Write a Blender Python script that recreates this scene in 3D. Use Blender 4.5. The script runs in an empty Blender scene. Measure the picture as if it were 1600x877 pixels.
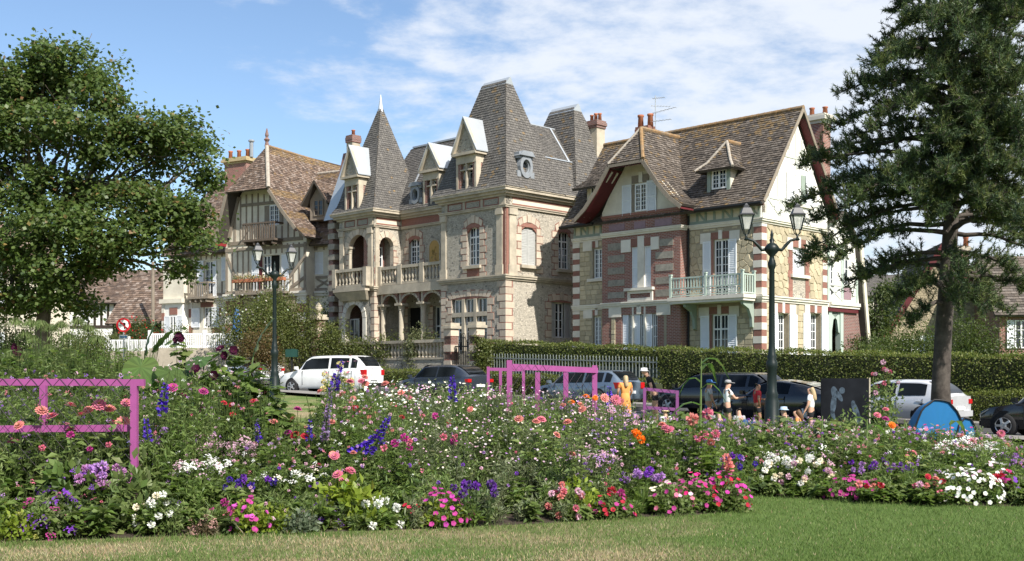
import bpy, math, random
import numpy as np
from mathutils import Vector, Matrix

random.seed(7)
rng = np.random.default_rng(11)
SC = bpy.context.scene
COL = SC.collection
# ------------------------------------------------------------------ camera
F, HOR, CZ = 1750.0, 587.0, 1.7           # focal length and horizon in photo pixels, eye height in metres
cam_d = bpy.data.cameras.new('camera'); cam = bpy.data.objects.new('camera', cam_d); COL.objects.link(cam)
cam.location = (0, 0, CZ); cam.rotation_euler = (math.radians(90), 0, 0)
cam_d.sensor_width = 36; cam_d.lens = 36 * F / 1600; cam_d.shift_y = (HOR - 438.5) / 1600
cam_d.clip_start = 0.1; cam_d.clip_end = 4000
SC.camera = cam
# ------------------------------------------------------------------ sun, sky, exposure
SUN_AZ, SUN_EL = math.radians(-56), math.radians(43)      # azimuth counted from +x
sd = Vector((math.cos(SUN_AZ) * math.cos(SUN_EL), math.sin(SUN_AZ) * math.cos(SUN_EL), math.sin(SUN_EL)))
sl = bpy.data.lights.new('sun', 'SUN'); sl.energy = 4.6; sl.angle = math.radians(0.53); sl.color = (1.0, 0.955, 0.88)
so = bpy.data.objects.new('sun', sl); COL.objects.link(so); so.rotation_euler = sd.to_track_quat('Z', 'Y').to_euler()
so.location = (30, -40, 60)
wd = bpy.data.worlds.new('World'); SC.world = wd; wd.use_nodes = True
wt = wd.node_tree; wn = wt.nodes; wl = wt.links
bg = wn['Background']; bg.inputs[1].default_value = 0.1
sky = wn.new('ShaderNodeTexSky'); sky.sky_type = 'NISHITA'; sky.sun_disc = False
sky.sun_elevation = SUN_EL; sky.sun_rotation = math.atan2(sd.x, sd.y); sky.altitude = 20; sky.air_density = 1.0; sky.dust_density = 0.6; sky.ozone_density = 3.0
def WN(t, **k):
    n = wn.new(t)
    for a, b in k.items(): setattr(n, a, b)
    return n
def wmath(op, a, b=None, c=None):
    n = WN('ShaderNodeMath', operation=op)
    for i, x in enumerate((a, b, c)):
        if x is None: continue
        if isinstance(x, (int, float)): n.inputs[i].default_value = x
        else: wl.new(x, n.inputs[i])
    return n.outputs[0]
def wsmooth(x, lo, hi):
    n = WN('ShaderNodeMapRange', interpolation_type='SMOOTHSTEP'); wl.new(x, n.inputs[0])
    n.inputs[1].default_value = lo; n.inputs[2].default_value = hi
    return n.outputs[0]
tc = WN('ShaderNodeTexCoord'); sp = WN('ShaderNodeSeparateXYZ'); wl.new(tc.outputs['Generated'], sp.inputs[0])
zz = wmath('ADD', wmath('MAXIMUM', sp.outputs[2], 0.0), 0.16)
cx_ = wmath('DIVIDE', sp.outputs[0], zz); cy_ = wmath('DIVIDE', sp.outputs[1], zz)
cv = WN('ShaderNodeCombineXYZ'); wl.new(cx_, cv.inputs[0]); wl.new(cy_, cv.inputs[1])
n1 = WN('ShaderNodeTexNoise'); wl.new(cv.outputs[0], n1.inputs['Vector']); n1.inputs['Scale'].default_value = 1.7; n1.inputs['Detail'].default_value = 9; n1.inputs['Roughness'].default_value = 0.62; n1.inputs['Distortion'].default_value = 0.35
n2 = WN('ShaderNodeTexNoise'); wl.new(cv.outputs[0], n2.inputs['Vector']); n2.inputs['Scale'].default_value = 9.0; n2.inputs['Detail'].default_value = 6; n2.inputs['Roughness'].default_value = 0.6
# a bank of thin broken cloud that covers the sky to the right and thins out to clear blue on the left
side = wsmooth(wmath('ADD', cx_, wmath('MULTIPLY', n1.outputs[0], 0.7)), -0.75, 0.75)
dens = wmath('ADD', wmath('MULTIPLY', n1.outputs[0], 0.66), wmath('MULTIPLY', n2.outputs[0], 0.46))
dens = wmath('ADD', dens, wmath('MULTIPLY', side, 0.46))
cl = wmath('MULTIPLY', wsmooth(dens, 0.76, 1.08), 0.92)
mixs = WN('ShaderNodeMix', data_type='RGBA'); wl.new(cl, mixs.inputs[0]); wl.new(sky.outputs[0], mixs.inputs[6]); mixs.inputs[7].default_value = (5.2, 5.5, 6.0, 1)
wl.new(mixs.outputs[2], bg.inputs[0])
vs = SC.view_settings; vs.view_transform = 'Standard'; vs.look = 'None'; vs.exposure = 0.8; vs.gamma = 1.0; vs.use_curve_mapping = False
SC.cycles.max_bounces = 6; SC.cycles.transparent_max_bounces = 8

# ------------------------------------------------------------------ terrain and photo geometry
def gz(x, y):
    "street level: flat in the park, rising gently along the street towards the left"
    s = (x - y) * 0.70711
    t = min(-(s + 14), 90.0)
    return 0.015 * (t + math.sqrt(t * t + 16))
def W(px, py, Y): return Vector(((px - 800) / F * Y, Y, CZ + (HOR - py) / F * Y))
def G(px, Y):
    x = (px - 800) / F * Y
    return Vector((x, Y, gz(x, Y)))

# ------------------------------------------------------------------ object helpers
def link(o, parent=None):
    COL.objects.link(o)
    if parent is not None: o.parent = parent
    return o
def tag(o, label=None, cat=None, group=None, kind=None):
    if label: o['label'] = label
    if cat: o['category'] = cat
    if group: o['group'] = group
    if kind: o['kind'] = kind
    return o
def empty(name, loc, yaw=0.0):
    o = bpy.data.objects.new(name, None); link(o); o.location = loc; o.rotation_euler = (0, 0, yaw); o.empty_display_size = 0.3
    return o
def copy_tree(o, parent=None):
    c = o.copy(); link(c)
    if parent is not None: c.parent = parent
    for ch in o.children: copy_tree(ch, c)
    return c

class Frame:
    "a building's own axes: x along its front, y into its depth; photo rays are cut with its planes to measure it"
    def __init__(s, px, Y, yaw):
        s.O = ((px - 800) / F * Y, Y); s.z0 = gz(*s.O); a = math.radians(yaw); s.yaw = a
        s.u = (math.cos(a), math.sin(a)); s.w = (-math.sin(a), math.cos(a))
    def ray(s, px, n, k):
        dx = (px - 800) / F; Y = (k + n[0] * s.O[0] + n[1] * s.O[1]) / (n[0] * dx + n[1])
        return dx * Y, Y
    def pf(s, px, py, y=0.0):
        X, Y = s.ray(px, s.w, y)
        return (X - s.O[0]) * s.u[0] + (Y - s.O[1]) * s.u[1], CZ + (HOR - py) / F * Y - s.z0
    def ps(s, px, py, x=0.0):
        X, Y = s.ray(px, s.u, x)
        return (X - s.O[0]) * s.w[0] + (Y - s.O[1]) * s.w[1], CZ + (HOR - py) / F * Y - s.z0
    def root(s, name, label, cat, group=None):
        return tag(empty(name, (s.O[0], s.O[1], s.z0), s.yaw), label, cat, group)

class Pl:
    "a wall plane of a Frame: 'f' front (normal -y) at y=k or 's' side (normal +x) at x=k; coordinates (a along, d out, z)"
    def __init__(s, fr, kind, k): s.fr, s.kind, s.k = fr, kind, k
    def map(s, a, d, z): return (a, s.k - d, z) if s.kind == 'f' else (s.k + d, a, z)
    def p(s, px, py): return s.fr.pf(px, py, s.k) if s.kind == 'f' else s.fr.ps(px, py, s.k)
    def rect(s, x0, x1, y0, y1):
        m = (x0 + x1) / 2
        return s.p(x0, y0)[0], s.p(x1, y0)[0], s.p(m, y1)[1], s.p(m, y0)[1]
    def z(s, px, py): return s.p(px, py)[1]

class MB:
    "collects boxes, bars, tubes and turned shapes and links them as one mesh object"
    def __init__(s, P=None): s.v, s.f, s.m, s.P = [], [], [], P
    def add(s, vs, fs, m=0):
        o = len(s.v)
        if s.P: s.v += [s.P.map(*p) for p in vs]; s.f += [[i + o for i in reversed(f)] for f in fs]
        else: s.v += [tuple(p) for p in vs]; s.f += [[i + o for i in f] for f in fs]
        s.m += [m] * len(fs)
        return s
    def box(s, a0, a1, b0, b1, c0, c1, m=0):
        if a0 > a1: a0, a1 = a1, a0
        if b0 > b1: b0, b1 = b1, b0
        if c0 > c1: c0, c1 = c1, c0
        vs = [(a, b, c) for c in (c0, c1) for b in (b0, b1) for a in (a0, a1)]
        return s.add(vs, [(0, 2, 3, 1), (4, 5, 7, 6), (0, 1, 5, 4), (2, 6, 7, 3), (0, 4, 6, 2), (1, 3, 7, 5)], m)
    def quad(s, a, b, c, d, m=0): return s.add([a, b, c, d], [(0, 1, 2, 3)], m)
    def prism(s, pts, vec, m=0, caps=True):
        n = len(pts); vec = Vector(vec); q = [tuple(Vector(p) + vec) for p in pts]
        fs = [(i, (i + 1) % n, n + (i + 1) % n, n + i) for i in range(n)]
        if caps: fs += [tuple(reversed(range(n))), tuple(range(n, 2 * n))]
        return s.add([tuple(p) for p in pts] + q, fs, m)
    def bar(s, p, q, w, t, m=0, up=(0, 0, 1), w2=None, t2=None):
        p, q = Vector(p), Vector(q); d = (q - p).normalized(); up = Vector(up)
        if abs(d.dot(up)) > 0.98: up = Vector((0, 1, 0)) if abs(d.y) < 0.9 else Vector((1, 0, 0))
        r = d.cross(up).normalized(); k = r.cross(d)
        vs = []
        for c, ww, tt in ((p, w, t), (q, w2 or w, t2 or t)):
            vs += [c - r * ww / 2 - k * tt / 2, c + r * ww / 2 - k * tt / 2, c + r * ww / 2 + k * tt / 2, c - r * ww / 2 + k * tt / 2]
        return s.add(vs, [(3, 2, 1, 0), (4, 5, 6, 7), (0, 1, 5, 4), (1, 2, 6, 5), (2, 3, 7, 6), (3, 0, 4, 7)], m)
    def tube(s, pts, r, n=8, m=0, cap=True):
        pts = [Vector(p) for p in pts]; k = len(pts); rs = r if isinstance(r, (list, tuple)) else [r] * k
        vs, fs = [], []; pr = None
        for i, p in enumerate(pts):
            d = (pts[min(i + 1, k - 1)] - pts[max(i - 1, 0)]).normalized()
            if pr is None:
                up = Vector((0, 0, 1)) if abs(d.z) < 0.9 else Vector((1, 0, 0)); pr = d.cross(up).normalized()
            else: pr = (pr - d * pr.dot(d)).normalized()
            b = d.cross(pr)
            vs += [p + (pr * math.cos(2 * math.pi * j / n) + b * math.sin(2 * math.pi * j / n)) * rs[i] for j in range(n)]
        for i in range(k - 1):
            fs += [(i * n + j, i * n + (j + 1) % n, (i + 1) * n + (j + 1) % n, (i + 1) * n + j) for j in range(n)]
        if cap: fs += [tuple(reversed(range(n))), tuple(range((k - 1) * n, k * n))]
        return s.add(vs, fs, m)
    def lathe(s, prof, c=(0, 0, 0), n=12, m=0, sx=1.0, sy=1.0, rot=0.0):
        vs, fs = [], []; k = len(prof)
        for r, z in prof:
            vs += [(c[0] + r * sx * math.cos(rot + 2 * math.pi * j / n), c[1] + r * sy * math.sin(rot + 2 * math.pi * j / n), c[2] + z) for j in range(n)]
        for i in range(k - 1):
            fs += [(i * n + j, i * n + (j + 1) % n, (i + 1) * n + (j + 1) % n, (i + 1) * n + j) for j in range(n)]
        fs += [tuple(reversed(range(n))), tuple(range((k - 1) * n, k * n))]
        return s.add(vs, fs, m)
    def mesh(s, name, mats, smooth=False):
        me = bpy.data.meshes.new(name); me.from_pydata(s.v, [], s.f)
        for m in mats if isinstance(mats, (list, tuple)) else [mats]: me.materials.append(m)
        if any(s.m): me.polygons.foreach_set('material_index', s.m)
        if smooth: me.polygons.foreach_set('use_smooth', [True] * len(s.f))
        me.update(); return me
    def build(s, name, mats, parent=None, smooth=False, bevel=0.0):
        o = bpy.data.objects.new(name, s.mesh(name, mats, smooth)); link(o, parent)
        if bevel:
            b = o.modifiers.new('b', 'BEVEL'); b.width = bevel; b.segments = 2; b.limit_method = 'ANGLE'
        return o

class NB:
    "numpy triangle collector for leaves, petals, grass and tiles, with a colour per face"
    def __init__(s): s.V, s.T, s.C, s.M, s.n = [], [], [], [], 0
    def tri(s, V, T, C, m=0):
        V = np.asarray(V, float).reshape(-1, 3); T = np.asarray(T, int).reshape(-1, 3)
        C = np.asarray(C, float); C = np.broadcast_to(C, (len(T), 3)) if C.ndim == 1 else C
        s.V.append(V); s.T.append(T + s.n); s.C.append(C); s.M.append(np.full(len(T), m)); s.n += len(V); return s
    def leaves(s, P, D, N, L, Wd, C, fold=0.15, m=0, wide=0.45, bend=0.0):
        P, D, N = (np.asarray(a, float) for a in (P, D, N)); n = len(P)
        if n == 0: return s
        L = np.broadcast_to(np.asarray(L, float), (n,))[:, None]; Wd = np.broadcast_to(np.asarray(Wd, float), (n,))[:, None]
        D = D / (np.linalg.norm(D, axis=1, keepdims=True) + 1e-9); S = np.cross(D, N); S /= np.linalg.norm(S, axis=1, keepdims=True) + 1e-9; U = np.cross(S, D)
        tip = P + D * L + U * L * bend; mid = P + D * L * wide
        V = np.stack([P, mid + S * Wd / 2 + U * L * fold, tip, mid - S * Wd / 2 + U * L * fold], 1).reshape(-1, 3)
        b = np.arange(n)[:, None] * 4
        T = np.stack([b + [0, 1, 2], b + [0, 2, 3]], 1).reshape(-1, 3)
        C = np.asarray(C, float)
        if C.ndim == 2: C = np.repeat(C, 2, 0)
        return s.tri(V, T, C, m)
    def stems(s, A, B, r, C, m=0, r2=None):
        A, B = np.asarray(A, float).reshape(-1, 3), np.asarray(B, float).reshape(-1, 3); n = len(A)
        if n == 0: return s
        D = B - A; D /= np.linalg.norm(D, axis=1, keepdims=True) + 1e-9
        ref = np.where(np.abs(D[:, 2:3]) > 0.9, [[1., 0, 0]], [[0, 0, 1.]]); S = np.cross(D, ref); S /= np.linalg.norm(S, axis=1, keepdims=True); U = np.cross(S, D)
        r = np.broadcast_to(np.asarray(r, float), (n,))[:, None]; r2 = r if r2 is None else np.broadcast_to(np.asarray(r2, float), (n,))[:, None]
        ring = [(S * math.cos(t) + U * math.sin(t)) for t in (0, 2.094, 4.189)]
        V = np.stack([A + q * r for q in ring] + [B + q * r2 for q in ring], 1).reshape(-1, 3)
        b = np.arange(n)[:, None] * 6
        T = np.concatenate([np.stack([b + [j, (j + 1) % 3, 3 + (j + 1) % 3], b + [j, 3 + (j + 1) % 3, 3 + j]], 1) for j in range(3)], 1).reshape(-1, 3)
        C = np.asarray(C, float)
        if C.ndim == 2: C = np.repeat(C, 6, 0)
        return s.tri(V, T, C, m)
    def mesh(s, name, mats, smooth=False):
        V = np.concatenate(s.V); T = np.concatenate(s.T); C = np.concatenate(s.C); Mi = np.concatenate(s.M)
        me = bpy.data.meshes.new(name); me.vertices.add(len(V)); me.vertices.foreach_set('co', V.astype(np.float32).ravel())
        me.loops.add(len(T) * 3); me.loops.foreach_set('vertex_index', T.astype(np.int32).ravel())
        me.polygons.add(len(T)); me.polygons.foreach_set('loop_start', np.arange(0, len(T) * 3, 3, dtype=np.int32))
        for m in mats if isinstance(mats, (list, tuple)) else [mats]: me.materials.append(m)
        me.update(calc_edges=True)
        if Mi.any(): me.polygons.foreach_set('material_index', Mi.astype(np.int32))
        if smooth: me.polygons.foreach_set('use_smooth', np.ones(len(T), bool))
        a = me.attributes.new('col', 'FLOAT_COLOR', 'FACE'); a.data.foreach_set('color', np.concatenate([np.clip(C, 0, 1), np.ones((len(C), 1))], 1).astype(np.float32).ravel())
        return me
    def build(s, name, mats, parent=None, smooth=False):
        return link(bpy.data.objects.new(name, s.mesh(name, mats, smooth)), parent)
def rvec(n): 
    v = rng.normal(size=(n, 3)); return v / np.linalg.norm(v, axis=1, keepdims=True)
def vary(c, n, a=0.25, hue=0.08):
    c = np.asarray(c, float); return np.clip(c[None] * (1 + a * rng.normal(size=(n, 1))) * (1 + hue * rng.normal(size=(n, 3))), 0.002, 1)

# ------------------------------------------------------------------ materials
def new_mat(name):
    m = bpy.data.materials.new(name); m.use_nodes = True; nt = m.node_tree
    return m, nt, nt.nodes, nt.links, nt.nodes['Principled BSDF']
def noise(nt, vec, scale, detail=4, rough=0.55):
    n = nt.nodes.new('ShaderNodeTexNoise'); n.inputs['Scale'].default_value = scale; n.inputs['Detail'].default_value = detail; n.inputs['Roughness'].default_value = rough
    if vec is not None: nt.links.new(vec, n.inputs['Vector'])
    return n.outputs['Fac']
def ramp(nt, fac, stops):
    r = nt.nodes.new('ShaderNodeValToRGB'); nt.links.new(fac, r.inputs[0]); e = r.color_ramp.elements
    while len(e) < len(stops): e.new(0.5)
    for k, (p, c) in enumerate(stops): e[k].position = p; e[k].color = (*c, 1) if len(c) == 3 else c
    return r.outputs[0]
def mixc(nt, fac, a, b, blend='MIX'):
    n = nt.nodes.new('ShaderNodeMix'); n.data_type = 'RGBA'; n.blend_type = blend
    for i, x in ((0, fac), (6, a), (7, b)):
        if isinstance(x, (int, float)): n.inputs[i].default_value = x
        elif isinstance(x, tuple): n.inputs[i].default_value = (*x, 1) if len(x) == 3 else x
        else: nt.links.new(x, n.inputs[i])
    return n.outputs[2]
def bump(nt, h, strength, dist=0.02):
    b = nt.nodes.new('ShaderNodeBump'); b.inputs['Strength'].default_value = strength; b.inputs['Distance'].default_value = dist; nt.links.new(h, b.inputs['Height'])
    return b.outputs[0]
def coord(nt, kind='Object'): return nt.nodes.new('ShaderNodeTexCoord').outputs[kind]
def wpos(nt): return nt.nodes.new('ShaderNodeNewGeometry').outputs['Position']
def wallvec(nt):
    s = nt.nodes.new('ShaderNodeSeparateXYZ'); nt.links.new(coord(nt), s.inputs[0]); a = nt.nodes.new('ShaderNodeMath'); a.operation = 'ADD'
    nt.links.new(s.outputs[0], a.inputs[0]); nt.links.new(s.outputs[1], a.inputs[1]); c = nt.nodes.new('ShaderNodeCombineXYZ')
    nt.links.new(a.outputs[0], c.inputs[0]); nt.links.new(s.outputs[2], c.inputs[1]); return c.outputs[0]
def mul(c, k): return tuple(min(1, x * k) for x in c)
def surf(name, c, var=0.18, scale=3.0, rough=0.8, bmp=0.25, bscale=45, spec=0.3, metal=0.0, rand=0.0, dirt=None):
    m, nt, N, L, b = new_mat(name); v = wpos(nt)
    col = ramp(nt, noise(nt, v, scale, 6, 0.65), [(0.25, mul(c, 1 - var)), (0.75, mul(c, 1 + var))])
    if dirt: col = mixc(nt, ramp(nt, noise(nt, v, scale * 0.37, 5, 0.7), [(0.45, (0, 0, 0)), (0.75, (1, 1, 1))]), col, dirt)
    if rand:
        oi = N.new('ShaderNodeObjectInfo'); hs = N.new('ShaderNodeHueSaturation'); mr = N.new('ShaderNodeMapRange'); L.new(oi.outputs['Random'], mr.inputs[0])
        mr.inputs[3].default_value = 1 - rand; mr.inputs[4].default_value = 1 + rand; L.new(mr.outputs[0], hs.inputs['Value']); L.new(col, hs.inputs['Color']); col = hs.outputs[0]
    L.new(col, b.inputs['Base Color']); b.inputs['Roughness'].default_value = rough; b.inputs['Specular IOR Level'].default_value = spec; b.inputs['Metallic'].default_value = metal
    if bmp: L.new(bump(nt, noise(nt, v, bscale, 3), bmp, 0.01), b.inputs['Normal'])
    return m
def brickmat(name, c1, c2, mort, bw=0.22, bh=0.073, ms=0.012, soot=(0.10, 0.07, 0.06)):
    m, nt, N, L, b = new_mat(name); v = wallvec(nt)
    t = N.new('ShaderNodeTexBrick'); L.new(v, t.inputs['Vector']); t.inputs['Color1'].default_value = (*c1, 1); t.inputs['Color2'].default_value = (*c2, 1); t.inputs['Mortar'].default_value = (*mort, 1)
    t.inputs['Scale'].default_value = 1; t.inputs['Brick Width'].default_value = bw; t.inputs['Row Height'].default_value = bh; t.inputs['Mortar Size'].default_value = ms; t.inputs['Bias'].default_value = -0.1
    col = mixc(nt, ramp(nt, noise(nt, wpos(nt), 1.1, 6, 0.7), [(0.5, (0, 0, 0)), (0.8, (0.6, 0.6, 0.6))]), t.outputs['Color'], soot)
    L.new(col, b.inputs['Base Color']); b.inputs['Roughness'].default_value = 0.85
    inv = N.new('ShaderNodeMath'); inv.operation = 'SUBTRACT'; inv.inputs[0].default_value = 1; L.new(t.outputs['Fac'], inv.inputs[1])
    L.new(bump(nt, inv.outputs[0], 0.6, 0.015), b.inputs['Normal']); return m
def rubblemat(name, c, dark, scale=7.0, frac=0.1):
    "squared flint rubble: pale stones of uneven tone, scattered dark flints and sunk joints"
    m, nt, N, L, b = new_mat(name); v = wallvec(nt); mp = N.new('ShaderNodeMapping'); mp.inputs['Scale'].default_value = (1, 1.5, 1); L.new(v, mp.inputs[0])
    vo = N.new('ShaderNodeTexVoronoi'); vo.inputs['Scale'].default_value = scale; L.new(mp.outputs[0], vo.inputs['Vector'])
    ve = N.new('ShaderNodeTexVoronoi'); ve.feature = 'DISTANCE_TO_EDGE'; ve.inputs['Scale'].default_value = scale; L.new(mp.outputs[0], ve.inputs['Vector'])
    sc_ = N.new('ShaderNodeSeparateColor'); L.new(vo.outputs['Color'], sc_.inputs[0])
    col = ramp(nt, sc_.outputs[0], [(0.0, dark), (frac, mul(c, 0.8)), (0.55, c), (1.0, mul(c, 1.15))])
    edge = ramp(nt, ve.outputs['Distance'], [(0.0, (0, 0, 0)), (0.09, (1, 1, 1))])
    col = mixc(nt, edge, mul(c, 0.72), col)
    col = mixc(nt, ramp(nt, noise(nt, wpos(nt), 0.9, 6, 0.7), [(0.45, (0, 0, 0)), (0.85, (0.5, 0.5, 0.5))]), col, mul(c, 0.55))
    L.new(col, b.inputs['Base Color']); b.inputs['Roughness'].default_value = 0.9; L.new(bump(nt, edge, 0.7, 0.03), b.inputs['Normal']); return m
def vcol(name, rough=0.85, spec=0.2, grain=0.0):
    m, nt, N, L, b = new_mat(name); a = N.new('ShaderNodeAttribute'); a.attribute_name = 'col'; col = a.outputs['Color']
    if grain: col = mixc(nt, 1.0, col, ramp(nt, noise(nt, wpos(nt), grain, 5, 0.7), [(0.3, (0.6, 0.6, 0.6)), (0.7, (1.2, 1.2, 1.2))]), 'MULTIPLY')
    L.new(col, b.inputs['Base Color']); b.inputs['Roughness'].default_value = rough; b.inputs['Specular IOR Level'].default_value = spec
    return m
def leafmat(name, trans=0.3, rough=0.45, spec=0.35, rand=0.12):
    m, nt, N, L, b = new_mat(name); a = N.new('ShaderNodeAttribute'); a.attribute_name = 'col'
    oi = N.new('ShaderNodeObjectInfo'); mr = N.new('ShaderNodeMapRange'); L.new(oi.outputs['Random'], mr.inputs[0]); mr.inputs[3].default_value = 1 - rand; mr.inputs[4].default_value = 1 + rand
    hs = N.new('ShaderNodeHueSaturation'); L.new(mr.outputs[0], hs.inputs['Value']); L.new(a.outputs['Color'], hs.inputs['Color'])
    L.new(hs.outputs[0], b.inputs['Base Color']); b.inputs['Roughness'].default_value = rough; b.inputs['Specular IOR Level'].default_value = spec
    t = N.new('ShaderNodeBsdfTranslucent'); h2 = N.new('ShaderNodeHueSaturation'); h2.inputs['Value'].default_value = 1.25; h2.inputs['Saturation'].default_value = 1.1; L.new(hs.outputs[0], h2.inputs['Color']); L.new(h2.outputs[0], t.inputs[0])
    mx = N.new('ShaderNodeMixShader'); mx.inputs[0].default_value = trans; L.new(b.outputs[0], mx.inputs[1]); L.new(t.outputs[0], mx.inputs[2]); L.new(mx.outputs[0], N['Material Output'].inputs[0])
    return m
def glassmat(name, c=(0.02, 0.025, 0.03), rough=0.04, spec=0.6):
    m, nt, N, L, b = new_mat(name); v = wpos(nt)
    L.new(ramp(nt, noise(nt, v, 0.8, 2), [(0.35, mul(c, 0.4)), (0.6, mul(c, 2.0)), (0.68, mul(c, 5.5)), (0.8, mul(c, 8))] if c[0] > .015 else [(0.35, mul(c, 0.4)), (0.7, mul(c, 2.2))]), b.inputs['Base Color']); b.inputs['Roughness'].default_value = rough; b.inputs['Specular IOR Level'].default_value = spec
    L.new(bump(nt, noise(nt, v, 1.6, 1), 0.08, 0.05), b.inputs['Normal']); return m
def paint(name, c, rough=0.28, metal=0.0, coat=0.8):
    m, nt, N, L, b = new_mat(name); v = wpos(nt)
    L.new(ramp(nt, noise(nt, v, 2.0, 4), [(0.3, mul(c, 0.9)), (0.7, mul(c, 1.08))]), b.inputs['Base Color']); b.inputs['Roughness'].default_value = rough; b.inputs['Metallic'].default_value = metal; b.inputs['Coat Weight'].default_value = coat; b.inputs['Coat Roughness'].default_value = 0.08
    return m

MT = {}
MT['stone'] = surf('pale dressed stone', (0.46, 0.40, 0.31), 0.2, 2.2, 0.85, 0.3, 40, dirt=(0.27, 0.24, 0.19))
MT['block'] = surf('dressed stone block', (0.50, 0.42, 0.33), 0.14, 6, 0.85, 0.35, 30, rand=0.16)
MT['white_stone'] = surf('white limestone', (0.66, 0.62, 0.54), 0.08, 2.5, 0.8, 0.2, 40, rand=0.06, dirt=(0.52, 0.48, 0.41))
MT['brick'] = brickmat('red brick', (0.27, 0.088, 0.062), (0.185, 0.066, 0.05), (0.34, 0.28, 0.24))
MT['brick_band'] = surf('red brick band', (0.25, 0.12, 0.092), 0.25, 14, 0.85, 0.4, 60, rand=0.18)
MT['brick_dark'] = brickmat('weathered purple brick', (0.21, 0.075, 0.06), (0.13, 0.055, 0.05), (0.27, 0.23, 0.2))
MT['flint'] = rubblemat('flint rubble wall', (0.49, 0.44, 0.36), (0.17, 0.155, 0.14), 9, 0.07)  # sunlight put into the colour: paler flint copy for sun-facing side walls
MT['flint_shaded'] = rubblemat('shaded flint rubble wall', (0.41, 0.375, 0.31), (0.15, 0.14, 0.125), 9, 0.09)  # same flint with shade in its colour, for fronts turned from the sun
MT['mortar'] = surf('lime mortar', (0.32, 0.275, 0.20), 0.15, 4, 0.9, 0.3, 60)
MT['yellow_stone'] = surf('ochre field stone', (0.44, 0.375, 0.255), 0.16, 5, 0.9, 0.5, 25, rand=0.17)
MT['plaster'] = surf('cream plaster', (0.62, 0.57, 0.46), 0.07, 1.5, 0.9, 0.12, 60, dirt=(0.52, 0.47, 0.37))
MT['white_plaster'] = surf('white painted plaster', (0.78, 0.76, 0.70), 0.04, 1.2, 0.85, 0.1, 60)
MT['white_timber'] = surf('off white painted timber', (0.50, 0.51, 0.47), 0.06, 3, 0.7, 0.1, 60)
MT['cream_plaster'] = surf('pale buff plaster', (0.68, 0.63, 0.52), 0.08, 1.5, 0.9, 0.12, 60, dirt=(0.47, 0.42, 0.34))
MT['timber'] = surf('weathered brown timber', (0.245, 0.205, 0.16), 0.2, 5, 0.85, 0.3, 50, rand=0.12)
MT['dark_timber'] = surf('dark brown timber', (0.045, 0.032, 0.026), 0.25, 5, 0.8, 0.2, 50)
MT['sage'] = surf('sage green painted timber', (0.27, 0.32, 0.27), 0.08, 4, 0.6, 0.12, 60, rand=0.05)
MT['sage_light'] = surf('pale green painted rail', (0.40, 0.47, 0.41), 0.06, 4, 0.55, 0.1, 60)
MT['white'] = surf('white gloss paint', (0.78, 0.78, 0.77), 0.03, 3, 0.45, 0.04, 60)
MT['shutter'] = surf('white painted shutter', (0.72, 0.74, 0.76), 0.04, 3, 0.55, 0.05, 60)
MT['grey_shutter'] = surf('grey painted shutter', (0.42, 0.42, 0.40), 0.1, 3, 0.7, 0.1, 60)
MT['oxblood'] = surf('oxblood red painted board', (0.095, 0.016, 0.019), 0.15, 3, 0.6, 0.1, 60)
MT['zinc'] = surf('pale zinc sheet', (0.46, 0.49, 0.52), 0.08, 1.5, 0.4, 0.05, 20, metal=0.35)
MT['lead'] = surf('grey leadwork', (0.27, 0.29, 0.31), 0.15, 4, 0.55, 0.15, 30, metal=0.2)
MT['slate'] = vcol('slate shingle', 0.75, 0.3, 9.0)
MT['tile'] = vcol('clay roof tile', 0.88, 0.15, 9.0)
MT['oxblood_brightened'] = surf('brightened oxblood boards', (0.30, 0.035, 0.04), 0.15, 3, 0.6, 0.1, 60)  # oxblood with light added to its colour so the shaded soffit reads red
MT['deck'] = surf('roof boarding', (0.07, 0.06, 0.05), 0.2, 3, 0.9, 0)
MT['pot'] = surf('terracotta pot', (0.38, 0.14, 0.075), 0.2, 6, 0.8, 0.2, 40, rand=0.12)
MT['lichen'] = surf('lichen covered ridge tile', (0.25, 0.155, 0.075), 0.4, 5, 0.9, 0.4, 40, dirt=(0.20, 0.17, 0.13))
MT['glass'] = glassmat('window glass')
MT['dark_glass'] = glassmat('dark car glass', (0.008, 0.010, 0.012), 0.06, .22)
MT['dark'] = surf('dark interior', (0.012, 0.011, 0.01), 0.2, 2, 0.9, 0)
MT['curtain'] = surf('net curtain', (0.5, 0.5, 0.48), 0.12, 9, 0.9, 0)
MT['iron'] = surf('black wrought iron', (0.012, 0.013, 0.013), 0.2, 8, 0.5, 0.1, 60)
MT['lamp_green'] = surf('dark green lamp paint', (0.009, 0.016, 0.015), 0.2, 5, 0.42, 0.08, 40)
MT['lamp_grey'] = surf('grey lamp hood', (0.20, 0.18, 0.17), 0.15, 5, 0.5, 0.08, 40)
MT['steel'] = surf('galvanised steel', (0.48, 0.50, 0.50), 0.1, 8, 0.42, 0.05, 60, metal=0.5)
MT['pink_wood'] = surf('pink painted wood', (0.27, 0.062, 0.20), 0.14, 4, 0.55, 0.12, 60)
MT['purple_wood'] = surf('purple painted wood', (0.17, 0.05, 0.16), 0.12, 4, 0.55, 0.12, 60)
MT['wire'] = surf('dark wire netting', (0.05, 0.04, 0.05), 0.1, 9, 0.5, 0)
MT['bark'] = surf('grey tree bark', (0.115, 0.095, 0.075), 0.4, 3, 0.95, 0.8, 16)
MT['pine_bark'] = surf('dark pine bark', (0.058, 0.048, 0.041), 0.6, 6, 0.95, 1.0, 14, dirt=(0.11, 0.095, 0.08))
MT['leaf'] = leafmat('broad leaf', 0.46, 0.45, 0.35)
MT['needle'] = leafmat('pine needle', 0.28, 0.5, 0.3)
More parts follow.
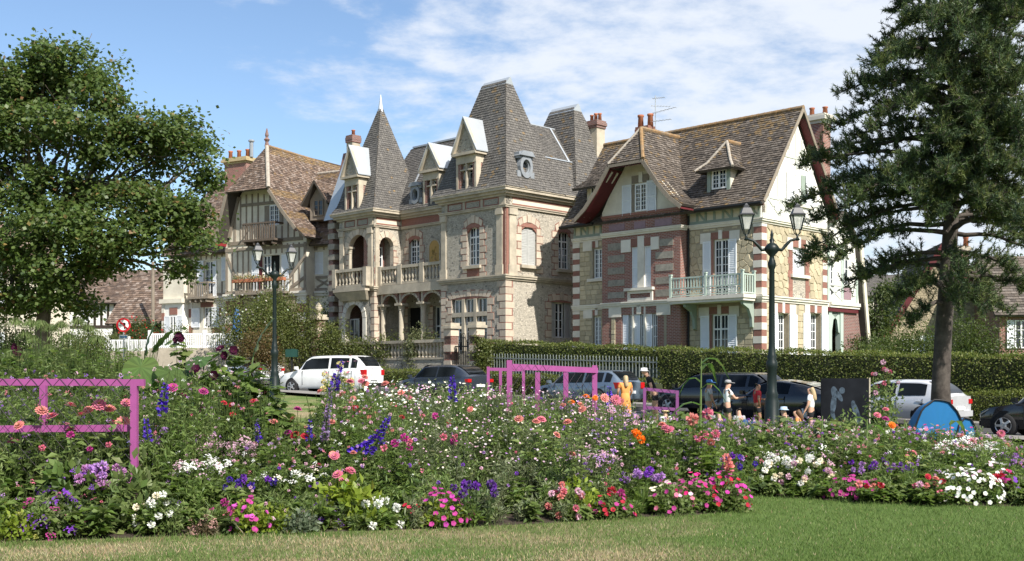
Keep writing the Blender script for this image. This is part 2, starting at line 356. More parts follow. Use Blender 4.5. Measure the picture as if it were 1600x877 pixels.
MT['petal'] = leafmat('flower petal', 0.3, 0.6, 0.15, 0.15)
MT['grass'] = leafmat('grass blade', 0.3, 0.6, 0.2)
# ================================================================== building components
_cubes = {}
def unit_cube(mat):
    if mat.name not in _cubes: _cubes[mat.name] = MB().box(-.5, .5, -.5, .5, -.5, .5).mesh('block', mat)
    return _cubes[mat.name]
def piece(name, mat, parent, P, a0, a1, d0, d1, z0, z1, label=None):
    "one block, slat or board as an object of its own; alike ones share a mesh"
    o = bpy.data.objects.new(name, unit_cube(mat)); link(o, parent)
    o.location = P.map((a0 + a1) / 2, (d0 + d1) / 2, (z0 + z1) / 2) if P else ((a0 + a1) / 2, (d0 + d1) / 2, (z0 + z1) / 2)
    da, dd = abs(a1 - a0), abs(d1 - d0)
    o.scale = (da, dd, abs(z1 - z0)) if (not P or P.kind == 'f') else (dd, da, abs(z1 - z0))
    if label: o['label'] = label
    return o
def wall(P, a0, a1, z0, z1, mat, parent, name, holes=(), th=0.3):
    As = sorted({a0, a1, *[min(max(h[i], a0), a1) for h in holes for i in (0, 1)]}); Zs = sorted({z0, z1, *[min(max(h[i], z0), z1) for h in holes for i in (2, 3)]})
    inh = lambda a, z: any(h[0] < a < h[1] and h[2] < z < h[3] for h in holes)
    mb = MB(P); nA, nZ = len(As) - 1, len(Zs) - 1
    sol = [[not inh((As[i] + As[i + 1]) / 2, (Zs[j] + Zs[j + 1]) / 2) for j in range(nZ)] for i in range(nA)]
    for i in range(nA):
        for j in range(nZ):
            if not sol[i][j]: continue
            a, b, c, d = As[i], As[i + 1], Zs[j], Zs[j + 1]
            mb.quad((a, 0, c), (a, 0, d), (b, 0, d), (b, 0, c)); mb.quad((a, -th, c), (b, -th, c), (b, -th, d), (a, -th, d))
            for (ii, jj, q) in ((i - 1, j, ((a, 0, c), (a, -th, c), (a, -th, d), (a, 0, d))), (i + 1, j, ((b, 0, c), (b, 0, d), (b, -th, d), (b, -th, c))),
                                (i, j - 1, ((a, 0, c), (b, 0, c), (b, -th, c), (a, -th, c))), (i, j + 1, ((a, 0, d), (a, -th, d), (b, -th, d), (b, 0, d)))):
                if not (0 <= ii < nA and 0 <= jj < nZ) or not sol[ii][jj]: mb.quad(*q)
    return mb.build(name, mat, parent)
def gable(P, pts, mat, parent, name, th=0.3):
    mb = MB(P); mb.prism([(a, 0, z) for a, z in pts], (0, -th, 0)); return mb.build(name, mat, parent)
def window(P, r, parent, cols=2, rows=4, rec=0.16, fr=0.07, bar=0.028, mat='white', transom=None, label=None, pane='glass', mull=0.09):
    a0, a1, z0, z1 = r; mb = MB(P); d0, d1 = -rec - 0.05, -rec
    mb.box(a0, a0 + fr, d0, d1, z0, z1); mb.box(a1 - fr, a1, d0, d1, z0, z1); mb.box(a0 + fr, a1 - fr, d0, d1, z0, z0 + fr); mb.box(a0 + fr, a1 - fr, d0, d1, z1 - fr, z1)
    ac = (a0 + a1) / 2; ops = [(a0 + fr, a1 - fr)]
    if cols >= 2: mb.box(ac - mull / 2, ac + mull / 2, d0, d1 + 0.012, z0 + fr, z1 - fr); ops = [(a0 + fr, ac - mull / 2), (ac + mull / 2, a1 - fr)]
    zt = z1 - fr
    if transom: zt = z0 + (z1 - z0) * transom; mb.box(a0 + fr, a1 - fr, d0 + 0.004, d1 + 0.006, zt - 0.04, zt + 0.04)
    per = max(1, cols // 2) if cols >= 2 else 1
    for (p, q) in ops:
        for k in range(1, per): x = p + (q - p) * k / per; mb.box(x - bar / 2, x + bar / 2, d0 + 0.01, d1 - 0.01, z0 + fr, z1 - fr)
        for k in range(1, rows): z = z0 + fr + (zt - z0 - fr) * k / rows; mb.box(p, q, d0 + 0.012, d1 - 0.012, z - bar / 2, z + bar / 2)
    o = mb.build('window', MT[mat], parent)
    if label: o['label'] = label
    g = MB(P); g.quad((a0 + .01, d0 + 0.02, z0 + .01), (a0 + .01, d0 + 0.02, z1 - .01), (a1 - .01, d0 + 0.02, z1 - .01), (a1 - .01, d0 + 0.02, z0 + .01)); g.build('pane', MT[pane], o)
    return o
def shutter(P, r, parent, d=0.03, mat='shutter', solid=0.0, label=None, th=0.04):
    a0, a1, z0, z1 = r; mb = MB(P); f = min(0.06, (a1 - a0) * 0.2)
    mb.box(a0, a0 + f, d, d + th, z0, z1); mb.box(a1 - f, a1, d, d + th, z0, z1)
    zs = z0 + (z1 - z0) * solid; bars = [z0, z1 - f, (z0 + z1) / 2 - f / 2] + ([zs] if solid else [])
    for z in bars: mb.box(a0 + f, a1 - f, d + 0.002, d + th - 0.002, z, z + f)
    if solid: mb.box(a0 + f, a1 - f, d + 0.008, d + th * 0.6, z0 + f, zs)
    n = max(4, int((z1 - zs) / 0.085)); st = (z1 - zs - 2 * f) / n
    for k in range(n):
        z = zs + f + st * k; mb.prism([(a0 + f, d + 0.034, z + 0.004), (a0 + f, d + 0.034, z + 0.012), (a0 + f, d + 0.006, z + st + 0.01), (a0 + f, d + 0.006, z + st)], (a1 - a0 - 2 * f, 0, 0))
    mb.box(a0 + f, a1 - f, d, d + 0.005, z0 + 0.01, z1 - 0.01)
    o = mb.build('shutter', MT[mat], parent)
    if label: o['label'] = label
    return o
def band(P, a0, a1, zs, parent, name, mat, base=0.0):
    "moulded course: list of (z0, z1, projection), butted one on the next"
    mb = MB(P)
    for z0, z1, d in zs: mb.box(a0 - (d if base < 0 else 0), a1 + (d if base > 0 else 0), 0.002, d, z0, z1)
    return mb.build(name, mat, parent)
def arch_pts(a0, a1, z, rise, n=8):
    w = (a1 - a0) / 2; c = (a0 + a1) / 2
    if rise >= w * 0.98: return [(c - w * math.cos(math.pi * k / n), z + rise * math.sin(math.pi * k / n)) for k in range(n + 1)]
    R = (w * w + rise * rise) / (2 * rise); t = math.asin(w / R)
    return [(c + R * math.sin(-t + 2 * t * k / n), z - R + rise + R * math.cos(-t + 2 * t * k / n)) for k in range(n + 1)]
def spandrel(P, a0, a1, z, rise, top, d0, d1, mat, parent, name):
    "fills a square-headed opening above an arch that springs at z"
    ap = arch_pts(a0, a1, z, rise); mb = MB(P)
    for (p, q) in zip(ap[:-1], ap[1:]):
        mb.prism([(p[0], d0, p[1]), (q[0], d0, q[1]), (q[0], d0, top), (p[0], d0, top)], (0, d1 - d0, 0))
    return mb.build(name, mat, parent)
def voussoirs(P, a0, a1, z, rise, w, n, d0, d1, parent, mats, key=None, name='arch_stone'):
    "ring of wedge stones round an arch, each a part"
    ap = arch_pts(a0, a1, z, rise, n); bp = arch_pts(a0 - w, a1 + w, z, rise + w, n)
    for k in range(n):
        g = 0.06; (p, q, r, s) = ap[k], ap[k + 1], bp[k + 1], bp[k]
        l = lambda u, v, t: (u[0] + (v[0] - u[0]) * t, u[1] + (v[1] - u[1]) * t)
        pts = [l(p, q, g), l(p, q, 1 - g), l(s, r, 1 - g), l(s, r, g)]; mb = MB(P); dd = d1 + (0.03 if key is not None and k == key else 0)
        mb.prism([(x, d0, y) for x, y in pts], (0, dd - d0, 0)); mb.build(name, mats, parent)
def surround(P, r, parent, mat='block', w=(0.22, 0.38), h=0.36, d=0.03, back='brick_band', top=True, bottom=0.0, arch=0.0):
    "toothed stone blocks up both jambs of an opening with brick showing in the joints, and wedge stones over it"
    a0, a1, z0, z1 = r; z0 -= bottom
    m = MB(P); m.box(a0 - w[0] - 0.035, a0, 0.001, 0.012, z0, z1 + 0.05); m.box(a1, a1 + w[0] + 0.035, 0.001, 0.012, z0, z1 + 0.05)
    n = max(2, round((z1 - z0) / h)); hh = (z1 - z0) / n
    for k in range(n):
        if k % 2 == 0:
            m.box(a0 - w[1] - 0.035, a0 - w[0] - 0.035, 0.001, 0.012, z0 + hh * k - 0.015, z0 + hh * (k + 1) + 0.015); m.box(a1 + w[0] + 0.035, a1 + w[1] + 0.035, 0.001, 0.012, z0 + hh * k - 0.015, z0 + hh * (k + 1) + 0.015)
    m.build('brick_joint', MT[back], parent)
    for k in range(n):
        ww = w[1] if k % 2 == 0 else w[0]; c, e = z0 + hh * k + 0.025, z0 + hh * (k + 1) - 0.025
        piece('quoin_block', MT[mat], parent, P, a0 - ww, a0 - 0.005, 0, d, c, e); piece('quoin_block', MT[mat], parent, P, a1 + 0.005, a1 + ww, 0, d, c, e)
    if top:
        nn = max(3, int((a1 - a0 + 0.4) / 0.3) | 1); rise = arch or 0.12
        ap = arch_pts(a0 - 0.16, a1 + 0.16, z1, rise, nn)
        m = MB(P); m.prism([(x, 0.001, y) for x, y in [(a0 - 0.26, z1), *[(p[0], p[1] + 0.36) for p in arch_pts(a0 - 0.26, a1 + 0.26, z1, rise, nn)], (a1 + 0.26, z1)]], (0, 0.013, 0)); m.build('brick_joint', MT[back], parent)
        for k in range(nn):
            p, q = ap[k], ap[k + 1]; hgt = 0.42 if k == nn // 2 else (0.36 if k % 2 else 0.30); dx = 0.018
            t0 = (p[0] - (a0 + a1) / 2) * 0.16; t1 = (q[0] - (a0 + a1) / 2) * 0.16
            mb = MB(P); mb.prism([(p[0] + dx, 0, p[1] + .01), (q[0] - dx, 0, q[1] + .01), (q[0] - dx + t1, 0, q[1] + hgt), (p[0] + dx + t0, 0, p[1] + hgt)], (0, d + (0.025 if k == nn // 2 else 0), 0)); mb.build('arch_stone', MT[mat], parent)
def corner_quoins(fr, x, y, z0, z1, parent, fw, sw, h, mats, gap=0.0, out=0.03, sx=1, name='quoin_block'):
    "blocks that wrap an outer corner at (x, y), alternating in length or material"
    z, k = z0, 0
    if gap > .02:
        f, s_ = fw[1] + .04, sw[0] * .5 + sw[1] * .5; xa, xb = (x - f, x + .012) if sx > 0 else (x - .012, x + f); MB().box(xa, xb, y - .012, y + s_, z0, z1).build('brick_joint', MT['brick_band'], parent)
    while z < z1 - 0.05:
        hh = h[k % len(h)]; e = min(z + hh, z1); f, s_ = fw[k % len(fw)], sw[k % len(sw)]; o_ = out if k % 2 == 0 else out * 0.6
        m = mats[k % len(mats)]; xa, xb = (x - f, x + o_) if sx > 0 else (x - o_, x + f)
        o = bpy.data.objects.new(name, unit_cube(MT[m])); link(o, parent); ya, yb = y - o_, y + s_
        o.location = ((xa + xb) / 2, (ya + yb) / 2, (z + e) / 2); o.scale = (xb - xa, yb - ya, e - z - gap)
        z = e; k += 1
def clip(poly, nx, ny, c):
    out = []
    for i in range(len(poly)):
        p, q = poly[i], poly[(i + 1) % len(poly)]; dp, dq = nx * p[0] + ny * p[1] - c, nx * q[0] + ny * q[1] - c
        if dp <= 0: out.append(p)
        if (dp < 0 < dq) or (dq < 0 < dp): t = dp / (dp - dq); out.append((p[0] + (q[0] - p[0]) * t, p[1] + (q[1] - p[1]) * t))
    return out
def cut_holes(poly, seed, holes):
    for h in holes:
        if not poly: return None
        if max(p[0] for p in poly) <= h[0] or min(p[0] for p in poly) >= h[1] or max(p[1] for p in poly) <= h[2] or min(p[1] for p in poly) >= h[3]: continue
        ds = [(h[0] - seed[0], (1, 0, h[0])), (seed[0] - h[1], (-1, 0, -h[1])), (h[2] - seed[1], (0, 1, h[2])), (seed[1] - h[3], (0, -1, -h[3]))]
        d, pl = max(ds, key=lambda t: t[0])
        if d < 0: return None
        poly = clip(poly, *pl)
    return poly
def stone_from(P, poly, seed, parent, mat, joint, d, name):
    if not poly or len(poly) < 3: return
    A = 0.5 * abs(sum(poly[i][0] * poly[(i + 1) % len(poly)][1] - poly[(i + 1) % len(poly)][0] * poly[i][1] for i in range(len(poly))))
    if A < 0.008: return
    cx = sum(p[0] for p in poly) / len(poly); cz = sum(p[1] for p in poly) / len(poly); r = math.sqrt(A)
    k1 = 1 - joint / r; k2 = 1 - (joint + 0.035) / r; n = len(poly); d *= random.uniform(0.7, 1.3)
    lo = [(cx + (p[0] - cx) * k1, 0.0, cz + (p[1] - cz) * k1) for p in poly]; hi = [(cx + (p[0] - cx) * k2, d, cz + (p[1] - cz) * k2) for p in poly]
    MB(P).add(lo + hi, [tuple(reversed(range(n, 2 * n)))] + [(i, n + i, n + (i + 1) % n, (i + 1) % n) for i in range(n)]).build(name, mat, parent)
def crazy_stones(P, a0, a1, z0, z1, size, holes, mat, parent, name='field_stone'):
    seeds = []; nx, nz = max(1, round((a1 - a0) / size)), max(1, round((z1 - z0) / size))
    for i in range(-1, nx + 1):
        for j in range(-1, nz + 1): seeds.append((a0 + (i + .5 + .5 * (j % 2) + random.uniform(-.36, .36)) * (a1 - a0) / nx, z0 + (j + .5 + random.uniform(-.36, .36)) * (z1 - z0) / nz))
    for s in seeds:
        if not (a0 < s[0] < a1 and z0 < s[1] < z1): continue
        poly = [(a0, z0), (a1, z0), (a1, z1), (a0, z1)]
        for t in seeds:
            if t is s or abs(t[0] - s[0]) > size * 3 or abs(t[1] - s[1]) > size * 3: continue
            nx_, ny_ = t[0] - s[0], t[1] - s[1]; poly = clip(poly, nx_, ny_, (nx_ * (t[0] + s[0]) + ny_ * (t[1] + s[1])) / 2)
            if not poly: break
        poly = cut_holes(poly, s, holes)
        stone_from(P, poly, s, parent, mat, 0.016, 0.03, name)
def coursed_stones(P, a0, a1, z0, z1, holes, mat, parent, h=0.24, w=(0.26, 0.5), name='squared_stone'):
    n = max(1, round((z1 - z0) / h)); hh = (z1 - z0) / n
    for j in range(n):
        a = a0
        while a < a1 - 0.05:
            b = min(a + random.uniform(*w), a1); b = a1 if a1 - b < 0.14 else b
            s = ((a + b) / 2, z0 + (j + .5) * hh); poly = cut_holes([(a, z0 + j * hh), (b, z0 + j * hh), (b, z0 + (j + 1) * hh), (a, z0 + (j + 1) * hh)], s, holes)
            stone_from(P, poly, s, parent, mat, 0.012, 0.025, name); a = b
# ---------------------------------------------------------------- tiled roofs
PAL_BROWN = [(.128, .106, .088), (.145, .121, .101), (.110, .092, .078), (.095, .081, .070), (.160, .134, .112), (.18, .154, .132)]
PAL_RED = [(.165, .118, .090), (.195, .138, .104), (.140, .100, .079), (.225, .165, .130), (.115, .086, .070), (.27, .215, .18)]
PAL_SLATE = [(.134, .124, .112), (.143, .132, .119), (.126, .117, .107), (.150, .139, .125), (.118, .110, .102)]
LICH = [(.23, .155, .075), (.20, .145, .08), (.27, .175, .075)]
def tiles(nb, poly, tw, te, thick, pal, lichen=None, jit=1.0):
    "lays overlapping tiles in courses on a plane polygon whose first edge is the eave, seen left to right from outside"
    poly = [Vector(p) for p in poly]; poly = [p for i, p in enumerate(poly) if (p - poly[i - 1]).length > 1e-4]
    if len(poly) < 3: return
    e = (poly[1] - poly[0]).normalized(); nrm = Vector((0, 0, 0))
    for i in range(1, len(poly) - 1): nrm += (poly[i] - poly[0]).cross(poly[i + 1] - poly[0])
    nrm.normalize(); h = nrm.cross(e).normalized()
    if abs(e.z) > 0.02:      # keep courses level on raked edges
        e = Vector((0, 0, 1)).cross(nrm).normalized(); h = nrm.cross(e)
    O = poly[0]; q = [((p - O).dot(e), (p - O).dot(h)) for p in poly]
    s0, s1 = min(p[1] for p in q), max(p[1] for p in q); rows = max(1, round((s1 - s0) / te)); te = (s1 - s0) / rows
    V, T, C = [], [], []
    def put(pt, lift): p = O + e * pt[0] + h * pt[1] + nrm * lift; V.append((p.x, p.y, p.z)); return len(V) - 1
    for j in range(rows):
        b, t = s0 + j * te, s0 + (j + 1) * te; strip = clip(clip(q, 0, -1, -b), 0, 1, t)
        if len(strip) < 3: continue
        x0, x1 = min(p[0] for p in strip), max(p[0] for p in strip); off = (tw / 2 if j % 2 else 0) + random.uniform(-.02, .02)
        k = math.floor((x0 - off) / tw)
        while off + k * tw < x1:
            xa, xb = off + k * tw + 0.006, off + (k + 1) * tw - 0.006; k += 1
            bb = b + random.uniform(-.012, .012) * jit
            r = [(xa, bb), (xb, bb), (xb, t + .004), (xa, t + .004)]
            for i in range(len(q)):
                p1, p2 = q[i], q[(i + 1) % len(q)]; nx, ny = (p2[1] - p1[1]), -(p2[0] - p1[0]); r = clip(r, nx, ny, nx * p1[0] + ny * p1[1] + 1e-6 * 0)
                if len(r) < 3: break
            if len(r) < 3: continue
            lft = thick * random.uniform(.75, 1.3); ids = [put(p, lft * (1 - .85 * min(1, max(0, (p[1] - b) / te)))) for p in r]
            c = np.array(random.choice(pal)) * random.uniform(.88, 1.12)
            if lichen:
                w = lichen((r[0][0] + r[1][0]) / 2, b, x0, x1, s0, s1)
                if random.random() < w: c = c * .35 + np.array(random.choice(LICH)) * .65
            for i in range(1, len(ids) - 1): T.append((ids[0], ids[i], ids[i + 1])); C.append(c)
            low = sorted(r, key=lambda p: p[1])[:2]
            if abs(low[0][1] - low[1][1]) < .01:
                A, B = sorted(low); i0, i1, i2, i3 = put(A, 0), put(B, 0), put(B, lft), put(A, lft); T += [(i0, i1, i2), (i0, i2, i3)]; C += [c * .8, c * .8]
    if V: nb.tri(V, T, np.array(C))
def slab(mb, poly, t=0.1, off=0.01, m=0):
    poly = [Vector(p) for p in poly]; poly = [p for i, p in enumerate(poly) if (p - poly[i - 1]).length > 1e-4]
    n = Vector((0, 0, 0))
    for i in range(1, len(poly) - 1): n += (poly[i] - poly[0]).cross(poly[i + 1] - poly[0])
    n.normalize(); mb.prism([p - n * off for p in poly], -n * t, m)
def rails_polys(rails): return [[a[0], a[1], b[1], b[0]] for a, b in zip(rails[:-1], rails[1:])]
class Roof:
    def __init__(s, parent, mat, pal, tw=.2, te=.14, th=.03): s.nb, s.mb, s.parent, s.mat, s.pal, s.tw, s.te, s.th = NB(), MB(), parent, mat, pal, tw, te, th
    def face(s, poly, lichen=None, pal=None, t=0.1): tiles(s.nb, poly, s.tw, s.te, s.th, pal or s.pal, lichen); slab(s.mb, poly, t); return s
    def rails(s, rails, lichen=None, **k):
        for p in rails_polys(rails): s.face(p, lichen, **k)
        return s
    def done(s, name='roof'):
        o = s.mb.build(name, MT['deck'], s.parent); t = s.nb.build('roof_tiles', MT[s.mat], o); t['kind'] = 'stuff'; return o
def ridge(pts, parent, mat='lichen', r=0.11, name='ridge_tile', seg=0.34):
    "half-round ridge tiles, one object each"
    pts = [Vector(p) for p in pts]; ms = {}
    for p, q in zip(pts[:-1], pts[1:]):
        n = max(1, round((q - p).length / seg)); d = (q - p) / n
        for k in range(n):
            key = round(d.length, 2)
            if key not in ms: ms[key] = MB().tube([(0, 0, 0), (0, 0, d.length * .93), (0, 0, d.length)], [r, r * 1.06, r * 1.16], 8).mesh('ridge_tile', MT[mat])
            o = bpy.data.objects.new(name, ms[key]); link(o, parent); o.location = p + d * k; o.rotation_euler = d.to_track_quat('Z', 'Y').to_euler()
def chimney(parent, x, y, z0, z1, w, dpt, mats=('brick', 'stone'), pots=3, potr=0.11, poth=0.45, cap=0.12):
    mb = MB(); mb.box(x - w / 2, x + w / 2, y - dpt / 2, y + dpt / 2, z0, z1 - 0.45)
    o = mb.build('chimney', MT[mats[0]], parent)
    m = MB(); m.box(x - w / 2 - .05, x + w / 2 + .05, y - dpt / 2 - .05, y + dpt / 2 + .05, z1 - .45, z1 - .3); m.box(x - w / 2 - cap, x + w / 2 + cap, y - dpt / 2 - cap, y + dpt / 2 + cap, z1 - .3, z1 - .12); m.box(x - w / 2 - cap * .6, x + w / 2 + cap * .6, y - dpt / 2 - cap * .6, y + dpt / 2 + cap * .6, z1 - .12, z1)
    m.build('chimney_cap', MT[mats[1]], o)
    for k in range(pots):
        px = x + (k - (pots - 1) / 2) * (w * .8 / max(1, pots - 1) if pots > 1 else 0)
        hh = poth * random.uniform(.85, 1.15); MB().lathe([(potr, 0), (potr * .82, hh * .8), (potr * 1.05, hh * .85), (potr * 1.05, hh), (potr * .7, hh)], (px, y, z1), 10).build('chimney_pot', MT['pot'], o, True)
    return o
def timber(P, p, q, w, parent, mat='timber', d=0.035, name='timber_beam'):
    "one stud, rail or brace of a timber frame, proud of the plaster"
    mb = MB(P); (a, z), (b, y) = p, q; L = math.hypot(b - a, y - z); ux, uz = (b - a) / L, (y - z) / L; nx, nz = -uz * w / 2, ux * w / 2
    mb.prism([(a + nx, 0.0, z + nz), (a - nx, 0.0, z - nz), (b - nx, 0.0, y - nz), (b + nx, 0.0, y + nz)], (0, d, 0)); return mb.build(name, MT[mat], parent)
def baluster_mesh(h, r, mat, n=10):
    return MB().lathe([(r * .95, 0), (r * .95, h * .08), (r * .55, h * .13), (r * .62, h * .2), (r * 1.0, h * .36), (r * .85, h * .5), (r * .45, h * .72), (r * .5, h * .8), (r * .8, h * .88), (r * .9, h * .92), (r * .9, h)], (0, 0, 0), n).mesh('baluster', MT[mat], True)
# ================================================================== right villa: stone, brick and tile
def build_villa():
    R = Frame(1190, 50, -45)
    V = R.root('stone_villa', 'stone and red brick villa with brown tiled roof, white shutters and green balcony', 'villa')
    f0, s0 = Pl(R, 'f', 0.0), Pl(R, 's', 0.0); fb = Pl(R, 'f', -0.55)
    XL, D = -11.26, 5.73; BL, BR, BC = -8.85, -4.05, -6.5; ZS, ZC, ZE, ZR, YR = 4.62, 8.12, 9.0, 13.65, 2.87
    # ---- openings measured on the photograph
    g_door = f0.rect(1112.5, 1137, 491, 546); g_door = (g_door[0], g_door[1], 1.0, g_door[3])
    u_door = f0.rect(1115, 1137.5, 374, 470); u_door = (u_door[0], u_door[1], ZS + .25, u_door[3])
    l_up = f0.rect(926, 941, 388, 435); l_lo = f0.rect(926.5, 939, 494, 540)
    front = wall(f0, XL, 0, -.3, ZE, MT['mortar'], V, 'front_wall', [g_door, u_door, l_up, l_lo])
    su = s0.rect(1238, 1258, 388, 429); sg1 = s0.rect(1214, 1232, 490, 548); sg2 = s0.rect(1264.5, 1282, 490, 548)
    sg1 = (sg1[0], sg1[1], 1.0, sg1[3]); sg2 = (sg2[0], sg2[1], 1.0, sg2[3]); sgb = s0.rect(1239, 1257.5, 273, 318)
    side = wall(s0, 0.0, D, -.3, ZC + .15, MT['mortar'], V, 'side_wall', [su, sg1, sg2])
    MB().box(XL, 0, D - .3, D, -.3, ZC).box(XL, XL + .3, .3, D - .3, -.3, ZC).build('back_wall', MT['brick'], V)
    # ---- stones of the front wall right of the bay, and of the side wall
    hw = lambda r, m=.36, t=.5: (r[0] - m, r[1] + m, r[2] - .2, r[3] + t)
    crazy_stones(f0, BR + .02, -.45, ZS + .3, ZC - .03, .33, [(u_door[0] - .1, u_door[1] + .1, 0, u_door[3] + .15), (u_door[0] - .75, u_door[1] + .62, u_door[3] - .12, u_door[3] + .42)], MT['yellow_stone'], front)
    coursed_stones(f0, BR + .02, -.45, 2.2, ZS - .02, [(g_door[0] - .1, g_door[1] + .1, 0, g_door[3] + .1), (g_door[0] - .75, g_door[1] + .62, g_door[3] - .1, g_door[3] + .45)], MT['yellow_stone'], front, .25, (.3, .55))
    crazy_stones(s0, .43, D - .42, ZS + .3, ZC - .03, .35, [(su[0] - .35, su[1] + .35, ZS, su[3] + .6)], MT['yellow_stone'], side)
    coursed_stones(s0, .43, D - .42, 2.2, ZS - .02, [(sg1[0] - .5, sg1[1] + .72, 0, sg1[3] + .5), (sg2[0] - .5, sg2[1] + .72, 0, sg2[3] + .5)], MT['yellow_stone'], side, .26, (.3, .5))
    coursed_stones(f0, XL + .45, BL, 2.3, ZS - .02, [hw(l_lo, .02, .02)], MT['yellow_stone'], front, .25, (.28, .5))
    coursed_stones(f0, XL + .45, BL, ZS + .3, ZC - .03, [hw(l_up, .04, .06)], MT['yellow_stone'], front, .25, (.28, .5))
    # ---- corner quoins of white stone and brick by turns
    corner_quoins(R, 0, 0, .9, ZS - .01, V, (.43, .40), (.41, .38), (.32, .29), ('white_stone', 'brick_band'), 0.004)
    corner_quoins(R, 0, 0, ZS + .29, ZC - .01, V, (.43, .40), (.41, .38), (.32, .29), ('white_stone', 'brick_band'), 0.004)
    corner_quoins(R, XL, 0, .9, ZS - .01, V, (.45, .42), (.4, .4), (.33, .26), ('white_stone', 'brick_band'), 0.004, sx=-1)
    corner_quoins(R, XL, 0, ZS + .29, ZC - .01, V, (.45, .42), (.4, .4), (.33, .26), ('white_stone', 'brick_band'), 0.004, sx=-1)
    z, k = .9, 0
    while z < ZC - .1:
        hh = (.32, .29)[k % 2]; piece('quoin_block', MT[('white_stone', 'brick_band')[k % 2]], V, s0, D - .41, D, 0, .03 if k % 2 == 0 else .018, z, min(z + hh - .004, ZC - .01)); z += hh; k += 1
    # ---- string courses and cornices
    def course(z, name, prof):
        for P, a, b in ((f0, XL - .03, BL - .14), (f0, BR + .16, 0), (fb, BL, BR), (s0, 0.0, D)):
            m = MB(P)
            for q0, q1, d in prof: m.box(a, b + (d if P is f0 and b == 0 or P is fb else 0), .002, d, z + q0, z + q1)
            m.build(name, MT['white_stone'], V)
        m = MB(Pl(R, 's', BR))
        for q0, q1, d in prof: m.box(-.548, -.002, .002, d - .003, z + q0, z + q1 - .002)
        m.build(name, MT['white_stone'], V)
    course(ZS, 'string_course', [(0, .1, .06), (.1, .2, .12), (.2, .27, .16)])
    course(ZC, 'cornice', [(0, .09, .06), (.09, .17, .13), (.17, .22, .17)])
    # ---- timbered frieze under the eaves
    zt0, zt1 = ZC + .24, ZE - .02
    for a, b in ((BR + .02, -.02), (XL + .02, BL - .02)): MB(f0).box(a, b, .001, .02, zt0, zt1).build('plaster_frieze', MT['plaster'], V)
    for a, b in ((BR + .05, -.05), (XL + .05, BL - .05)):
        timber(f0, (a, zt0 + .06), (b, zt0 + .06), .13, V, 'sage', .07); timber(f0, (a, zt1 - .05), (b, zt1 - .05), .1, V, 'sage', .065)
        n = max(2, round((b - a) / .5))
        for i in range(n + 1): x = a + .06 + (b - a - .12) * i / n; timber(f0, (x, zt0 + .12), (x, zt1 - .1), .11, V, 'sage', .06, 'timber_stud')
        for i in range(0, n, 3):
            x = a + .06 + (b - a - .12) * (i + 1) / n
            if x + .5 < b: timber(f0, (x + .42, zt0 + .13), (x + .06, zt1 - .1), .09, V, 'sage', .05, 'timber_brace')
    # ---- right part of the front: doors, shutters, lintels
    def lintel(P, r, lx, rx, zb, parent, hw_=.42):
        piece('lintel_block', MT['white_stone'], parent, P, lx[0], lx[1], 0, .05, zb - .14, zb + hw_ - .08); piece('lintel_block', MT['white_stone'], parent, P, rx[0], rx[1], 0, .05, zb - .14, zb + hw_ - .08)
        c = (r[0] + r[1]) / 2; piece('keystone', MT['white_stone'], parent, P, c - .1, c + .1, 0, .06, zb, zb + hw_)
        piece('brick_lintel', MT['brick_band'], parent, P, lx[1], c - .1, 0, .03, zb + .02, zb + hw_ - .08); piece('brick_lintel', MT['brick_band'], parent, P, c + .1, rx[0], 0, .03, zb + .02, zb + hw_ - .08)
    window(f0, u_door, V, 4, 7, .1); window(f0, g_door, V, 4, 5, .1, transom=.78)
    for r, zb in ((u_door, u_door[2] + .02), (g_door, 1.05)):
        w = (r[1] - r[0]) * .56; shutter(f0, (r[0] - w - .12, r[0] - .12, zb, r[3] - .05), V, .035); shutter(f0, (r[1] + .05, r[1] + w + .05, zb, r[3] - .05), V, .035)
        piece('brick_reveal', MT['brick_band'], V, f0, r[0] - .12, r[0] - .005, 0, .03, zb, r[3]); lintel(f0, r, (r[0] - .72, r[0] - .14), (r[1] + .1, r[1] + .64), r[3], V)
    # left strip of the front
    for r in (l_up, l_lo):
        window(f0, r, V, 4, 6, .14); piece('lintel_block', MT['white_stone'], V, f0, r[0] - .62, r[0] - .02, 0, .05, r[3] - .1, r[3] + .42); piece('keystone', MT['white_stone'], V, f0, (r[0] + r[1]) / 2 - .09, (r[0] + r[1]) / 2 + .09, 0, .06, r[3] + .03, r[3] + .48)
        piece('brick_lintel', MT['brick_band'], V, f0, r[0], (r[0] + r[1]) / 2 - .1, 0, .03, r[3] + .03, r[3] + .36)
    piece('window_sill', MT['white_stone'], V, f0, l_up[0] - .3, l_up[1] + .1, 0, .12, l_up[2] - .16, l_up[2] - .01)
    # ---- side wall windows
    lf = lambda P, x0, x1, y0, y1: P.rect(x0, x1, y0, y1)
    shutter(s0, (su[0], (su[0] + su[1]) / 2 - .004, su[2], su[3]), V, -.1); shutter(s0, ((su[0] + su[1]) / 2 + .004, su[1], su[2], su[3]), V, -.1)
    piece('window_sill', MT['white_stone'], V, s0, su[0] - .2, su[1] + .25, 0, .14, su[2] - .17, su[2] - .02)
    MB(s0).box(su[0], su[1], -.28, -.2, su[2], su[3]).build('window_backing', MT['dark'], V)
    for sgn, e in ((-1, su[0]), (1, su[1])):
        z, k = ZS + .3, 0
        while z < su[3] + .05:
            w = (.3, .42)[k % 2]; piece('brick_toothing', MT['brick_band'], V, s0, e + sgn * .002, e + sgn * w, 0, .028, z, min(z + .3, su[3] + .1)); z += .305; k += 1
    MB(s0).box(su[0] + .004, su[1] - .004, .001, .014, ZS + .29, su[2] - .18).build('flint_panel', MT['flint'], V)
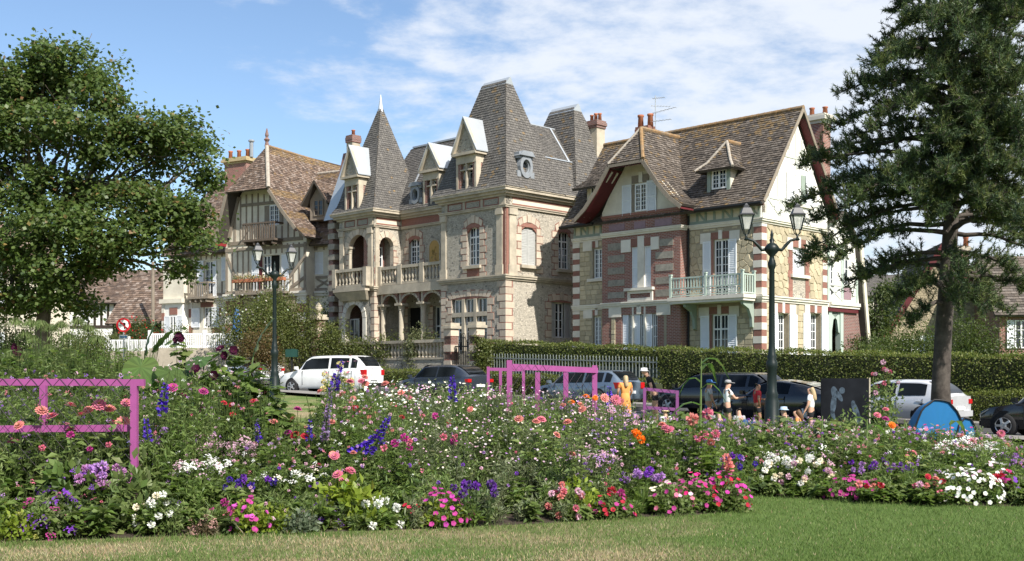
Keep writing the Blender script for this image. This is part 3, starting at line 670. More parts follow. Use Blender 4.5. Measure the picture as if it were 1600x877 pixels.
    lintel(s0, su, (su[0] - .5, su[0] - .02), (su[1] + .02, su[1] + .55), su[3], V, .5)
    for r in (sg1, sg2):
        gl = (r[0] + .02, r[0] + (r[1] - r[0]) * .52, r[2], r[3]); window(s0, (r[0] + .02, r[1] - .02, r[2], r[3]), V, 4, 8, .24)
        shutter(s0, (r[0] - .62, r[0] - .02, 1.05, r[3] - .02), V, .035, solid=.35); shutter(s0, (r[1] + .02, r[1] + .66, 1.05, r[3] - .02), V, .035, solid=.35)
        lintel(s0, r, (r[0] - .45, r[0] - .01), (r[1] + .04, r[1] + .6), r[3] + .02, V, .5)
    # ---- gable of white plaster with painted timbers
    gw = gable(s0, [(-.05, ZC + .15), (D + .05, ZC + .15), (D + .05, 8.95), (YR, ZR - .45), (-.05, 8.95)], MT['white_plaster'], V, 'gable_wall')
    window(s0, (sgb[0] + .05, sgb[1] - .05, sgb[2], sgb[3]), gw, 4, 6, -.02)
    MB(s0).box(sgb[1] - .36, sgb[1] - .01, .001, .035, sgb[2], sgb[3]).build('window_reveal', MT['sage'], gw)
    shutter(s0, (sgb[0] - .6, sgb[0] + .02, sgb[2] - .05, sgb[3] + .02), gw, .03); shutter(s0, (sgb[1] + .02, sgb[1] + .62, sgb[2] - .05, sgb[3] + .06), gw, .03)
    piece('window_sill', MT['white_stone'], gw, s0, sgb[0] - .65, sgb[1] + .65, 0, .1, sgb[2] - .16, sgb[2] - .06)
    T = lambda p, q, w=.15: timber(s0, p, q, w, gw, 'white_timber', .03)
    T((0.02, ZC + .36), (D, ZC + .36), .2); T((.35, 9.35), (D - .35, 9.35), .16); T((1.75, 11.4), (4.0, 11.4), .14)
    for a in (.4, 1.55, 4.2, 5.3): T((a, ZC + .45), (a, 9.28))
    for a, b in ((.5, 1.5), (1.65, 2.75), (2.9, 4.1), (4.3, 5.2)): T((a, ZC + .45), (b, 9.28), .12); T((b, ZC + .45), (a, 9.28), .12)
    for a in (1.35, 4.35): T((a, 9.42), (a, 11.0 if a < 3 else 11.0))
    T((YR, 11.45), (YR, 13.0)); T((YR - .55, 11.45), (YR - .55, 12.3)); T((YR + .55, 11.45), (YR + .55, 12.3)); T((3.0, 10.9), (2.9, 11.35))
    # ---- main roof
    sl_ = (ZR - ZE) / (YR + .45); zm = lambda y: ZE + (y + .45) * sl_; ym = lambda z: -.45 + (z - ZE) / sl_
    rf = Roof(V, 'tile', PAL_BROWN, .19, .145, .035)
    lich = lambda x, s, x0, x1, a, b: max(0, ((s - a) / (b - a) - .62) * 1.9) * (0.4 + .6 * (math.sin(x * 1.9) > -.2)) + .035
    XO, XI = .42, XL - .35
    rf.rails([((XI, -.62, ZE - .1), (XO, -.62, ZE - .1)), ((XI, -.2, ZE + .3), (XO, -.2, ZE + .3)), ((XI, YR, ZR), (XO, YR, ZR))], lich)
    rf.rails([((XO, 2 * YR + .62, ZE - .1), (XI, 2 * YR + .62, ZE - .1)), ((XO, YR, ZR), (XI, YR, ZR))], lich)
    main = rf.done('main_roof')
    ridge([(XI, YR, ZR + .02), (XO, YR, ZR + .02)], main)
    sm = MB()      # red boarded soffit and bargeboards of the gable overhang
    for sg in (1, -1):
        y = lambda v: YR + sg * v
        for p0, p1 in (((YR + .45, ZE - .02), (0.02, ZR - .17)),):
            a, b = Vector((.01, y(p0[0]), p0[1] - .14)), Vector((.01, y(p1[0]), p1[1])); n = Vector((.38, 0, 0))
            sm.prism([a, a + n, b + n, b], (0, 0, -.035))
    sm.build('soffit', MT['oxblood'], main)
    for sg in (1, -1):
        MB().bar((XO + .0, YR + sg * (YR + .45), ZE - .02), (XO + .0, YR + sg * .02, ZR - .06), .045, .15, up=(0, 0, 1)).build('bargeboard', MT['timber'], main)
    for a, b in ((XI, BL - .5), (BR + .9, XO)): MB().tube([(a, -.7, ZE - .1), (b, -.7, ZE - .1)], .07, 8).build('gutter', MT['iron'], main)
    MB().tube([(BR + .12, -.08, ZE - .2), (BR + .12, -.08, .5)], .05, 8).build('downpipe', MT['iron'], V)
    # ---- projecting bay
    bw = fb.rect(986.5, 1017, 385, 449); bg = fb.rect(971.5, 1027, 491, 541); bgw = (bg[0], bg[1], 1.0, bg[3])
    bay = wall(fb, BL, BR, -.3, 9.15, MT['brick'], V, 'bay_wall', [bw, bgw], .3)
    MB().box(BR - .3, BR, -.25, -.001, -.3, 9.15).box(BL, BL + .3, -.25, -.001, -.3, 9.15).build('bay_return', MT['brick'], V)
    ym_ = lambda px, py: fb.p(px, py)
    for (px0, px1), rows in (((950, 976), ((380, 391), (399.5, 410), (418.5, 428.5), (437.5, 447.5), (456.5, 466.5))), ((1024.5, 1052), ((373.5, 384.5), (393, 404), (412.5, 423.5), (433, 443.5), (452.5, 463)))):
        for y0, y1 in rows: r = fb.rect(px0, px1, y0, y1); piece('stone_panel', MT['block_grey'], bay, fb, r[0], r[1], 0, .025, r[2], r[3])
    for x0, x1, y0, y1 in ((952, 976, 351, 360.5), (991, 1008.5, 346.5, 357), (1023.5, 1050, 342, 352.5)):
        r = fb.rect(x0, x1, y0, y1); piece('tile_panel', MT['mauve_tile'], bay, fb, r[0], r[1], 0, .02, r[2], r[3])
    piece('brick_coping', MT['brick_band'], bay, fb, BL - .02, BR + .02, 0, .07, 9.08, 9.2)
    c = (bw[0] + bw[1]) / 2; w3 = (bw[1] - bw[0]) / 3
    shutter(fb, (bw[0], bw[0] + w3, bw[2], bw[3]), V, -.1); shutter(fb, (bw[1] - w3, bw[1], bw[2], bw[3]), V, -.1); piece('mullion', MT['white_stone'], bay, fb, c - w3 / 2, c + w3 / 2, -.3, .03, bw[2], bw[3] + .5)
    for a0, a1 in ((bw[0] - .62, bw[0] - .02), (bw[1] + .02, bw[1] + .5)): piece('lintel_block', MT['white_stone'], bay, fb, a0, a1, 0, .05, bw[3] - .22, bw[3] + .38)
    piece('brick_lintel', MT['brick_band'], bay, fb, bw[0] - .02, c - w3 / 2, 0, .03, bw[3] + .01, bw[3] + .38); piece('brick_lintel', MT['brick_band'], bay, fb, c + w3 / 2, bw[1] + .02, 0, .03, bw[3] + .01, bw[3] + .38)
    piece('window_sill', MT['white_stone'], bay, fb, bw[0] - .32, bw[1] + .22, 0, .2, bw[2] - .16, bw[2] - .02)
    for a0, a1, z0, z1 in ((bw[0] - .18, bw[0] - .04, ZS + .28, bw[2] - .17), (bw[1] + .02, bw[1] + .14, ZS + .28, bw[2] - .17), (bw[0] - .04, bw[1] + .02, bw[2] - .3, bw[2] - .17), (bw[0] - .04, bw[1] + .02, ZS + .28, ZS + .42)): piece('apron_moulding', MT['white_stone'], bay, fb, a0, a1, 0, .09, z0, z1)
    n = 3; W_ = (bgw[1] - bgw[0])
    for k in range(3):
        a = bgw[0] + W_ * k / 3; b = bgw[0] + W_ * (k + 1) / 3; shutter(fb, (a + .03, a + (b - a) * .52, bgw[2], bgw[3]), V, -.08); window(fb, (a + (b - a) * .52 + .01, b - .06, bgw[2], bgw[3]), V, 2, 6, .12, fr=.05, mull=.03)
        if k: piece('mullion', MT['white_stone'], bay, fb, a - .07, a + .03, -.25, .03, bgw[2], bgw[3] + .42)
    for a0, a1 in ((bgw[0] - .8, bgw[0] - .02), (bgw[1] - .02, bgw[1] + .8)): piece('lintel_block', MT['white_stone'], bay, fb, a0, a1, 0, .05, bgw[3] - .1, bgw[3] + .4)
    piece('keystone', MT['white_stone'], bay, fb, (bgw[0] + bgw[1]) / 2 - .13, (bgw[0] + bgw[1]) / 2 + .13, 0, .06, bgw[3] + .01, bgw[3] + .5)
    for a0, a1 in ((BL + .6, bgw[0] - .4), (bgw[1] + .55, BR - .95)):
        MB(fb).box(a0, a1, .001, .01, .9, ZS - .03).build('mortar_bed', MT['mortar'], bay); coursed_stones(Pl(R, 'f', -.56), a0, a1, 2.3, ZS - .04, [(bgw[0] - .8, bgw[0] - .02, bgw[3] - .1, bgw[3] + .4), (bgw[1] - .02, bgw[1] + .8, bgw[3] - .1, bgw[3] + .4)], MT['yellow_stone'], bay, .25, (.3, .5))
    # gable of the bay
    prof = [(3.25, 9.15), (2.6, 9.63), (1.93, 10.35), (1.06, 11.5), (0, 13.25)]
    gp = [(BC - d, z - .25) for d, z in prof if d > .1 and z > 9.4][::1]; gp2 = [(BC + d, z - .25) for d, z in reversed(prof) if d > .1 and z > 9.4]
    bgable = gable(fb, [(BL, 9.2)] + [(max(BL, a), z) for a, z in gp] + [(BC - .6, 12.0), (BC + .6, 12.0)] + [(min(BR, a), z) for a, z in gp2] + [(BR, 9.2)], MT['cream_plaster'], V, 'bay_gable', .2)
    gwi = fb.rect(992.5, 1011, 287, 330); window(fb, gwi, bgable, 4, 6, -.03)
    shutter(fb, (gwi[0] - .78, gwi[0] - .2, gwi[2] - .15, gwi[3] + .02), bgable, .03); shutter(fb, (gwi[1] + .03, gwi[1] + .6, gwi[2] - .1, gwi[3] + .08), bgable, .03)
    piece('window_reveal', MT['timber'], bgable, fb, gwi[0] - .2, gwi[0] - .01, 0, .03, gwi[2], gwi[3])
    c = (gwi[0] + gwi[1]) / 2; piece('lintel_block', MT['timber'], bgable, fb, gwi[0] - .2, c - .12, 0, .04, gwi[3] + .04, gwi[3] + .42); piece('lintel_block', MT['timber'], bgable, fb, c + .12, gwi[1] + .12, 0, .04, gwi[3] + .04, gwi[3] + .42); piece('keystone', MT['white_stone'], bgable, fb, c - .11, c + .11, 0, .06, gwi[3] + .06, gwi[3] + .56)
    # hipped bay roof with deep overhang
    yf = -1.62; br_ = Roof(V, 'tile', PAL_BROWN, .19, .145, .035)
    lich2 = lambda x, s, x0, x1, a, b: .05 + (.45 if (x - x0) < .25 else 0) + (.5 if (s - a) > (b - a) * .9 else 0)
    back = lambda z: ym(z) + .02
    fr_ = lambda d, z: yf if d >= 1.06 else -.42
    br_.rails([((BC + d, fr_(d, z), z), (BC + d, back(z), z)) for d, z in prof], lich2)
    br_.rails([((BC - d, back(z), z), (BC - d, fr_(d, z), z)) for d, z in prof], lich2)
    br_.face([(BC - 1.06, yf, 11.5), (BC + 1.06, yf, 11.5), (BC, -.42, 13.25)], lambda x, s, x0, x1, a, b: .08)
    bro = br_.done('bay_roof'); ridge([(BC, -.42, 13.28), (BC, back(13.25), 13.28)], bro); ridge([(BC + 1.06, yf, 11.52), (BC, -.42, 13.28)], bro, r=.09); ridge([(BC - 1.06, yf, 11.52), (BC, -.42, 13.28)], bro, mat='pale_ridge', r=.07)
    sm = MB()
    for sg in (1, -1):
        for (d0, z0), (d1, z1) in zip(prof[:-1], prof[1:]):
            if d0 < 1.5 and d1 < .5: continue
            a, b = Vector((BC + sg * d0, yf + .02, z0 - .2)), Vector((BC + sg * d1, yf + .02, z1 - .2)); n = Vector((0, 1.03, 0)); sm.prism([a, a + n, b + n, b], (0, 0, -.03))
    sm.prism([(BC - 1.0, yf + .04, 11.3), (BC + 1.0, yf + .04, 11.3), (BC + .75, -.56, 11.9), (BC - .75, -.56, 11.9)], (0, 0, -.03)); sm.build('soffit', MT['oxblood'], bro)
    for sg in (1, -1):
        for (d0, z0), (d1, z1) in zip(prof[:-2], prof[1:-1]): MB().bar((BC + sg * d0, yf, z0 - .14), (BC + sg * d1, yf, z1 - .14), .06, .2, up=(0, 0, 1)).build('bargeboard', MT['timber'], bro)
        for k in (0, 1): MB().bar((BC + sg * 2.95, yf + .35 + k * .42, 9.2), (BC + sg * 1.1, yf + .35 + k * .42, 11.2), .08, .1).build('rafter', MT['plaster'], bro)
    MB().bar((BC - 1.06, yf, 11.4), (BC + 1.06, yf, 11.4), .06, .14).build('bargeboard', MT['timber'], bro)
    # ---- dormer on the right slope
    yd = .2; fd = Pl(R, 'f', yd); dr = fd.rect(1106, 1141, 263, 309); dw = fd.rect(1113, 1136, 265, 304); zb = zm(yd) - .1
    dm = MB(); dm.box(dr[0], dr[1], yd + .02, yd + 2.2, zb, dr[3]); dmo = dm.build('dormer', MT['plaster'], V)
    for a0, a1 in ((dr[0] - .01, dr[0] + .17), (dr[1] - .17, dr[1] + .01)): piece('dormer_post', MT['sage'], dmo, fd, a0, a1, -.02, .05, zb, dr[3])
    window(fd, (dw[0], dw[1], zb + .12, dw[3]), dmo, 4, 4, -.03)
    dc = (dr[0] + dr[1]) / 2; hz = dr[3]; dro = Roof(V, 'tile', PAL_BROWN, .19, .145, .035); e = .42; xa, xb = dr[0] - e, dr[1] + e; ye = yd - .45; zt = hz + 1.32
    mid = lambda t: (dc - (dc - xa) * t, dc + (xb - dc) * t)
    prof2 = [(1, hz - .1), (.62, hz + .28), (0.0, zt)]
    dro.rails([((mid(t)[0], ye + (1 - t) * 1.1, z), (mid(t)[1], ye + (1 - t) * 1.1, z)) for t, z in prof2], lich2)
    bk = lambda z: ym(z) + .05
    dro.rails([((mid(t)[1], ye + (1 - t) * 1.1, z), (mid(t)[1], bk(z), z)) for t, z in prof2], lich2)
    dro.rails([((mid(t)[0], bk(z), z), (mid(t)[0], ye + (1 - t) * 1.1, z)) for t, z in prof2], lich2)
    do_ = dro.done('dormer_roof'); ridge([(dc, ye + 1.1, zt + .02), (dc, bk(zt), zt + .02)], do_); ridge([(xb, ye, hz - .08), (mid(.62)[1], ye + .42, hz + .3), (dc, ye + 1.1, zt + .02)], do_, mat='pale_ridge', r=.07, seg=.2); ridge([(xa, ye, hz - .08), (mid(.62)[0], ye + .42, hz + .3), (dc, ye + 1.1, zt + .02)], do_, mat='pale_ridge', r=.07, seg=.2)
    # ---- dormer at the left end
    yd = .15; fd = Pl(R, 'f', yd); dr = fd.rect(917, 943, 291, 330); dw = fd.rect(923.5, 940, 291.5, 325)
    dl = MB().box(dr[0], dr[1] + .8, yd + .02, yd + 2.0, ZE + .3, dr[3]).build('dormer', MT['plaster'], V); window(fd, (dw[0], dw[1], dw[2], dw[3]), dl, 4, 4, -.03)
    cr = Roof(V, 'tile', PAL_BROWN, .19, .145, .035); cr.rails([((dr[0] - .5, -.45, dr[3] - .12), (dr[1] + 1.3, -.45, dr[3] - .12)), ((dr[0] - .35, .35, dr[3] + .35), (dr[1] + 1.3, .35, dr[3] + .35)), ((dr[0] - .3, ym(12.9), 12.9), (dr[1] + 1.3, ym(12.9), 12.9))]); cr.done('dormer_roof')
    # ---- balcony
    fbal = Pl(R, 'f', -1.02); bx0 = fbal.p(1048, 470)[0]; bx1 = -.33; zt = fbal.p(1100, 431)[1]; z0 = ZS + .29
    MB().box(bx0 - .05, bx1 + .1, -1.1, -.17, ZS + .0, ZS + .12).box(bx0 - .1, bx1 + .15, -1.16, -.165, ZS + .12, ZS + .285).build('balcony_slab', MT['white_stone'], V)
    bal = MB().box(bx0, bx1, -1.05, -.99, zt - .07, zt).box(bx1 - .03, bx1 + .03, -.99, -.06, zt - .065, zt - .005).box(bx0, bx1, -1.05, -.99, z0 + .38, z0 + .44).box(bx0, bx1, -1.05, -.99, z0 + .04, z0 + .1).box(bx1 - .03, bx1 + .03, -.99, -.06, z0 + .04, z0 + .1).build('balcony_rail', MT['sage_light'], V)
    for x, y in ((bx0, -1.02), (bx1, -1.02), (bx1, -.1), ((bx0 + bx1) / 2, -1.02)): MB().box(x - .055, x + .055, y - .055, y + .055, z0, zt + .1).box(x - .075, x + .075, y - .075, y + .075, zt + .1, zt + .16).build('balcony_post', MT['sage_light'], bal)
    slat = MB().box(-.035, .035, -.012, .012, 0, 1).mesh('slat', MT['sage_light'])
    n = 24
    for k in range(1, n):
        o = bpy.data.objects.new('baluster', slat); link(o, bal); o.location = (bx0 + (bx1 - bx0) * k / n, -1.02, z0 + .44); o.scale = (1, 1, zt - .07 - z0 - .44)
    for k in range(1, 5):
        o = bpy.data.objects.new('baluster', slat); link(o, bal); o.location = (bx1, -1.0 + .94 * k / 5, z0 + .1); o.rotation_euler = (0, 0, math.pi / 2); o.scale = (1, 1, zt - .07 - z0 - .1)
    fret = MB(); nn = 15
    for k in range(nn):
        a = bx0 + .08 + (bx1 - bx0 - .1) * k / nn; b = a + (bx1 - bx0 - .1) / nn - .05
        fret.box(a, b, -1.035, -1.005, z0 + .14, z0 + .18).box(a, b, -1.035, -1.005, z0 + .3, z0 + .34).box(a, a + .04, -1.034, -1.006, z0 + .18, z0 + .3).box(b - .04, b, -1.034, -1.006, z0 + .18, z0 + .3)
    fret.build('fretwork', MT['sage_light'], bal)
    for x in (bx1 - .1, BR + .5): MB().prism([(x - .07, -.05, ZS - .02), (x - .07, -.95, ZS - .02), (x - .07, -.9, ZS - .16), (x - .07, -.45, ZS - .35), (x - .07, -.22, ZS - .75), (x - .07, -.18, ZS - 1.15), (x - .07, -.05, ZS - 1.2)], (.14, 0, 0)).build('balcony_bracket', MT['sage'], V)
    # ---- chimneys, aerial
    cy = R.ps(1279, 178, -.9)
    chimney(V, -.9, cy[0], 9.5, cy[1] - .1, .9, .7, ('brick', 'white_stone'), 2, .13, .42, .2)
    chimney(V, -4.8, 8.8, 6.0, 11.2, .95, .9, ('brick_dark', 'stone'), 1)
    chimney(V, -9.2, YR + .5, 12.4, 14.35, .8, .6, ('brick', 'brick_band'), 2, .16, .62, .05)
    ant = MB(); ax, ay = -8.55, YR + .5; ant.tube([(ax, ay, 13.4), (ax, ay, 15.9)], .022, 6)
    for z, L, az in ((15.35, .8, .9), (15.0, 1.5, -.15), (14.55, .9, .2), (15.75, .5, .4)):
        dx, dy = math.cos(az) * L, math.sin(az) * L; ant.tube([(ax - dx * .3, ay - dy * .3, z), (ax + dx, ay + dy, z)], .014, 5)
        for k in range(7): t = -.25 + k * .2; px_, py_ = ax + dx * t, ay + dy * t; ant.tube([(px_ - dy / L * .16, py_ + dx / L * .16, z), (px_ + dy / L * .16, py_ - dx / L * .16, z)], .008, 4)
    tag(ant.build('tv_aerial', MT['steel'], V), 'thin television aerial')
    # ---- porch wing beyond the gable
    pw = wall(s0, D + .02, 8.75, ZS + .0, 7.75, MT['white_plaster'], V, 'porch_storey', [s0.rect(1294, 1303.5, 409, 463), s0.rect(1315, 1327, 404, 464)])
    for px0, px1, y0, y1 in ((1294, 1303.5, 409, 463), (1315, 1327, 404, 464)): window(s0, s0.rect(px0, px1, y0, y1), pw, 2, 4, .05)
    for a in (D + .12, 7.2, 8.65): timber(s0, (a, ZS + .3), (a, 7.7), .18, pw, 'sage_light', .04, 'timber_stud')
    for p, q in (((D + .2, ZS + .4), (7.1, ZS + 1.0)), ((7.1, ZS + .4), (D + .2, ZS + 1.0)), ((D + .1, ZS + 1.1), (8.7, ZS + 1.1))): timber(s0, p, q, .12, pw, 'white_timber', .03)
    piece('tile_panel', MT['mauve_tile'], pw, s0, 7.35, 8.1, 0, .02, ZS + .42, ZS + 1.0)
    band(s0, D + .18, 8.8, [(ZS - .02, ZS + .1, .1), (ZS + .1, ZS + .26, .16)], pw, 'string_course', MT['white_stone'])
    piece('porch_beam', MT['oxblood'], pw, s0, D, 8.75, -.25, .05, ZS - .22, ZS - .03)
    for a in (D + .25, 7.1): piece('porch_post', MT['sage_light'], pw, s0, a, a + .28, -.3, -.02, -.2, ZS - .22)
    for a, sg in ((D + .53, 1), (7.1, -1), (7.38, 1)): MB(s0).prism([(a, -.2, ZS - .22), (a + sg * .75, -.2, ZS - .22), (a + sg * .68, -.2, ZS - .36), (a + sg * .25, -.2, ZS - .6), (a + sg * .1, -.2, ZS - 1.2), (a, -.2, ZS - 1.25)], (0, .12, 0)).build('porch_bracket', MT['sage_light'], pw)
    MB().box(-2.6, -2.4, D, 7.3, -.3, ZS).build('porch_back', MT['brick_dark'], pw)
    gable(Pl(R, 's', -.06), [(7.35, -.3), (9.85, -.3), (9.85, .9), (9.25, 3.0), (8.9, ZS - .05), (7.35, ZS - .05)], MT['brick_dark'], pw, 'porch_end_wall')
    gable(Pl(R, 's', -.02), [(D + .3, 7.76), (8.45, 7.76), (7.2, 9.2), (D + .3, 8.7)], MT['white_plaster'], pw, 'porch_gable'); gable(Pl(R, 's', -.02), [(8.76, ZS), (8.95, ZS), (8.76, 6.6)], MT['white_plaster'], pw, 'porch_cheek')
    pr = Roof(V, 'tile', PAL_BROWN, .19, .145, .035); pr.rails([((.25, 10.0, .9), (-4, 10.0, .9)), ((.25, 9.35, 3.0), (-4, 9.35, 3.0)), ((.25, 8.55, 7.9), (-4, 8.55, 7.9)), ((.25, 7.2, 9.4), (-4, 7.2, 9.4))]); pro = pr.done('porch_roof')
    pr2 = MB().prism([(-4, 5.9, 8.8), (.2, 5.9, 8.8), (.2, 7.2, 9.35), (-4, 7.2, 9.35)], (0, 0, -.15)).build('porch_roof_flat', MT['deck'], V)
    for p, q in (((.28, 10.05, .9), (.28, 9.38, 3.0)), ((.28, 9.38, 3.0), (.28, 8.58, 7.9))): MB().bar(p, q, .1, .26, up=(0, 1, 0)).build('bargeboard', MT['plaster'], pro)
    MB().box(-.05, .4, 9.7, 10.3, .2, 1.0).prism([(-.1, 9.55, 1.0), (-.1, 10.45, 1.0), (-.1, 10.0, 1.65)], (.55, 0, 0)).build('porch_pedestal', MT['white_stone'], pw)
    return V
MT['block_grey'] = surf('grey tufa panel', (0.29, 0.265, 0.22), 0.25, 7, 0.9, 0.6, 22, rand=0.1, dirt=(0.17, 0.16, 0.14))
MT['mauve_tile'] = surf('mauve glazed tile', (0.26, 0.17, 0.19), 0.15, 8, 0.5, 0.15, 60, rand=0.08)
MT['pale_ridge'] = surf('mortared ridge', (0.34, 0.30, 0.25), 0.3, 6, 0.9, 0.3, 50)
build_villa()
# ================================================================== middle mansion: flint, brick and stone under slate pavilions
def columns(parent, x, y, z0, z1, r, name='column', mat='stone', n=12):
    h = z1 - z0
    return MB().box(x - r * 1.5, x + r * 1.5, y - r * 1.5, y + r * 1.5, z0, z0 + .12).lathe([(r * 1.35, .12), (r * 1.35, .2), (r * 1.05, .27), (r, .3), (r * .9, h - .42), (r * 1.1, h - .38), (r * .95, h - .34), (r * 1.35, h - .14), (r * 1.4, h - .12)], (x, y, z0), n).box(x - r * 1.7, x + r * 1.7, y - r * 1.7, y + r * 1.7, z1 - .12, z1).build(name, MT[mat], parent)
def zinc_dormer(V, fr, xc, y, w, z0, ze, za, label):
    "stone and brick dormer with a steep zinc-covered pediment"
    P = Pl(fr, 'f', y); h = w / 2; ow = w * .31
    d = MB().box(xc - h, xc - ow, y, y + 1.6, z0, ze).box(xc + ow, xc + h, y, y + 1.6, z0, ze).build('dormer', MT['brick'], V); d['label'] = label
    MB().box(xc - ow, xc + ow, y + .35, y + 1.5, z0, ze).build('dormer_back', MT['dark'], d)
    for s in (-1, 1): piece('quoin_block', MT['stone'], d, P, xc + s * (h - .1), xc + s * (h + .04), -.3, .04, z0, ze - .02)
    piece('lintel_block', MT['stone'], d, P, xc - h - .03, xc + h + .03, -1.4, .06, ze - .42, ze - .02)
    ww = (xc - ow + .02, xc + ow - .02, z0 + .1, ze - .44); window(P, ww, d, 2, 3, .2, fr=.05, bar=.02); piece('mullion', MT['stone'], d, P, xc - .05, xc + .05, -.15, .05, z0, ze - .42); piece('transom', MT['stone'], d, P, xc - ow, xc + ow, -.15, .04, z0 + (ze - z0) * .58, z0 + (ze - z0) * .58 + .08)
    piece('dormer_cornice', MT['stone'], d, P, xc - h - .2, xc + h + .2, -1.7, .26, ze, ze + .14)
    MB(P).prism([(xc - h - .1, .06, ze + .16), (xc + h + .1, .06, ze + .16), (xc, .06, za - .2)], (0, -.2, 0)).build('pediment', MT['flint_shaded'], d)
    for s in (-1, 1):
        MB(P).bar((xc + s * (h + .16), .14, ze + .18), (xc, .14, za - .04), .17, .18, up=(0, 1, 0)).build('raking_cornice', MT['stone'], d)
        a, b = Vector((xc + s * (h + .26), y - .24, ze + .13)), Vector((xc, y - .28, za + .06)); L = 1.9 + (za - ze) * .3
        MB().prism([a, a + Vector((0, 1.7, 0)), b + Vector((0, L, 0)), b], (0, 0, .05)).build('zinc_slope', MT['zinc'], d)
    return d
def oeil(V, P, a, z, r, lean, label):
    "round zinc dormer window with a scrolled frame"
    o = MB(P); n = 20
    for r0, r1, d0, d1 in ((r * .62, r, -.35, .22), (r * .5, r * .62, -.3, .12)):
        for k in range(n):
            t0, t1 = 2 * math.pi * k / n, 2 * math.pi * (k + 1) / n; c = lambda t, q: (a + q * .85 * math.cos(t), z + q * 1.1 * math.sin(t))
            p = [c(t0, r0), c(t1, r0), c(t1, r1), c(t0, r1)]; o.prism([(x, d0, y) for x, y in p], (0, d1 - d0, 0))
    for t in (.9, 2.2, -.6, 3.75, -1.57): q = (a + r * 1.1 * math.cos(t), z + r * 1.3 * math.sin(t)); o.box(q[0] - .14, q[0] + .14, -.3, .16, q[1] - .16, q[1] + .16)
    o.prism([(a - r * 1.0, -.4, z + r * 1.0), (a + r * 1.0, -.4, z + r * 1.0), (a + r * .6, -.4, z + r * 1.45), (a - r * .6, -.4, z + r * 1.45)], (0, .72, 0)); o.box(a - r * .95, a + r * .95, -1.2, -.3, z - r * 1.05, z + r * 1.15)
    b = o.build('round_dormer', MT['lead'], V); b['label'] = label
    MB(P).lathe([(0.001, 0), (r * .5, 0)], (a, 0, z), 4); g = MB(P); g.add([(a + r * .46 * math.cos(2 * math.pi * k / 16), -.02, z + r * .58 * math.sin(2 * math.pi * k / 16)) for k in range(16)], [tuple(range(16))]); g.build('pane', MT['glass'], b)
def pyramid(rf, x0, x1, y0, y1, z0, tx0, tx1, ty0, ty1, z1, lich, flare=.16):
    kf = .75
    L = lambda t: (x0 + (tx0 - x0) * t, x1 + (tx1 - x1) * t, y0 + (ty0 - y0) * t, y1 + (ty1 - y1) * t)
    prof = [(0, 0), (.13, .07), (.24, .18), (1, 1)]
    for (t0, h0), (t1, h1) in zip(prof[:-1], prof[1:]):
        a, b = L(t0), L(t1); za, zb = z0 + (z1 - z0) * h0, z0 + (z1 - z0) * h1
        rf.face([(a[0], a[2], za), (a[1], a[2], za), (b[1], b[2], zb), (b[0], b[2], zb)], lich)
        rf.face([(a[1], a[2], za), (a[1], a[3], za), (b[1], b[3], zb), (b[1], b[2], zb)], lambda *k: .02)
        rf.face([(a[1], a[3], za), (a[0], a[3], za), (b[0], b[3], zb), (b[1], b[3], zb)])
        rf.face([(a[0], a[3], za), (a[0], a[2], za), (b[0], b[2], zb), (b[0], b[3], zb)])
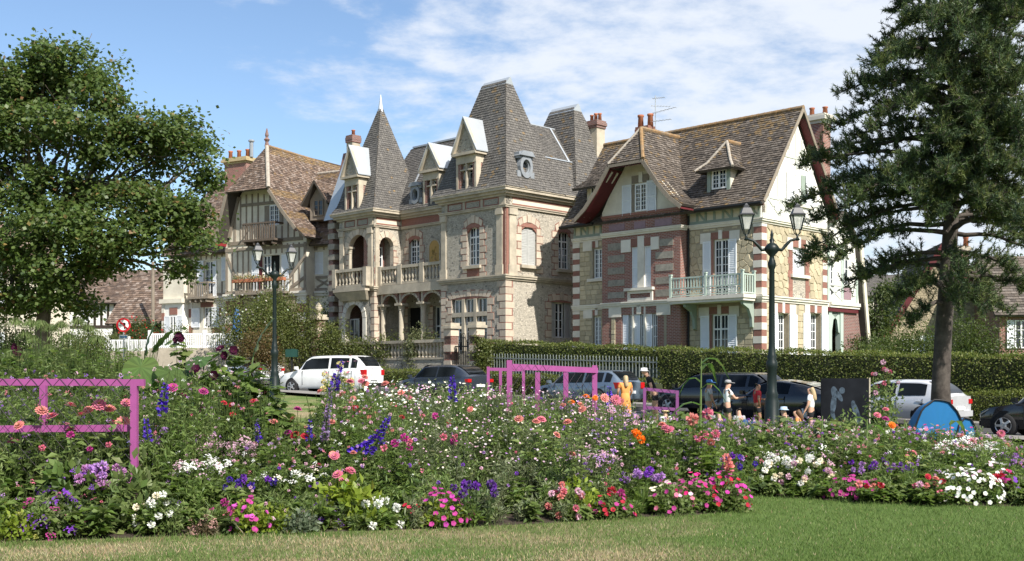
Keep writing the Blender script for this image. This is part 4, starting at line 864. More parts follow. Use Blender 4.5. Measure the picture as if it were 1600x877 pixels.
def build_mansion():
    M = Frame(790, 58, -45)
    V = M.root('mansion', 'grey flint and stone mansion with slate pavilion roofs, a pointed spire and an arcade', 'mansion')
    f, s, lk, ls = Pl(M, 'f', 0.0), Pl(M, 's', 0.0), Pl(M, 'f', 2.0), Pl(M, 's', -10.96)
    ZS, ZA, ZC = 5.85, 9.62, 10.2; XT, XL, XW = -5.0, -10.96, -14.4; D = 9.4
    # ---- right tower walls
    w1 = f.rect(730, 749.5, 354.6, 414.6); gw = f.rect(706, 761.5, 467, 530); gw = (gw[0], gw[1], 2.2, gw[3])
    v1 = s.rect(814.5, 838, 354, 414.6); v2 = s.rect(872, 891, 362, 421); v3 = s.rect(861.5, 893, 473, 528)
    tw = wall(f, XT, 0, -.5, ZC, MT['flint_shaded'], V, 'tower_wall', [w1, gw]); sw = wall(s, .3, D, -.5, ZC, MT['flint'], V, 'side_wall', [v1, v2, v3])
    MB().box(-.3, 0, .002, .3, -.5, ZC).build('corner_core', MT['flint'], V); MB().box(XT, XT + .3, .3, 4.5, -.5, ZC).build('return_wall', MT['flint_shaded'], V); MB().box(XT, -.3, D - .3, D, -.5, ZC).build('back_wall', MT['flint_shaded'], V)
    surround(f, (w1[0], w1[1], w1[2], w1[3] - .05), tw, w=(.34, .5), h=.36, bottom=.75, arch=.25); spandrel(f, w1[0], w1[1], w1[3] - .3, .28, w1[3] + .01, -.12, -.01, MT['brick_band'], tw, 'arch_infill')
    window(f, w1, tw, 4, 4, .2, transom=.74); piece('window_sill', MT['stone'], tw, f, w1[0] - .25, w1[1] + .15, 0, .16, w1[2] - .18, w1[2] - .02); piece('apron_panel', MT['brick_band'], tw, f, w1[0] - .1, w1[1] + .1, 0, .02, w1[2] - .6, w1[2] - .2)
    surround(f, gw, tw, w=(.3, .48), h=.4); c = (gw[0] + gw[1]) / 2; zt = gw[2] + (gw[3] - gw[2]) * .7; W3 = (gw[1] - gw[0]) / 3
    for k in (1, 2): piece('mullion', MT['stone'], tw, f, gw[0] + W3 * k - .11, gw[0] + W3 * k + .11, -.2, .03, gw[2], gw[3])
    piece('transom', MT['stone'], tw, f, gw[0], gw[1], -.2, .025, zt - .12, zt + .12)
    for k in range(3): window(f, (gw[0] + W3 * k + .12, gw[0] + W3 * (k + 1) - .12, gw[2], gw[3]), tw, 2, 4, .12, fr=.05, mull=.05, transom=.72)
    for r in (v1, v2): surround(s, (r[0], r[1], r[2], r[3] - .05), sw, w=(.3, .48), h=.37, bottom=.4, arch=.25); piece('window_sill', MT['stone'], sw, s, r[0] - .15, r[1] + .2, 0, .2, r[2] - .18, r[2] - .02)
    shutter(s, (v1[0] + .03, (v1[0] + v1[1]) / 2 - .01, v1[2], v1[3]), sw, -.12, 'grey_shutter'); shutter(s, ((v1[0] + v1[1]) / 2 + .01, v1[1] - .03, v1[2], v1[3]), sw, -.12, 'grey_shutter')
    spandrel(s, v1[0], v1[1], v1[3] - .3, .28, v1[3] + .01, -.08, -.005, MT['brick_band'], sw, 'arch_infill'); spandrel(s, v2[0], v2[1], v2[3] - .3, .28, v2[3] + .01, -.08, -.005, MT['brick_band'], sw, 'arch_infill')
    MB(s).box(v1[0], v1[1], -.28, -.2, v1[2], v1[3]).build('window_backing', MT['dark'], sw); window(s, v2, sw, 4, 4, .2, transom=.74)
    surround(s, v3, sw, w=(.3, .48), h=.37); a0, a1 = v3[0], v3[1]; window(s, (a0 + .45, a1 - .5, v3[2], v3[3]), sw, 2, 4, .2)
    shutter(s, (a0 + .02, a0 + .44, v3[2], v3[3]), sw, -.14, 'grey_shutter'); shutter(s, (a1 - .48, a1 - .02, v3[2], v3[3]), sw, -.14, 'grey_shutter')
    # corner quoins below, paired pilasters above
    corner_quoins(M, 0, 0, .3, ZS - .02, V, (.62, .42), (.42, .62), (.37,), ('block',), .045, .03); corner_quoins(M, XT, 0, .3, ZS - .02, V, (.5, .34), (.3, .3), (.37,), ('block',), .045, .03, sx=-1)
    for P, a0, a1 in ((f, -.62, -.2), (f, XT + .02, XT + .4), (s, .22, .72)):
        piece('pilaster', MT['stone'], V, P, a0, a1, 0, .07, ZS + .3, ZA - .02); piece('pilaster_base', MT['stone'], V, P, a0 - .06, a1 + .06, 0, .11, ZS + .29, ZS + .8); piece('pilaster_capital', MT['stone'], V, P, a0 - .05, a1 + .05, 0, .13, ZA - .36, ZA - .03)
    piece('brick_strip', MT['brick_band'], V, f, -.19, -.001, 0, .03, ZS + .3, ZA - .02); piece('brick_strip', MT['brick_band'], V, s, .03, .21, 0, .03, ZS + .3, ZA - .02)
    def course(name, prof, mat='stone'):
        for P, a, b, ex in ((f, XT, 0, 1), (s, 0, D, 0), (f, XW, XL, 1), (lk, XL + .02, XT - .02, 0), (ls, 0, 2.0, 0)):
            m = MB(P)
            for z0, z1, d in prof: m.box(a - (d if P is f else 0), b + (d if ex else 0), .002, d if P.kind == 'f' else d - .002, z0, z1 - (0.002 if P.kind == 's' else 0))
            m.build(name, MT[mat], V)
    course('string_course', [(ZS, ZS + .1, .08), (ZS + .1, ZS + .2, .16), (ZS + .2, ZS + .28, .2)]); course('architrave', [(ZA, ZA + .09, .1), (ZA + .09, ZA + .14, .14)]); course('cornice', [(ZC, ZC + .12, .12), (ZC + .12, ZC + .26, .26), (ZC + .26, ZC + .4, .4), (ZC + .4, ZC + .46, .44)])
    # friezes: brick frames round flint panels
    for P, a, b, n in ((f, XT + .45, -.35, 3), (f, XW + .5, XL - .45, 2)):
        w = (b - a) / n
        for k in range(n):
            piece('frieze_frame', MT['brick_band'], V, P, a + w * k + .09, a + w * (k + 1) - .09, 0, .03, ZA + .15, ZC - .01); piece('frieze_panel', MT['flint_shaded'], V, P, a + w * k + .2, a + w * (k + 1) - .2, 0, .045, ZA + .22, ZC - .08)
            piece('frieze_block', MT['stone'], V, P, a + w * k - .09, a + w * k + .085, 0, .06, ZA + .15, ZC - .01)
        piece('frieze_block', MT['stone'], V, P, b - .085, b + .35, 0, .06, ZA + .15, ZC - .01)
    for P, a, b in ((s, .5, D), (ls, .15, 1.95), (lk, XL + .1, XT - .1)):
        for z0, z1 in ((ZA + .15, ZA + .24), (ZC - .12, ZC - .01)): piece('brick_band', MT['brick_band'], V, P, a, b, 0, .035, z0, z1)
        piece('frieze_panel', MT['plaster'] if P is not lk else MT['brick_band'], V, P, a, b, 0, .02, ZA + .24, ZC - .12)
    # ---- left tower with its open loggia
    o1 = (*f.rect(545, 574.5, 366, 425)[:2], ZS + .3, f.z(560, 366)); o2 = (-13.75, -12.05, .3, 5.25); q1 = (.38, 1.42, ZS + .3, ls.z(602, 370))
    lw = wall(f, XW, XL, -.5, ZC, MT['flint_shaded'], V, 'left_tower_wall', [o1, o2]); lsw = wall(ls, .3, 4, -.5, ZC, MT['flint'], V, 'left_tower_side', [q1])
    MB().box(XW, XW + .3, .3, 5, -.5, ZC).build('party_wall', MT['brick_dark'], V); MB().box(XW + .3, XL - .3, 1.6, 1.9, -.5, ZC).build('loggia_back', MT['flint_shaded'], lw); MB().box(XW + .3, XL - .3, .3, 1.6, 5.6, ZS + .25).build('loggia_floor', MT['stone'], lw)
    spandrel(f, o1[0], o1[1], o1[3] - .75, .72, o1[3] + .02, -.3, -.004, MT['block'], lw, 'arch_infill'); spandrel(ls, q1[0], q1[1], q1[3] - .5, .48, q1[3] + .02, -.3, -.004, MT['block'], lsw, 'arch_infill')
    voussoirs(f, o1[0], o1[1], o1[3] - .75, .72, .42, 9, 0, .03, lw, MT['block'], 4); voussoirs(ls, q1[0], q1[1], q1[3] - .5, .48, .36, 7, 0, .03, lsw, MT['block'], 3)
    for P, r, pr, w in ((f, o1, lw, (.16, .26)), (ls, q1, lsw, (.22, .34))): surround(P, (r[0], r[1], r[2], r[3] - .8), pr, w=w, h=.36, top=False)
    lb = Pl(M, 'f', 1.58); window(lb, lb.rect(549, 564, 386, 424), lw, 4, 4, -.06); window(Pl(M, 's', XL - 1.0), (.55, 1.35, ZS + .4, 8.6), lsw, 2, 4, -.06)
    MB().box(XL - 1.4, XL - 1.06, .3, 1.6, ZS + .3, ZC).build('loggia_wall', MT['brick'], lw); columns(lw, o1[0] + .22, -.06, ZS + .3, o1[3] - .72, .11)
    for a0, a1 in ((XW + .12, XW + .5), (XL - .52, XL - .16)): piece('pilaster', MT['stone'], V, f, a0, a1, 0, .08, ZS + .3, ZA - .02); piece('pilaster_capital', MT['stone'], V, f, a0 - .05, a1 + .05, 0, .14, ZA - .36, ZA - .03); piece('pilaster_base', MT['stone'], V, f, a0 - .05, a1 + .05, 0, .12, ZS + .29, ZS + 1.4)
    piece('pilaster', MT['stone'], V, ls, .04, .32, 0, .06, ZS + .3, ZA - .02)
    corner_quoins(M, XW, 0, .3, ZS - .02, V, (.45, .32), (.3, .3), (.4,), ('block',), .045, .03, sx=-1); corner_quoins(M, XL, 0, .3, ZS - .02, V, (.36, .26), (.26, .36), (.4,), ('block',), .045, .03)
    spandrel(f, o2[0], o2[1], 4.3, .85, 5.27, -.3, -.004, MT['white_stone'], lw, 'arch_infill'); voussoirs(f, o2[0], o2[1], 4.3, .85, .34, 9, 0, .05, lw, MT['white_stone'], 4)
    for a0, a1 in ((o2[0] - .34, o2[0]), (o2[1], o2[1] + .34)): piece('portal_jamb', MT['white_stone'], lw, f, a0, a1, 0, .045, .3, 4.3)
    window(f, (o2[0] + .05, o2[1] - .75, 1.0, 4.3), lw, 2, 4, .28, mat='grey_shutter')
    # balcony of the left tower and terrace balustrade
    bm = baluster_mesh(.78, .105, 'stone')
    def balustrade(P, a, b, d, z, n, name, piers):
        root = MB(P).box(a, b, d - .13, d + .13, z, z + .13).box(a, b, d - .15, d + .15, z + .91, z + 1.08).build(name, MT['stone'], V)
        for k in range(n):
            o = bpy.data.objects.new('baluster', bm); link(o, root); o.location = P.map(a + (b - a) * (k + .5) / n, d, z + .13)
        for x in piers: piece('pier', MT['stone'], root, P, x - .17, x + .17, d - .17, d + .17, z, z + 1.12)
        return root
    zb = ZS + .29
    MB().box(XW + .1, XL - .2, -.55, -.21, ZS + .02, ZS + .28).prism([(XW + .4, -.2, ZS - .5), (XL - .5, -.2, ZS - .5), (XL - .2, -.52, ZS), (XW + .1, -.52, ZS)], (0, .19, 0)).build('balcony_slab', MT['stone'], V)
    balustrade(f, XW + .15, XL - .25, .4, zb, 9, 'balcony_balustrade', [XW + .2, XL - .22])
    balustrade(Pl(M, 'f', .35), XL + .05, XT - .05, 0, zb, 20, 'terrace_balustrade', [XL + .2, -8.9, -6.95, XT - .2])
    # ---- arcade and link wall
    MB().box(XL + .02, XT - .02, .15, 1.69, 5.62, ZS + .27).build('terrace', MT['stone'], V)
    xs = [XL + .25, -9.05, -7.1, XT - .15]; ac = Pl(M, 'f', .3)
    for k in range(3):
        a, b = xs[k] + .16, xs[k + 1] - .16; spandrel(ac, a, b, 5.02, .58, 5.62, -.35, -.0, MT['brick'], V, 'arcade_arch'); voussoirs(ac, a, b, 5.02, .5, .13, 7, 0, .04, V, MT['stone'], 3, 'arch_stone')
        MB(ac).box(a - .16, a, -.35, 0, 5.05, 5.62).build('arcade_haunch', MT['stone'], V)
    for x in xs: columns(V, x, .48, .2, 5.04, .17)
    l1 = lk.rect(639, 656, 373, 417); d1 = (-10.3, -9.1, .2, 4.9); d2 = (-8.0, -7.2, .3, 4.9); d3 = (-6.1, -5.3, .3, 4.9)
    kw = wall(lk, XL, XT, -.5, ZC, MT['flint_shaded'], V, 'link_wall', [l1, d1, d2, d3]); surround(lk, (l1[0], l1[1], l1[2], l1[3] - .05), kw, w=(.26, .4), h=.36, arch=.22); window(lk, l1, kw, 4, 4, .18, transom=.72); spandrel(lk, l1[0], l1[1], l1[3] - .28, .26, l1[3] + .01, -.1, -.01, MT['brick_band'], kw, 'arch_infill')
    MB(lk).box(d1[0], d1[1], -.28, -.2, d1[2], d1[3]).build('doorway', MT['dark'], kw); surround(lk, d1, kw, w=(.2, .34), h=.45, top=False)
    for r in (d2, d3): window(lk, r, kw, 2, 5, .2, transom=.75); surround(lk, r, kw, w=(.26, .4), h=.4, top=False)
    mr = lk.rect(671.5, 687, 375, 414); mb = MB(lk); am = arch_pts(mr[0], mr[1], mr[3] - .35, .33, 10)
    mos = mb.prism([(mr[0], .001, mr[2]), (mr[1], .001, mr[2])] + [(x, .001, z) for x, z in reversed(am)], (0, .03, 0)).build('mosaic_panel', MT['mosaic'], kw)
    fl = NB(); mc = ((mr[0] + mr[1]) / 2, mr[2]); cols = [(.75, .75, .65), (.12, .09, .35), (.10, .22, .09), (.55, .33, .1)]
    for k in range(26):
        c_ = cols[0] if k < 7 else cols[1] if k < 13 else cols[2]; zz_ = (1.0 if k < 7 else .4 if k < 13 else .75) + random.uniform(-.28, .28); p = lk.map(mc[0] + random.uniform(-.2, .2), .036, mc[1] + zz_)
        fl.leaves([p], [[random.uniform(-.5, .5) * .7, -random.uniform(-.5, .5) * .7, random.uniform(-1, 1)]], [[-.7, -.7, 0]], .17, .1, c_, 0)
    fl.build('mosaic_flower', MT['petal'], mos)
    voussoirs(lk, mr[0], mr[1], mr[3] - .35, .33, .1, 7, 0, .045, kw, MT['stone'])
    for a in (mr[0] - .1, mr[1]): piece('mosaic_frame', MT['stone'], kw, lk, a, a + .1, 0, .045, mr[2] - .1, mr[3] - .35)
    # ---- roofs
    rf = Roof(V, 'slate', PAL_SLATE, .2, .15, .028); ol = lambda x, q, x0, x1, a, b: 0.01 + .22 * max(0, math.sin(x * 3.1 + q * .9 + 1)) * (x > x0 + (x1 - x0) * .25) * (q - a > 0)
    pyramid(rf, XT - .4, .45, -.42, 4.2, ZC + .45, -3.35, -1.5, 1.5, 1.9, 16.75, ol); tr = rf.done('tower_roof')
    MB().prism([(-3.42, 1.42, 16.55), (-3.42, 1.98, 16.55), (-3.36, 1.74, 16.92), (-3.36, 1.66, 16.92)], (2.0, 0, 0)).build('ridge_cap', MT['zinc'], tr)
    rf = Roof(V, 'slate', PAL_SLATE, .2, .15, .028)
    rf.rails([((.42, 1.5, ZC + .46), (.42, 8.5, ZC + .46)), ((-.05, 1.5, 11.3), (-.05, 8.5, 11.3)), ((-.62, 1.5, 12.75), (-.62, 8.5, 12.75)), ((-2.6, 2.5, 15.0), (-2.6, 8.5, 15.0))], lambda *k: .02)
    rf.rails([((-5.0, 8.5, 12.5), (-5.0, 2.5, 12.5)), ((-2.6, 8.5, 15.0), (-2.6, 2.5, 15.0))]); sr = rf.done('side_roof')
    for p, q in (((-.6, 3.0, 12.78), (-.6, 8.4, 12.78)), ((-2.6, 3.2, 15.04), (-2.6, 8.4, 15.04))): MB().bar(p, q, .08, .06).build('roll_flashing', MT['zinc'], sr)
    rf = Roof(V, 'slate', PAL_SLATE, .2, .15, .028); pyramid(rf, XT - .4, .45, 5.0, 9.8, ZC + .45, -3.3, -1.45, 6.9, 7.4, 16.2, ol); br_ = rf.done('rear_tower_roof')
    MB().prism([(-3.37, 6.8, 16.0), (-3.37, 7.5, 16.0), (-3.32, 7.2, 16.4), (-3.32, 7.1, 16.4)], (2.0, 0, 0)).build('ridge_cap', MT['zinc'], br_)
    MB().bar((-2.55, 6.1, 15.0), (-.62, 5.6, 12.75), .1, .08).build('hip_flashing', MT['zinc'], br_)
    rf = Roof(V, 'slate', PAL_SLATE, .2, .15, .028); rf.rails([((-13.5, 1.55, ZC + .46), (-3.6, 1.55, ZC + .46)), ((-13.5, 2.1, 11.6), (-3.6, 2.1, 11.6)), ((-12.6, 4.2, 15.0), (-2.5, 4.2, 15.0))]); rf.face([(-2.5, 7, 12.0), (-12.6, 7, 12.0), (-12.6, 4.2, 15.0), (-2.5, 4.2, 15.0)]); lr = rf.done('link_roof')
    MB().bar((-12.4, 4.2, 15.06), (-4, 4.2, 15.06), .16, .1).build('ridge_cap', MT['zinc'], lr); MB().bar((-10.3, 1.9, 11.2), (-10.45, 4.0, 14.9), .1, .06).build('roll_flashing', MT['zinc'], lr)
    rf = Roof(V, 'slate', PAL_SLATE, .17, .14, .028); pyramid(rf, XW - .35, XL + .4, -.4, 4.0, ZC + .45, -12.68, -12.6, 1.76, 1.84, 17.3, lambda *k: .01); spr = rf.done('spire')
    MB().lathe([(.18, -.3), (.14, 0), (.08, .35), (.015, .78)], (-12.64, 1.8, 17.2), 6).build('finial', MT['zinc'], spr)
    zinc_dormer(V, M, -12.7, -.3, 1.3, ZC + .5, 12.62, 14.5, 'zinc hooded dormer in front of the spire'); zinc_dormer(V, M, -7.75, 1.65, 1.35, ZC + .5, 12.6, 14.2, 'zinc hooded dormer between the two towers'); zinc_dormer(V, M, -2.65, -.3, 1.5, ZC + .5, 12.6, 14.55, 'zinc hooded dormer on the tall pavilion roof')
    oeil(V, Pl(M, 's', .0), 1.35, 11.85, .55, 0, 'round zinc window on the right slope'); oeil(V, Pl(M, 'f', 1.9), -9.3, 11.5, .5, 0, 'round zinc window beside the spire')
    cc = M.ps(931, 190, -.9); chimney(V, -.9, cc[0], 11, cc[1], .75, .7, ('stone', 'brick_dark'), 3, .11, .45, .1); ch = M.pf(546, 210, 1.0); chimney(V, ch[0], 1.3, 11, ch[1] - .05, .6, .6, ('stone', 'brick_dark'), 1, .12, .4, .06)
    p0, p1 = M.pf(518, 342, .2), M.pf(547, 236, 1.0)
    MB().prism([(p0[0] - .55, .0, p0[1] - .1), (p0[0] + .5, .0, p0[1] - .1), (p1[0] + .5, 1.1, p1[1]), (p1[0] - .45, 1.1, p1[1])], (0, .35, .12)).build('parapet_flashing', MT['zinc'], V); MB().prism([(p0[0] - .15, .1, -.5), (p0[0] - .15, .1, p0[1]), (p0[0] - .15, 1.2, p1[1]), (p0[0] - .15, 4, p1[1]), (p0[0] - .15, 4, -.5)], (.4, 0, 0)).build('parapet_wall', MT['brick_dark'], V)
    for k in range(16): piece('quoin_block', MT['block_grey'], V, f, p0[0] - .18, p0[0] + .5, -.6, -.05, .3 + k * .64, .3 + k * .64 + .34)
    return V
MT['mosaic'] = surf('ochre mosaic', (0.42, 0.25, 0.07), 0.3, 22, 0.5, 0.3, 60)
build_mansion()

# ================================================================== left house: timber framed with a great tiled roof
def build_left():
    L = Frame(520, 72, -30)
    V = L.root('timber_house', 'half timbered house with a huge brown tiled gable roof and red soffit', 'house')
    f, b = Pl(L, 'f', 0.0), Pl(L, 'f', -.8); ZS, ZE = 5.55, 8.85; X0, BL, BR, BC = -14.7, -8.55, -1.5, -5.6
    wl_ = f.rect(319, 334, 408, 466); w2 = b.rect(361.5, 371, 402, 437); wc = b.rect(410, 437, 399, 460); wr = f.rect(487, 505, 394, 429); gl = f.rect(318, 331, 480, 512); gm = b.rect(356, 367, 482, 512)
    w2 = f.rect(359, 371, 402, 437)
    holes = [wl_, w2, wr, gl]
    wall(f, X0, 0, 2.0, ZS, MT['cream_plaster'], V, 'ground_wall', [gl]); up = wall(f, X0, 0, ZS, ZE + .1, MT['cream_plaster'], V, 'upper_wall', [wl_, w2, wr]); MB().box(X0, 0, .3, 7, -.5, ZE).build('house_core', MT['dark'], V)
    wall(f, X0, 0, -.5, 2.0, MT['flint_shaded'], V, 'plinth'); bl = wall(b, BL, BR, -.5, ZS, MT['yellow_rubble'], V, 'bay_ground', [gm]); bu = wall(b, BL, BR, ZS, ZE + .3, MT['cream_plaster'], V, 'bay_wall', [wc])
    for x in (BL, BR - .25): MB().box(x, x + .25, -.5, -.001, -.5, ZE + .3).build('bay_return', MT['cream_plaster'], V)
    for P, a0, a1 in ((b, BL - .1, BR + .1), (f, X0, BL - .1), (f, BR + .1, 0)): MB(P).box(a0, a1, .001, .12, ZS - .05, ZS + .12).box(a0, a1, .001, .2, ZS + .12, ZS + .26).build('string_course', MT['white_stone'], V)
    # timbers: posts, rails, studs and braces kept clear of the openings
    def frame_panel(P, a0, a1, z0, z1, step, hs, par, zt=None):
        n = max(2, round((a1 - a0) / step))
        for i in range(n + 1):
            a = a0 + (a1 - a0) * i / n; top = zt(a) if zt else z1; segs = [(z0, top)]
            for h in hs:
                if h[0] - .12 < a < h[1] + .12:
                    segs = [q for s_ in segs for q in ((s_[0], min(s_[1], h[2] - .1)), (max(s_[0], h[3] + .1), s_[1])) if q[1] - q[0] > .15]
            for q in segs: timber(P, (a, q[0]), (a, q[1]), .11 if i not in (0, n) else .2, par, name='timber_stud')
    sh2 = (w2[0] - .7, w2[1], w2[2], w2[3])
    frame_panel(f, X0 + .1, BL - .12, ZS + .28, ZE, .5, [(wl_[0] - .4, wl_[1] + .4, wl_[2], wl_[3]), sh2], up); frame_panel(f, BR + .12, -.1, ZS + .28, ZE, .55, [(wr[0] - .1, wr[1] + .1, ZS, wr[3])], up); frame_panel(b, BL + .12, BR - .12, ZS + .28, ZE + .1, .5, [(wc[0] - .75, wc[1] + .75, ZS, wc[3])], bu)
    for P, a0, a1, par in ((f, X0, BL - .05, up), (f, BR + .05, 0, up), (b, BL, BR, bu)):
        for z in (ZS + .36, ZE - .1): timber(P, (a0, z), (a1, z), .2, par, d=.05, name='timber_rail')
    timber(f, (BR + .1, wr[2] - .2), (-.05, wr[2] - .2), .18, up, d=.05, name='timber_rail')
    for p, q in (((BR + .2, ZS + .5), (-.15, wr[2] - .3)), ((-.15, ZS + .5), (BR + .2, wr[2] - .3))): timber(f, p, q, .13, up, d=.045, name='timber_brace')
    for p, q in (((BR - .2, ZE - .9), (BR - 2.1, ZS + .5)), ((BR - .2, ZE - 2.2), (BR - 1.3, ZS + .5)), ((BL + .2, ZE - .6), (BL + 1.4, ZS + .5))): timber(b, p, q, .2, bu, d=.055, name='timber_brace')
    # windows and shutters
    for P, r, cl, rw, tr in ((f, wl_, 4, 5, None), (f, w2, 2, 5, None), (f, gl, 4, 4, None), (b, gm, 4, 4, .7)): window(P, r, V, cl, rw, .12, transom=tr)
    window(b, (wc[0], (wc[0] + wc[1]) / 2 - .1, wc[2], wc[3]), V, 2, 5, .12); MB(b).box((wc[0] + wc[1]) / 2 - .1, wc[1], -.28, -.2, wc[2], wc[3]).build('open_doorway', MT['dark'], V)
    for P, x0, x1, y0, y1 in ((f, 309, 319, 408, 466), (f, 334, 339, 408, 466), (f, 347, 355.5, 402, 439), (b, 394.5, 405, 398.5, 455), (b, 441, 452, 398, 455), (f, 300, 313, 482, 512), (f, 332, 343, 480, 512), (f, 277, 284, 482, 512)): shutter(P, P.rect(x0, x1, y0, y1), V, .04)
    shutter(f, (wr[0], (wr[0] + wr[1]) / 2 - .01, wr[2], wr[3]), V, -.06); shutter(f, ((wr[0] + wr[1]) / 2 + .01, wr[1], wr[2], wr[3]), V, -.06)
    for P, x0, x1, y0, y1 in ((b, 405.5, 410, 399, 455), (f, 355.5, 359.5, 402, 438)): r = P.rect(x0, x1, y0, y1); piece('red_reveal', MT['oxblood'], V, P, r[0], r[1], 0, .03, r[2], r[3])
    for P, x0, x1, y0, y1 in ((f, 314, 334, 472, 480), (b, 353, 380, 470, 481), (f, 279, 294, 472, 479)): r = P.rect(x0, x1, y0, y1); piece('brick_lintel', MT['brick_band'], V, P, r[0], r[1], 0, .05, r[2], r[3])
    for P, a, w in ((b, BL, .8), (b, BR - .8, .8), (f, -10.55, .8), (f, X0, .7), (f, -12.95, .5)):
        for k in range(6): z = 2.0 + k * .6; piece('quoin_block', MT['white_stone' if k % 2 else 'brick_band'], V, P, a, a + w, 0, .04, z, min(z + .59, ZS - .06))
    # lower balcony with flower boxes, upper balcony, left balcony
    def balcony(P, x0, x1, y0, y1, dep, n, name, mat='timber'):
        r = P.rect(x0, x1, y0, y1); h = r[3] - r[2]
        o = MB(P).box(r[0], r[1], 0, dep, r[2], r[2] + .14).box(r[0], r[1], dep - .09, dep, r[3] - .1, r[3]).box(r[0], r[0] + .07, 0, dep - .09, r[3] - .1, r[3]).box(r[1] - .07, r[1], 0, dep - .09, r[3] - .1, r[3]).build(name, MT[mat], V)
        for k in range(n + 1): a = r[0] + .05 + (r[1] - r[0] - .1) * k / n; piece('baluster', MT[mat], o, P, a - .045, a + .045, dep - .075, dep - .02, r[2] + .14, r[3] - .1)
        for k in range(4): a = r[0] + .2 + (r[1] - r[0] - .4) * k / 3; piece('corbel', MT[mat], o, P, a - .06, a + .06, 0, dep - .05, r[2] - .22, r[2])
        return o, r
    g = Pl(L, 'f', -.85); balcony(b, 393, 443, 350, 379, .9, 13, 'upper_balcony', 'balcony_timber'); bo, r = balcony(b, 378, 456, 438, 461, .7, 17, 'lower_balcony'); balcony(f, 306, 338, 442, 468, .8, 9, 'left_balcony')
    nb = NB(); k = 700; P_ = np.stack([rng.uniform(r[0], r[1], k), -.8 - rng.uniform(.5, .95, k), r[3] + rng.uniform(-.2, .28, k)], 1); D_ = rvec(k); D_[:, 2] = np.abs(D_[:, 2])
    for a in np.linspace(r[0] + .4, r[1] - .4, 6): piece('flower_box', MT['pot'], bo, b, a - .45, a + .45, .62, .9, r[3] - .15, r[3] + .06)
    nb.leaves(P_, D_, rvec(k), .13, .09, np.where(rng.random((k, 1)) < .45, vary((.13, .17, .05), k), vary((.42, .32, .16), k))); tag(nb.build('flower_box_planting', MT['leaf'], bo), kind='stuff')
    # ---- roofs
    up_ = [(0, 15.65), (1.85, 12.45)]; right = [(4.9, 9.15), (4.1, 9.8), (3.05, 10.95)] + up_[::-1]; left = [(2.9, 9.3)] + up_[::-1]
    rf = Roof(V, 'tile', PAL_RED, .21, .16, .035); lich = lambda x, q, x0, x1, a, b_: .02 + (.75 if q > b_ - .7 else 0)
    yf = -1.9; fy = lambda d: yf if d >= 1.85 else .0; YB = 8.5
    rf.rails([((BC + d, fy(d), z), (BC + d, YB, z)) for d, z in right], lich); rf.rails([((BC - d, YB, z), (BC - d, fy(d), z)) for d, z in left], lich); rf.face([(BC - 1.85, yf, 12.45), (BC + 1.85, yf, 12.45), (BC, 0, 15.65)]); o = rf.done('great_roof')
    ridge([(BC, 0, 15.68), (BC, YB, 15.4)], o); ridge([(BC + 1.85, yf, 12.48), (BC, 0, 15.68)], o, mat='pale_ridge', r=.13); MB().lathe([(.16, 0), (.1, .3), (.2, .45), (.08, .6), (.13, .75), (.03, 1.2)], (BC, 0, 15.65), 8).build('finial', MT['brick_dark'], o)
    gp = gable(b, [(BL, ZE + .3), (BL, 9.3), (BC - 2.7, 9.3), (BC - 1.75, 12.2), (BC - 1.1, 13.0), (BC + 1.1, 13.0), (BC + 1.7, 12.25), (BC + 2.9, 10.8), (BC + 3.7, 9.8), (BR, ZE + .3)], MT['cream_plaster'], V, 'great_gable', .25)
    gwin = b.rect(414, 437, 321, 352); zt = lambda a: 12.3 - .95 * max(0, a - BC - 1.5) if a > BC else 12.4 - 2.5 * max(0, BC - 1.55 - a)
    frame_panel(b, BC - 2.1, BR - .5, ZE + .4, 12, .5, [(gwin[0] - .1, gwin[1] + .1, gwin[2], gwin[3] + .05)], gp, zt); timber(b, (BL + .3, 9.75 - .55), (BR - .3, 9.2), .24, gp, d=.06, name='timber_rail'); timber(b, (BC - 1.6, gwin[3] + .18), (BC + 2.0, gwin[3] + .18), .2, gp, d=.06, name='timber_rail')
    window(b, (gwin[0] + .45, gwin[1], gwin[2], gwin[3]), gp, 4, 4, -.05); piece('timber_post', MT['timber'], gp, b, gwin[0], gwin[0] + .45, 0, .05, gwin[2], gwin[3]); piece('timber_post', MT['timber'], gp, b, gwin[1], gwin[1] + .3, 0, .05, gwin[2], gwin[3])
    timber(b, (BC - 2.6, 9.6), (BC - 1.75, 12.3), .28, gp, d=.12, name='timber_brace')
    sm = MB()
    for sg, pf_ in ((1, right[1:4]), (-1, left[:2])):
        for (d0, z0), (d1, z1) in zip(pf_[:-1], pf_[1:]):
            p, q = Vector((BC + sg * d0, yf + .03, z0 - .22)), Vector((BC + sg * d1, yf + .03, z1 - .22)); n = Vector((0, 1.08, 0)); sm.prism([p, p + n, q + n, q], (0, 0, -.04)); MB().bar((BC + sg * d0, yf, z0 - .12), (BC + sg * d1, yf, z1 - .12), .06, .22).build('bargeboard', MT['timber'], o)
    sm.build('soffit', MT['oxblood_brightened'], o)
    rf = Roof(V, 'tile', PAL_RED, .21, .16, .035); rf.rails([((X0 - .3, -.6, ZE - .1), (.3, -.6, ZE - .1)), ((X0 - .3, .1, ZE + .75), (.3, .1, ZE + .75)), ((X0 - .3, 4.4, 14.4), (.3, 4.4, 14.4))], lich); rf.face([(.3, 9, ZE), (X0 - .3, 9, ZE), (X0 - .3, 4.4, 14.4), (.3, 4.4, 14.4)]); m = rf.done('main_roof'); ridge([(X0 - .3, 4.4, 14.43), (.3, 4.4, 14.43)], m, mat='pale_ridge')
    rf = Roof(V, 'tile', PAL_RED, .21, .16, .035); gx = -12.0
